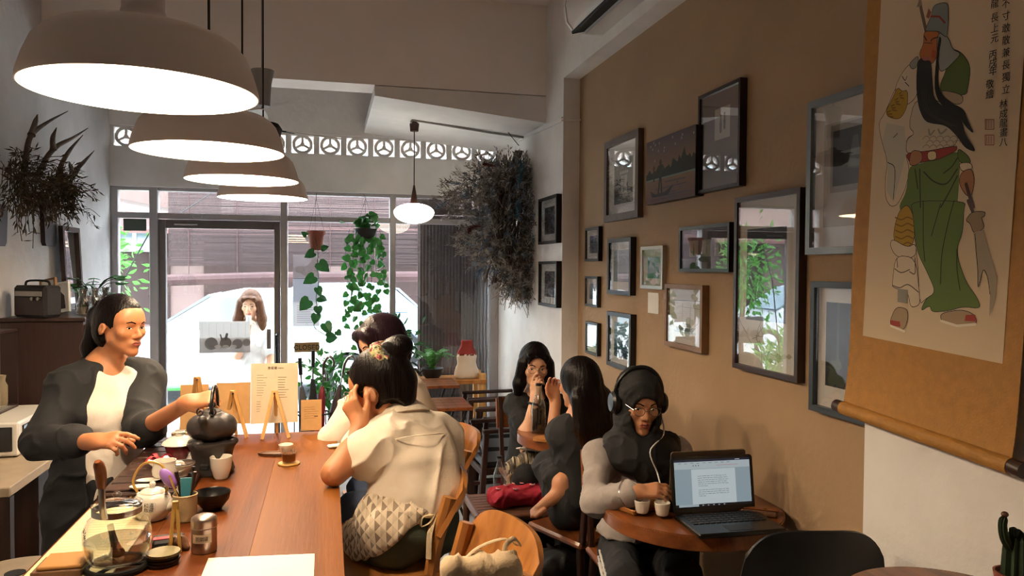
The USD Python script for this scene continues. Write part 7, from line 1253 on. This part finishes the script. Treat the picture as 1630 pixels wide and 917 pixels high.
c = on(45, 508); t = Thing('radio', 'black vintage radio on top of the dark cabinet', 'radio', c); R = Rz(-.5); t.part('case', box(c + A(0, 0, .085), (.21, .11, .165), .014, R), 'black_matte'); q_ = -R[1]; t.part('speaker_grille', box(c + q_ * .056 + A(0, 0, .06), (.18, .004, .09), .002, R), 'frame_maroon'); t.part('dial', box(c + q_ * .057 + A(0, 0, .125), (.17, .004, .026), .001, R), 'grey_plastic'); t.part('handle', tube(spline([c + R[0] * -.08 + A(0, 0, .165), c + R[0] * -.06 + A(0, 0, .19), c + R[0] * .06 + A(0, 0, .19), c + R[0] * .08 + A(0, 0, .165)], 14), .006, 6), 'black_matte')
for k in range(2): t.part('knob', cyl(c + q_ * .055 + R[0] * (.03 + .04 * k) + A(0, 0, .1), c + q_ * .068 + R[0] * (.03 + .04 * k) + A(0, 0, .1), .009), 'steel')
for k, (px_, py_, lb, tl, w, h) in enumerate(((82, 503, 'brown-edged picture frame leaning beside the radio', .28, .11, .19), (100, 500, 'clear acrylic photo frame leaning in front of the brown one', .22, .09, .17))):
    c = on(px_, py_) + A(.02 * k, -.03 * k, 0); R = Rz(-.55); up_ = unit(A(0, 0, 1) - R[0] * tl * .7 + R[1] * .1); ux_ = unit(R[0] + up_ * 0); ux_ = unit(ux_ - up_ * (ux_ @ up_)); t = Thing('picture_frame', lb, 'picture frame', c); O = c - ux_ * w / 2 + A(0, 0, .012)
    fr_ = sg.box(0, 0, w, h).difference(sg.box(.01, .01, w - .01, h - .01)); t.part('frame', prism(fr_, .014, O, ux_, up_), 'frame_tan' if k == 0 else 'white_plastic'); t.part('photo', prism(sg.box(.009, .009, w - .009, h - .009), .004, O + np.cross(ux_, up_) * .004, ux_, up_), 'mount_white'); t.part('dark_print', prism(sg.Polygon([(.02, .02), (w - .03, .02), (w * .6, h * .55), (w * .3, h * .7)]), .001, O + np.cross(ux_, up_) * .0085, ux_, up_), 'frame_maroon')
for k in range(6):
    px_ = 128 + k * 14; c = at(px_, 497 - k * 2, z=cz); c = A(-1.30 - .02 * (k % 2), 4.58 + k * .105, cz); t0 = dict(prof=[(0, 0), (.03, 0), (.033, .004), (.034, .06), (.024, .085), (.02, .11), (.027, .14), (.0255, .14), (.0185, .11), (.0225, .085), (.0325, .058), (.031, .006), (0, .004)])
    if k == 0: jar0 = Thing('glass_carafe', 'clear glass carafe nearest the radio in the row on the cabinet', 'carafe', c, group='glass carafes on the dark cabinet', own=True); jar0.part('glass', lathe(t0['prof'], 28), 'glass_clear', smooth=60); jar0.part('rim', lathe([(.0255, .138), (.0285, .14), (.0255, .142)], 28), 'glass_grey')
    else: copy_of(jar0, 'glass_carafe', f'clear glass carafe, {OR[k]} from the radio in the row on the cabinet', 'carafe', c, 0, 'glass carafes on the dark cabinet')
c = on(108, 500) + A(.06, .02, 0); t = Thing('succulent', 'tiny green succulent in a pale pot beside the frames', 'plant', c); t.part('pot', lathe([(0, 0), (.022, 0), (.03, .04), (.027, .04), (0, .034)], 20, c), 'slab_beige'); t.part('leaves', [ellipsoid(c + A(.014 * math.cos(a_), .014 * math.sin(a_), .045), (.014, .007, .01), Rz(a_)) for a_ in np.linspace(0, 2 * PI, 8)[:-1]], 'leaf_dark')
# vine plant on the far end of the cabinet
def heart(p, d, s_, l, bendv=.25):
    """one heart-shaped leaf: p base, d along, s_ across"""
    d, s_ = unit(d), unit(s_ - unit(d) * (np.asarray(s_) @ unit(d))); n_ = np.cross(d, s_); o = [(0, 0), (-.12, .22), (-.02, .42), (.25, .46), (.55, .34), (.8, .16), (1, 0)]
    V = [p] + [p + (d * x + s_ * y * 1.0 + n_ * (abs(y) * .22 - x * x * bendv)) * l for x, y in o[1:]] + [p + (d * x - s_ * y + n_ * (abs(y) * .22 - x * x * bendv)) * l for x, y in o[1:-1]]; mids = [p + (d * x - n_ * (x * x * bendv)) * l for x in (.25, .55, .8)]; k = len(V); V += mids
    F = [[0, 1, 2], [0, 2, k], [2, 3, k], [3, 4, k], [4, k + 1, k], [4, 5, k + 1], [5, k + 2, k + 1], [5, 6, k + 2]]; r = {1: 7, 2: 8, 3: 9, 4: 10, 5: 11, 6: 6}; F += [[r.get(q, q) for q in f][::-1] for f in F]; return tm(V, F)
c = A(-1.40, 5.12, cz); t = Thing('pothos_plant', 'green leafy pothos in a pot on the far end of the cabinet', 'plant', c); t.part('pot', lathe([(0, 0), (.045, 0), (.06, .09), (.054, .09), (.05, .075), (0, .075)], 24, c), 'terracotta'); g = np.random.default_rng(12)
for k in range(26): a_ = g.uniform(0, 2 * PI); d = A(math.cos(a_), math.sin(a_), g.uniform(.1, .9)); e_ = c + A(0, 0, .08) + d * A(.13, .13, .14) * g.uniform(.5, 1.25); t.part('stem', tube(spline([c + A(0, 0, .07), (c + e_) / 2 + A(0, 0, .07), e_], 6), .0022, 5), 'leaf_dark'); t.part('leaf', heart(e_, unit(A(d[0], d[1], -.25)), np.cross(d, (0, 0, 1)) + g.normal(size=3) * .2, g.uniform(.06, .085)), 'leaf_vine', smooth=None)
# leaning mirror
m0, m1 = at(92, 460, X=-1.6), at(128, 460, X=-1.6); t = Thing('mirror', 'tall dark-framed mirror leaning on the left wall reflecting the blind', 'mirror', (-1.58, (m0[1] + m1[1]) / 2, cz)); za, zb_ = cz + .002, at(110, 362, X=-1.6)[2]; ya, yb = max(m0[1], 4.95), max(m0[1], 4.95) + .33; up_ = unit(A(-.05, .0, 1)); O = A(-1.545, yb, za)
h = zb_ - za; w = yb - ya; ux_ = A(0, -1, 0); t.part('frame', prism(sg.box(0, 0, w, h).difference(sg.box(.03, .03, w - .03, h - .03)), .025, O, A(0, 1, 0) * 1, up_) if 0 else prism(sg.box(0, 0, w, h).difference(sg.box(.03, .03, w - .03, h - .03)), .025, A(-1.57, ya, za), A(0, 1, 0), up_), 'frame_brown')
M['mirror'] = usdkit.material(stage, '/World/Looks/mirror', {'g': ('glossy_bsdf', {'color': (.8, .83, .85), 'roughness': .02})}, [], surface='g.BSDF'); t.part('mirror_glass', prism(sg.box(.028, .028, w - .028, h - .028), .01, A(-1.57, ya, za), A(0, 1, 0), up_), 'mirror')
# antler mounts with dried herbs
def antler(P, r): S = spline(P, 20); return tube(S, np.interp(np.linspace(0, 1, 20), [0, .1, .6, 1], [r * 1.25, r, r * .75, r * .12]), 10)
def mount(label, hk, plank, ant, bush, seed, hl):
    """hk: bundle centre in the picture; everything stands off the left wall at X"""
    X0 = XL + .012; q = lambda x, y, dx=.0: at(x, y, X=XL + .06 + dx); t = Thing('antler_mount', label, 'antlers', at(*plank[0], X=XL)); pts = [at(x, y, X=XL + .03) for x, y in plank]; zs = [p[2] for p in pts]; ys = [p[1] for p in pts]
    z1, z0_ = max(zs), min(zs); t.part('plaque', prism(sg.Polygon([(0, z0_ + .02), (.02, z0_), (ys[1] - ys[0] - .02, z0_), (ys[1] - ys[0], z0_ + .02), (ys[1] - ys[0] + .02, z1), (-.02, z1)]), .024, A(XL, ys[0], 0), (0, 1, 0), (0, 0, 1)), 'cabinet_brown')
    for br in ant: t.part('antler', antler([q(x, y, dx) for x, y, dx in br], .016), 'antler', smooth=60)
    g = np.random.default_rng(seed); c = q(*hk, .06); V, F, S = [], [], []
    for k in range(130):
        d = unit(A(g.uniform(-.15, 1) * .6, g.normal() * .75, g.normal() * .55 - .25)); L = hl * g.uniform(.5, 1.1); s_ = c + g.normal(size=3) * A(.02, .1, .05); s_[0] = max(s_[0], XL + .03); e_ = s_ + d * L - A(0, 0, .3 * L * g.random()); e_[0] = max(e_[0], XL + .015); S.append(tube(spline([s_, (s_ + e_) / 2 + A(0, 0, .03), e_], 5), .0018, 4))
        for j in range(7): p = s_ + (e_ - s_) * g.uniform(.25, 1); dd = unit(d + g.normal(size=3) * .7 - A(0, 0, .3)); w_ = unit(np.cross(dd, g.normal(size=3))); l = g.uniform(.03, .06); n0 = len(V); V += [p, p + dd * l * .5 + w_ * .005, p + dd * l, p + dd * l * .5 - w_ * .005]; F += [[n0, n0 + 1, n0 + 2], [n0, n0 + 2, n0 + 3]]
    V = np.array(V); V[:, 0] = np.maximum(V[:, 0], XL + .008); t.part('dried_stems', S, 'herb', kind='stuff', smooth=None); t.part('dried_leaves', tm(V, F), 'herb', kind='stuff', smooth=None)
mount('antler mount with a dried herb bundle on the left wall, nearer the camera', (35, 285), [(-6, 391), (13, 391), (4, 325)], [[(38, 280, 0), (42, 245, .03), (50, 215, .05), (75, 195, .08), (108, 177, .1)], [(50, 215, .05), (56, 195, .05), (60, 182, .06)]], None, 3, .20)
mount('antler mount with a dried herb bundle on the left wall, nearer the window', (92, 300), [(74, 391), (92, 391), (82, 312)], [[(66, 270, 0), (75, 250, .03), (92, 232, .06), (115, 220, .1), (140, 204, .12)], [(85, 238, .05), (84, 220, .06), (90, 203, .07)], [(92, 285, .02), (98, 262, .05), (112, 238, .08), (132, 215, .1)], [(112, 285, .03), (122, 270, .06), (135, 256, .09), (150, 240, .1)], [(118, 278, .05), (113, 266, .06), (110, 257, .07)]], None, 5, .17)
# back counter with oven and clutter
bz = .735; t = Thing('back_counter', 'pale worktop slab on dark base against the left wall', 'counter', (-1.45, 3.85, 0)); t.part('worktop', boxz(-1.628, -1.2, 3.3, 4.33, bz - .04, bz, .004), 'slab_beige'); t.part('base', boxz(-1.628, -1.25, 3.75, 4.33, .0, bz - .04), 'espresso'); t.part('shelf', boxz(-1.62, -1.2, 3.3, 3.74, .28, .30), 'espresso'); [t.part('leg', boxz(x, x + .04, 3.3, 3.34, 0, bz - .04), 'espresso') for x in (-1.24, -1.62)]
t = Thing('microwave', 'white microwave oven with black glass door on the back counter', 'oven', (-1.42, 4.02, bz)); t.part('body', boxz(-1.61, -1.345, 3.80, 4.28, bz + .008, bz + .16, .008), 'oven_white'); t.part('door_glass', boxz(-1.6, -1.37, 3.792, 3.802, bz + .03, bz + .14, .003), 'glass_dark'); t.part('door_glass', boxz(-1.346, -1.338, 3.84, 4.16, bz + .03, bz + .14, .003), 'glass_dark'); t.part('door_handle', cyl((-1.328, 4.18, bz + .04), (-1.328, 4.18, bz + .14), .007), 'chrome'); [t.part('foot', cyl((x, y, bz), (x, y, bz + .01), .012), 'black_plastic') for x in (-1.57, -1.37) for y in (3.84, 4.24)]
t = Thing('glass_case', 'pale glass-fronted case on top of the microwave', 'case', (-1.45, 4.05, bz + .16)); t.part('frame', [boxz(-1.62, -1.50, 3.86, 4.24, bz + .1605, bz + .175), boxz(-1.62, -1.50, 3.86, 4.24, bz + .535, bz + .55)] + [boxz(x, x + .012, y, y + .012, bz + .17, bz + .54) for x in (-1.62, -1.512) for y in (3.86, 4.228)], 'cabinet_brown'); t.part('pane', boxz(-1.50, -1.498, 3.86, 4.24, bz + .17, bz + .54), 'glass_clear'); t.part('pane', boxz(-1.62, -1.50, 3.858, 3.86, bz + .17, bz + .54), 'glass_clear')
mat('figure_pale', 'b9a88c', .6)
for k in range(4): c = A(-1.55, 3.93 + k * .08, bz + .176); single('tea_caddy', lathe([(0, 0), (.025, 0), (.028, .02), (.028, .1), (.018, .12), (.018, .13), (.022, .15), (0, .155)], 20, c), 'figure_pale', f"pale ceramic caddy, {('nearest the camera', 'second from the front', 'third from the front', 'farthest back')[k]} in the glass case", 'jar', group='ceramic caddies in the glass case', smooth=50)
# things on the floor shelf behind the counter
g = np.random.default_rng(2)
c = at(40, 905, z=.46); c = A(-1.12, 3.12, .0); t = Thing('drum_stool', 'round cream drum stool with a dark hole in its top', 'stool', c); t.part('drum', lathe([(0, 0), (.2, 0), (.21, .02), (.21, .42), (.2, .45), (.18, .458), (0, .46)], 48, c), 'slab_beige', smooth=50); t.part('hole_cover', lathe([(0, .4605), (.035, .4605), (.035, .463), (0, .463)], 24, c), 'black_matte'); t.part('band', lathe([(.2115, .36), (.214, .37), (.2115, .38)], 48, c), 'figure_pale')
bx = A(-1.36, 3.5, .30)
for k in range(5): single('plate', lathe([(0, 0), (.05, 0), (.095, .014), (.094, .017), (.05, .004), (0, .004)], 32, bx + A(0, 0, .001 + k * .0075)), 'porcelain', f"white plate, {('lowest', 'second from the bottom', 'middle one', 'second from the top', 'topmost')[k]} in the low stack behind the counter", 'plate', group='stack of white plates behind the counter', smooth=60)
cl = Field([rbox(A(-1.3, 3.38, .36), (.1, .035, .05), None, .03)], .008).mesh(); single('folded_cloth', folds(cl, .015, 18, seed=1), 'cloth_cream', 'crumpled pale cloth beside the plates behind the counter', 'cloth', smooth=True)
t = Thing('cardboard_box', 'low brown cardboard box on the shelf behind the counter', 'box', (-1.5, 3.45, .3)); t.part('tray', boxz(-1.585, -1.47, 3.36, 3.6, .3005, .40, .003), 'kraft'); t.part('flap', bar((-1.47, 3.38, .40), (-1.47, 3.58, .40), .04, .004), 'kraft')
t = Thing('jar_bench', 'low dark bench by the window under the lidded jars', 'bench', (-.95, 5.75, 0)); jz = .33; t.part('bench_top', boxz(-1.2, -.78, 5.58, 5.95, jz - .03, jz), 'espresso'); [t.part('leg', boxz(x - .02, x + .02, y - .02, y + .02, 0, jz - .03), 'espresso') for x in (-1.17, -.81) for y in (5.62, 5.91)]
jr = None
for k in range(6):
    c = A(-1.02 + .09 * (k % 2) + .01 * (k // 2), 5.66 + .095 * (k // 2), jz)
    if jr is None: jr = Thing('storage_jar', 'wood-lidded glass jar, front left on the low bench by the window', 'jar', c, group='wood-lidded jars by the window', own=True); jr.part('glass', lathe([(0, 0), (.032, 0), (.035, .005), (.035, .09), (0, .09)], 24), 'glass_grey', smooth=50); jr.part('lid', lathe([(0, .0905), (.037, .0905), (.038, .095), (.036, .108), (0, .11)], 24), 'pine', 'wooden lid', smooth=40)
    else: copy_of(jr, 'storage_jar', f"wood-lidded glass jar, {('front', 'middle', 'back')[k // 2]} {('left', 'right')[k % 2]} on the low bench by the window", 'jar', c, 0, 'wood-lidded jars by the window')
mat('green_plastic', '3f9a4a', .4); gc = at(272, 640, Y=7.6); t = Thing('plastic_stool', 'green plastic stool outside the glass door', 'stool', (gc[0], 7.6, -.02)); w = .15; zt_ = at(272, 612, Y=7.6)[2]; t.part('seat', box((gc[0], 7.6, zt_ - .02), (.3, .3, .04), .015), 'green_plastic')
for x in (-1, 1):
    for y in (-1, 1): t.part('leg', bar((gc[0] + x * .12, 7.6 + y * .12, zt_ - .03), (gc[0] + x * .16, 7.6 + y * .16, -.02), .03, .03), 'green_plastic')
# ------------------------------------------------------------------ hanging plants in the window
c = at(503, 383, Y=6.1); g = np.random.default_rng(21); t = Thing('hanging_plant', 'terracotta hanging pot with one long trailing vine of big leaves', 'plant', c); ph = .075
t.part('pot', lathe([(0, -ph), (.045, -ph), (.062, ph * .6), (.07, ph * .6), (.072, ph), (.064, ph), (.058, ph * .6), (0, ph * .6)], 28, c), 'terracotta', smooth=40); tp = A(c[0], 6.1, 2.2); t.part('hanger', [tube([c + A(.068 * math.cos(a_), .068 * math.sin(a_), ph), tp - A(0, 0, .06)], .0012, 4) for a_ in (.4, 2.5, 4.6)] + [tube([tp - A(0, 0, .06), tp + A(0, .3, .01)], .002, 5)], 'cord')
vine = [at(x, y, Y=6.05 - .02 * (k % 2)) for k, (x, y) in enumerate(((500, 372), (506, 400), (505, 425), (507, 450), (503, 475), (506, 500), (500, 520), (520, 535)))]; t.part('stem', tube(spline(vine, 30), .0028, 6), 'leaf_dark')
for x, y, l, dx, dz in ((500, 402, .085, -.9, -.4), (508, 418, .11, .7, -.7), (500, 440, .10, -.8, -.6), (505, 458, .075, .4, -.9), (508, 473, .08, .7, -.4), (492, 478, .115, -.7, -.7), (506, 488, .075, .1, -1), (503, 500, .085, -.1, -1), (517, 515, .1, .5, -.9), (520, 537, .1, .9, .0), (536, 527, .06, .6, -.6), (512, 395, .06, .8, .1), (488, 375, .05, -.7, .5)):
    p = at(x, y, Y=6.03); d = A(dx, g.uniform(-.5, .1), dz); t.part('leaf', heart(p, d, np.cross(d, (0, -1, 0)) + g.normal(size=3) * .25, l), 'leaf_dark', smooth=None)
c = at(582, 368, Y=6.1); t = Thing('hanging_plant', 'dark round hanging basket with a bushy trailing green vine', 'plant', c); t.part('basket', lathe([(0, -.075), (.04, -.07), (.075, -.035), (.092, .02), (.086, .022), (.07, -.02), (0, -.02)], 28, c), 'clay_black', smooth=50); tp = A(c[0], 6.1, 2.2); t.part('hanger', [tube([c + A(.088 * math.cos(a_), .088 * math.sin(a_), .02), tp - A(0, 0, .05)], .0012, 4) for a_ in (.4, 2.5, 4.6)] + [tube([tp - A(0, 0, .05), tp + A(0, .3, .01)], .002, 5)], 'cord')
for k in range(26): p = c + A(g.normal() * .06, g.normal() * .05, .03 + abs(g.normal()) * .055); d = unit(A(g.normal(), g.normal() - .5, .2)); t.part('leaf', heart(p, d, g.normal(size=3), g.uniform(.05, .08)), 'leaf_vine', smooth=None)
for k in range(9):
    x0_ = 556 + k * 6 + g.uniform(-3, 3); L = (150, 130, 185, 120, 175, 150, 190, 140, 90)[k]; P = [c + A((x0_ - 582) * .0045, -.05, .01)] + [at(x0_ + (x0_ - 580) * .25 * q + g.uniform(-3, 3), 375 + L * q, Y=6.06 + g.uniform(-.04, .03)) for q in (.2, .5, .75, 1)]; S = spline(P, 24); t.part('stem', tube(S, .002, 5), 'leaf_vine')
    for j in range(2, 24, 2): d = A(g.normal() * .8, -.35 + g.normal() * .3, -.7); t.part('leaf', heart(S[j], d, np.cross(d, (0, -1, 0)) + g.normal(size=3) * .3, g.uniform(.045, .075)), 'leaf_vine', smooth=None)
# ------------------------------------------------------------------ dried flower bundle hung in the corner
mat('dry_grey', '8d8884', .95, col2='a8a29b', scale=30); mat('dry_dark', '5a504c', .95, col2='74675f', scale=30); mat('dry_blue', '66788e', .95, col2='7d8fa2', scale=30); mat('plume_pale', 'b5afa9', .95, col2='cbc4ba', scale=40); mat('plume_blue', '3f6f80', .95, col2='56808f', scale=40); mat('dry_red', '6a3634', .95); mat('dry_straw', '8f7a58', .9)
c0 = at(828, 228, X=1.36); c0 = A(1.30, 5.45, at(828, 228, Y=5.45)[2]); t = Thing('dried_bouquet', 'large hanging bundle of dried flowers and grasses in the corner by the gate', 'dried flowers', c0); g = np.random.default_rng(33); YY = 5.45
BQ = lambda x, y, dy=0: at(x, y, Y=YY + dy)
t.part('hanging_cord', tube([BQ(826, 232), A(1.30, 5.45, 2.61)], .003, 5), 'cord')
groups = {'dried_sprays': ('dry_dark', 420), 'grey_foliage': ('dry_grey', 640), 'blue_foliage': ('dry_blue', 230), 'straw_stems': ('dry_straw', 60)}
def outline(v): return np.interp(v, [0, .12, .25, .45, .6, .75, .9, 1], [800, 785, 775, 790, 790, 795, 815, 815]), np.interp(v, [0, .12, .25, .45, .6, .75, .9, 1], [30, 55, 72, 62, 62, 55, 28, 14])
for nm, (mm, n) in groups.items():
    V, F, S = [], [], []
    for k in range(n):
        v = g.uniform(0, 1) ** 1.0; cx_, hw = outline(v); x = cx_ + 12 + np.clip(g.normal() * .5, -1.1, .9) * hw; y = 262 + v * 200; dep = g.normal() * .09; s_ = BQ(x, y, dep); s_[0] = min(s_[0], XW - .03); d = unit(A((x - cx_ - 20) * .02, g.normal() * .5 - .3, g.normal() * .7 - (.35 if v > .5 else -.1))); L = g.uniform(.06, .15); e_ = s_ + d * L; e_[0] = min(e_[0], XW - .015); S.append(tube([s_, (s_ + e_) / 2 + g.normal(size=3) * .01, e_], .0013, 3))
        for j in range(16 if nm != 'straw_stems' else 4):
            p = s_ + (e_ - s_) * g.uniform(.2, 1.05) + g.normal(size=3) * .006; dd = unit(d + g.normal(size=3) * .8); w_ = unit(np.cross(dd, g.normal(size=3))); l = g.uniform(.02, .05); ww = l * .10; n0 = len(V); V += [p, p + dd * l * .5 + w_ * ww, p + dd * l, p + dd * l * .5 - w_ * ww]; F += [[n0, n0 + 1, n0 + 2], [n0, n0 + 2, n0 + 3]]
    V = np.array(V); V[:, 0] = np.minimum(V[:, 0], XW - .01); t.part(nm, [tm(V, F)] + S, mm, kind='stuff', smooth=None)
def plume(P, r, mm, nm='plume'):
    S = spline(P, 16); V, F = [], []
    for k in range(380):
        q = g.uniform(.1, 1); i = min(int(q * 15), 14); p = S[i] + (S[i + 1] - S[i]) * (q * 15 - i); T = unit(S[i + 1] - S[i]); o = unit(np.cross(T, g.normal(size=3))); l = r * math.sin(PI * (.1 + .85 * q)) * g.uniform(.7, 1.2); d = unit(o + T * .8); w_ = unit(np.cross(d, T)); n0 = len(V); V += [p, p + d * l * .6 + w_ * .002, p + d * l, p + d * l * .6 - w_ * .002]; F += [[n0, n0 + 1, n0 + 2], [n0, n0 + 2, n0 + 3]]
    t.part(nm, [tm(V, F), tube(S, .002, 5)], mm, smooth=None)
for P, r, mm in (([(790, 380), (782, 350), (776, 362), (772, 380)], .05, 'plume_pale'), ([(800, 330), (780, 300), (765, 312), (758, 330)], .045, 'plume_pale'), ([(826, 300), (828, 275), (829, 255)], .055, 'plume_blue'), ([(822, 350), (824, 335), (823, 318)], .045, 'plume_blue'), ([(790, 430), (775, 400), (760, 402), (752, 412)], .03, 'plume_pale'), ([(770, 360), (752, 362), (745, 372)], .035, 'dry_red'), ([(790, 265), (775, 262), (768, 262)], .02, 'dry_red'), ([(800, 295), (770, 305), (752, 320)], .03, 'dry_grey'), ([(820, 440), (805, 420), (795, 400)], .05, 'plume_pale'), ([(785, 420), (765, 430), (757, 445)], .04, 'dry_blue')): plume([BQ(x, y, -.17) for x, y in P], r, mm)
t.part('bound_stems', [tube(spline([BQ(826 + g.normal() * 2, 240, 0), BQ(806 + g.normal() * 12, 330, g.normal() * .04), BQ(812 + g.normal() * 14, 450, g.normal() * .04)], 8), .007, 5) for k in range(46)], 'dry_dark', kind='stuff')
for k in range(14): x = 790 + k * 4.5; t.part('straw', tube(spline([BQ(x, 440, -.03), BQ(x + g.uniform(-6, 6), 465, -.05), BQ(x + g.uniform(-10, 10), 470 + g.uniform(5, 42), -.04)], 8), .0022, 4), 'dry_straw')
for k in range(16): v = g.uniform(0, 1); cx_, hw = outline(v); t.part('seed_head', ellipsoid(BQ(cx_ + 20 + g.normal() * hw * .5, 265 + v * 190, -.14), (.011, .011, .013), sub=1), 'dry_dark')
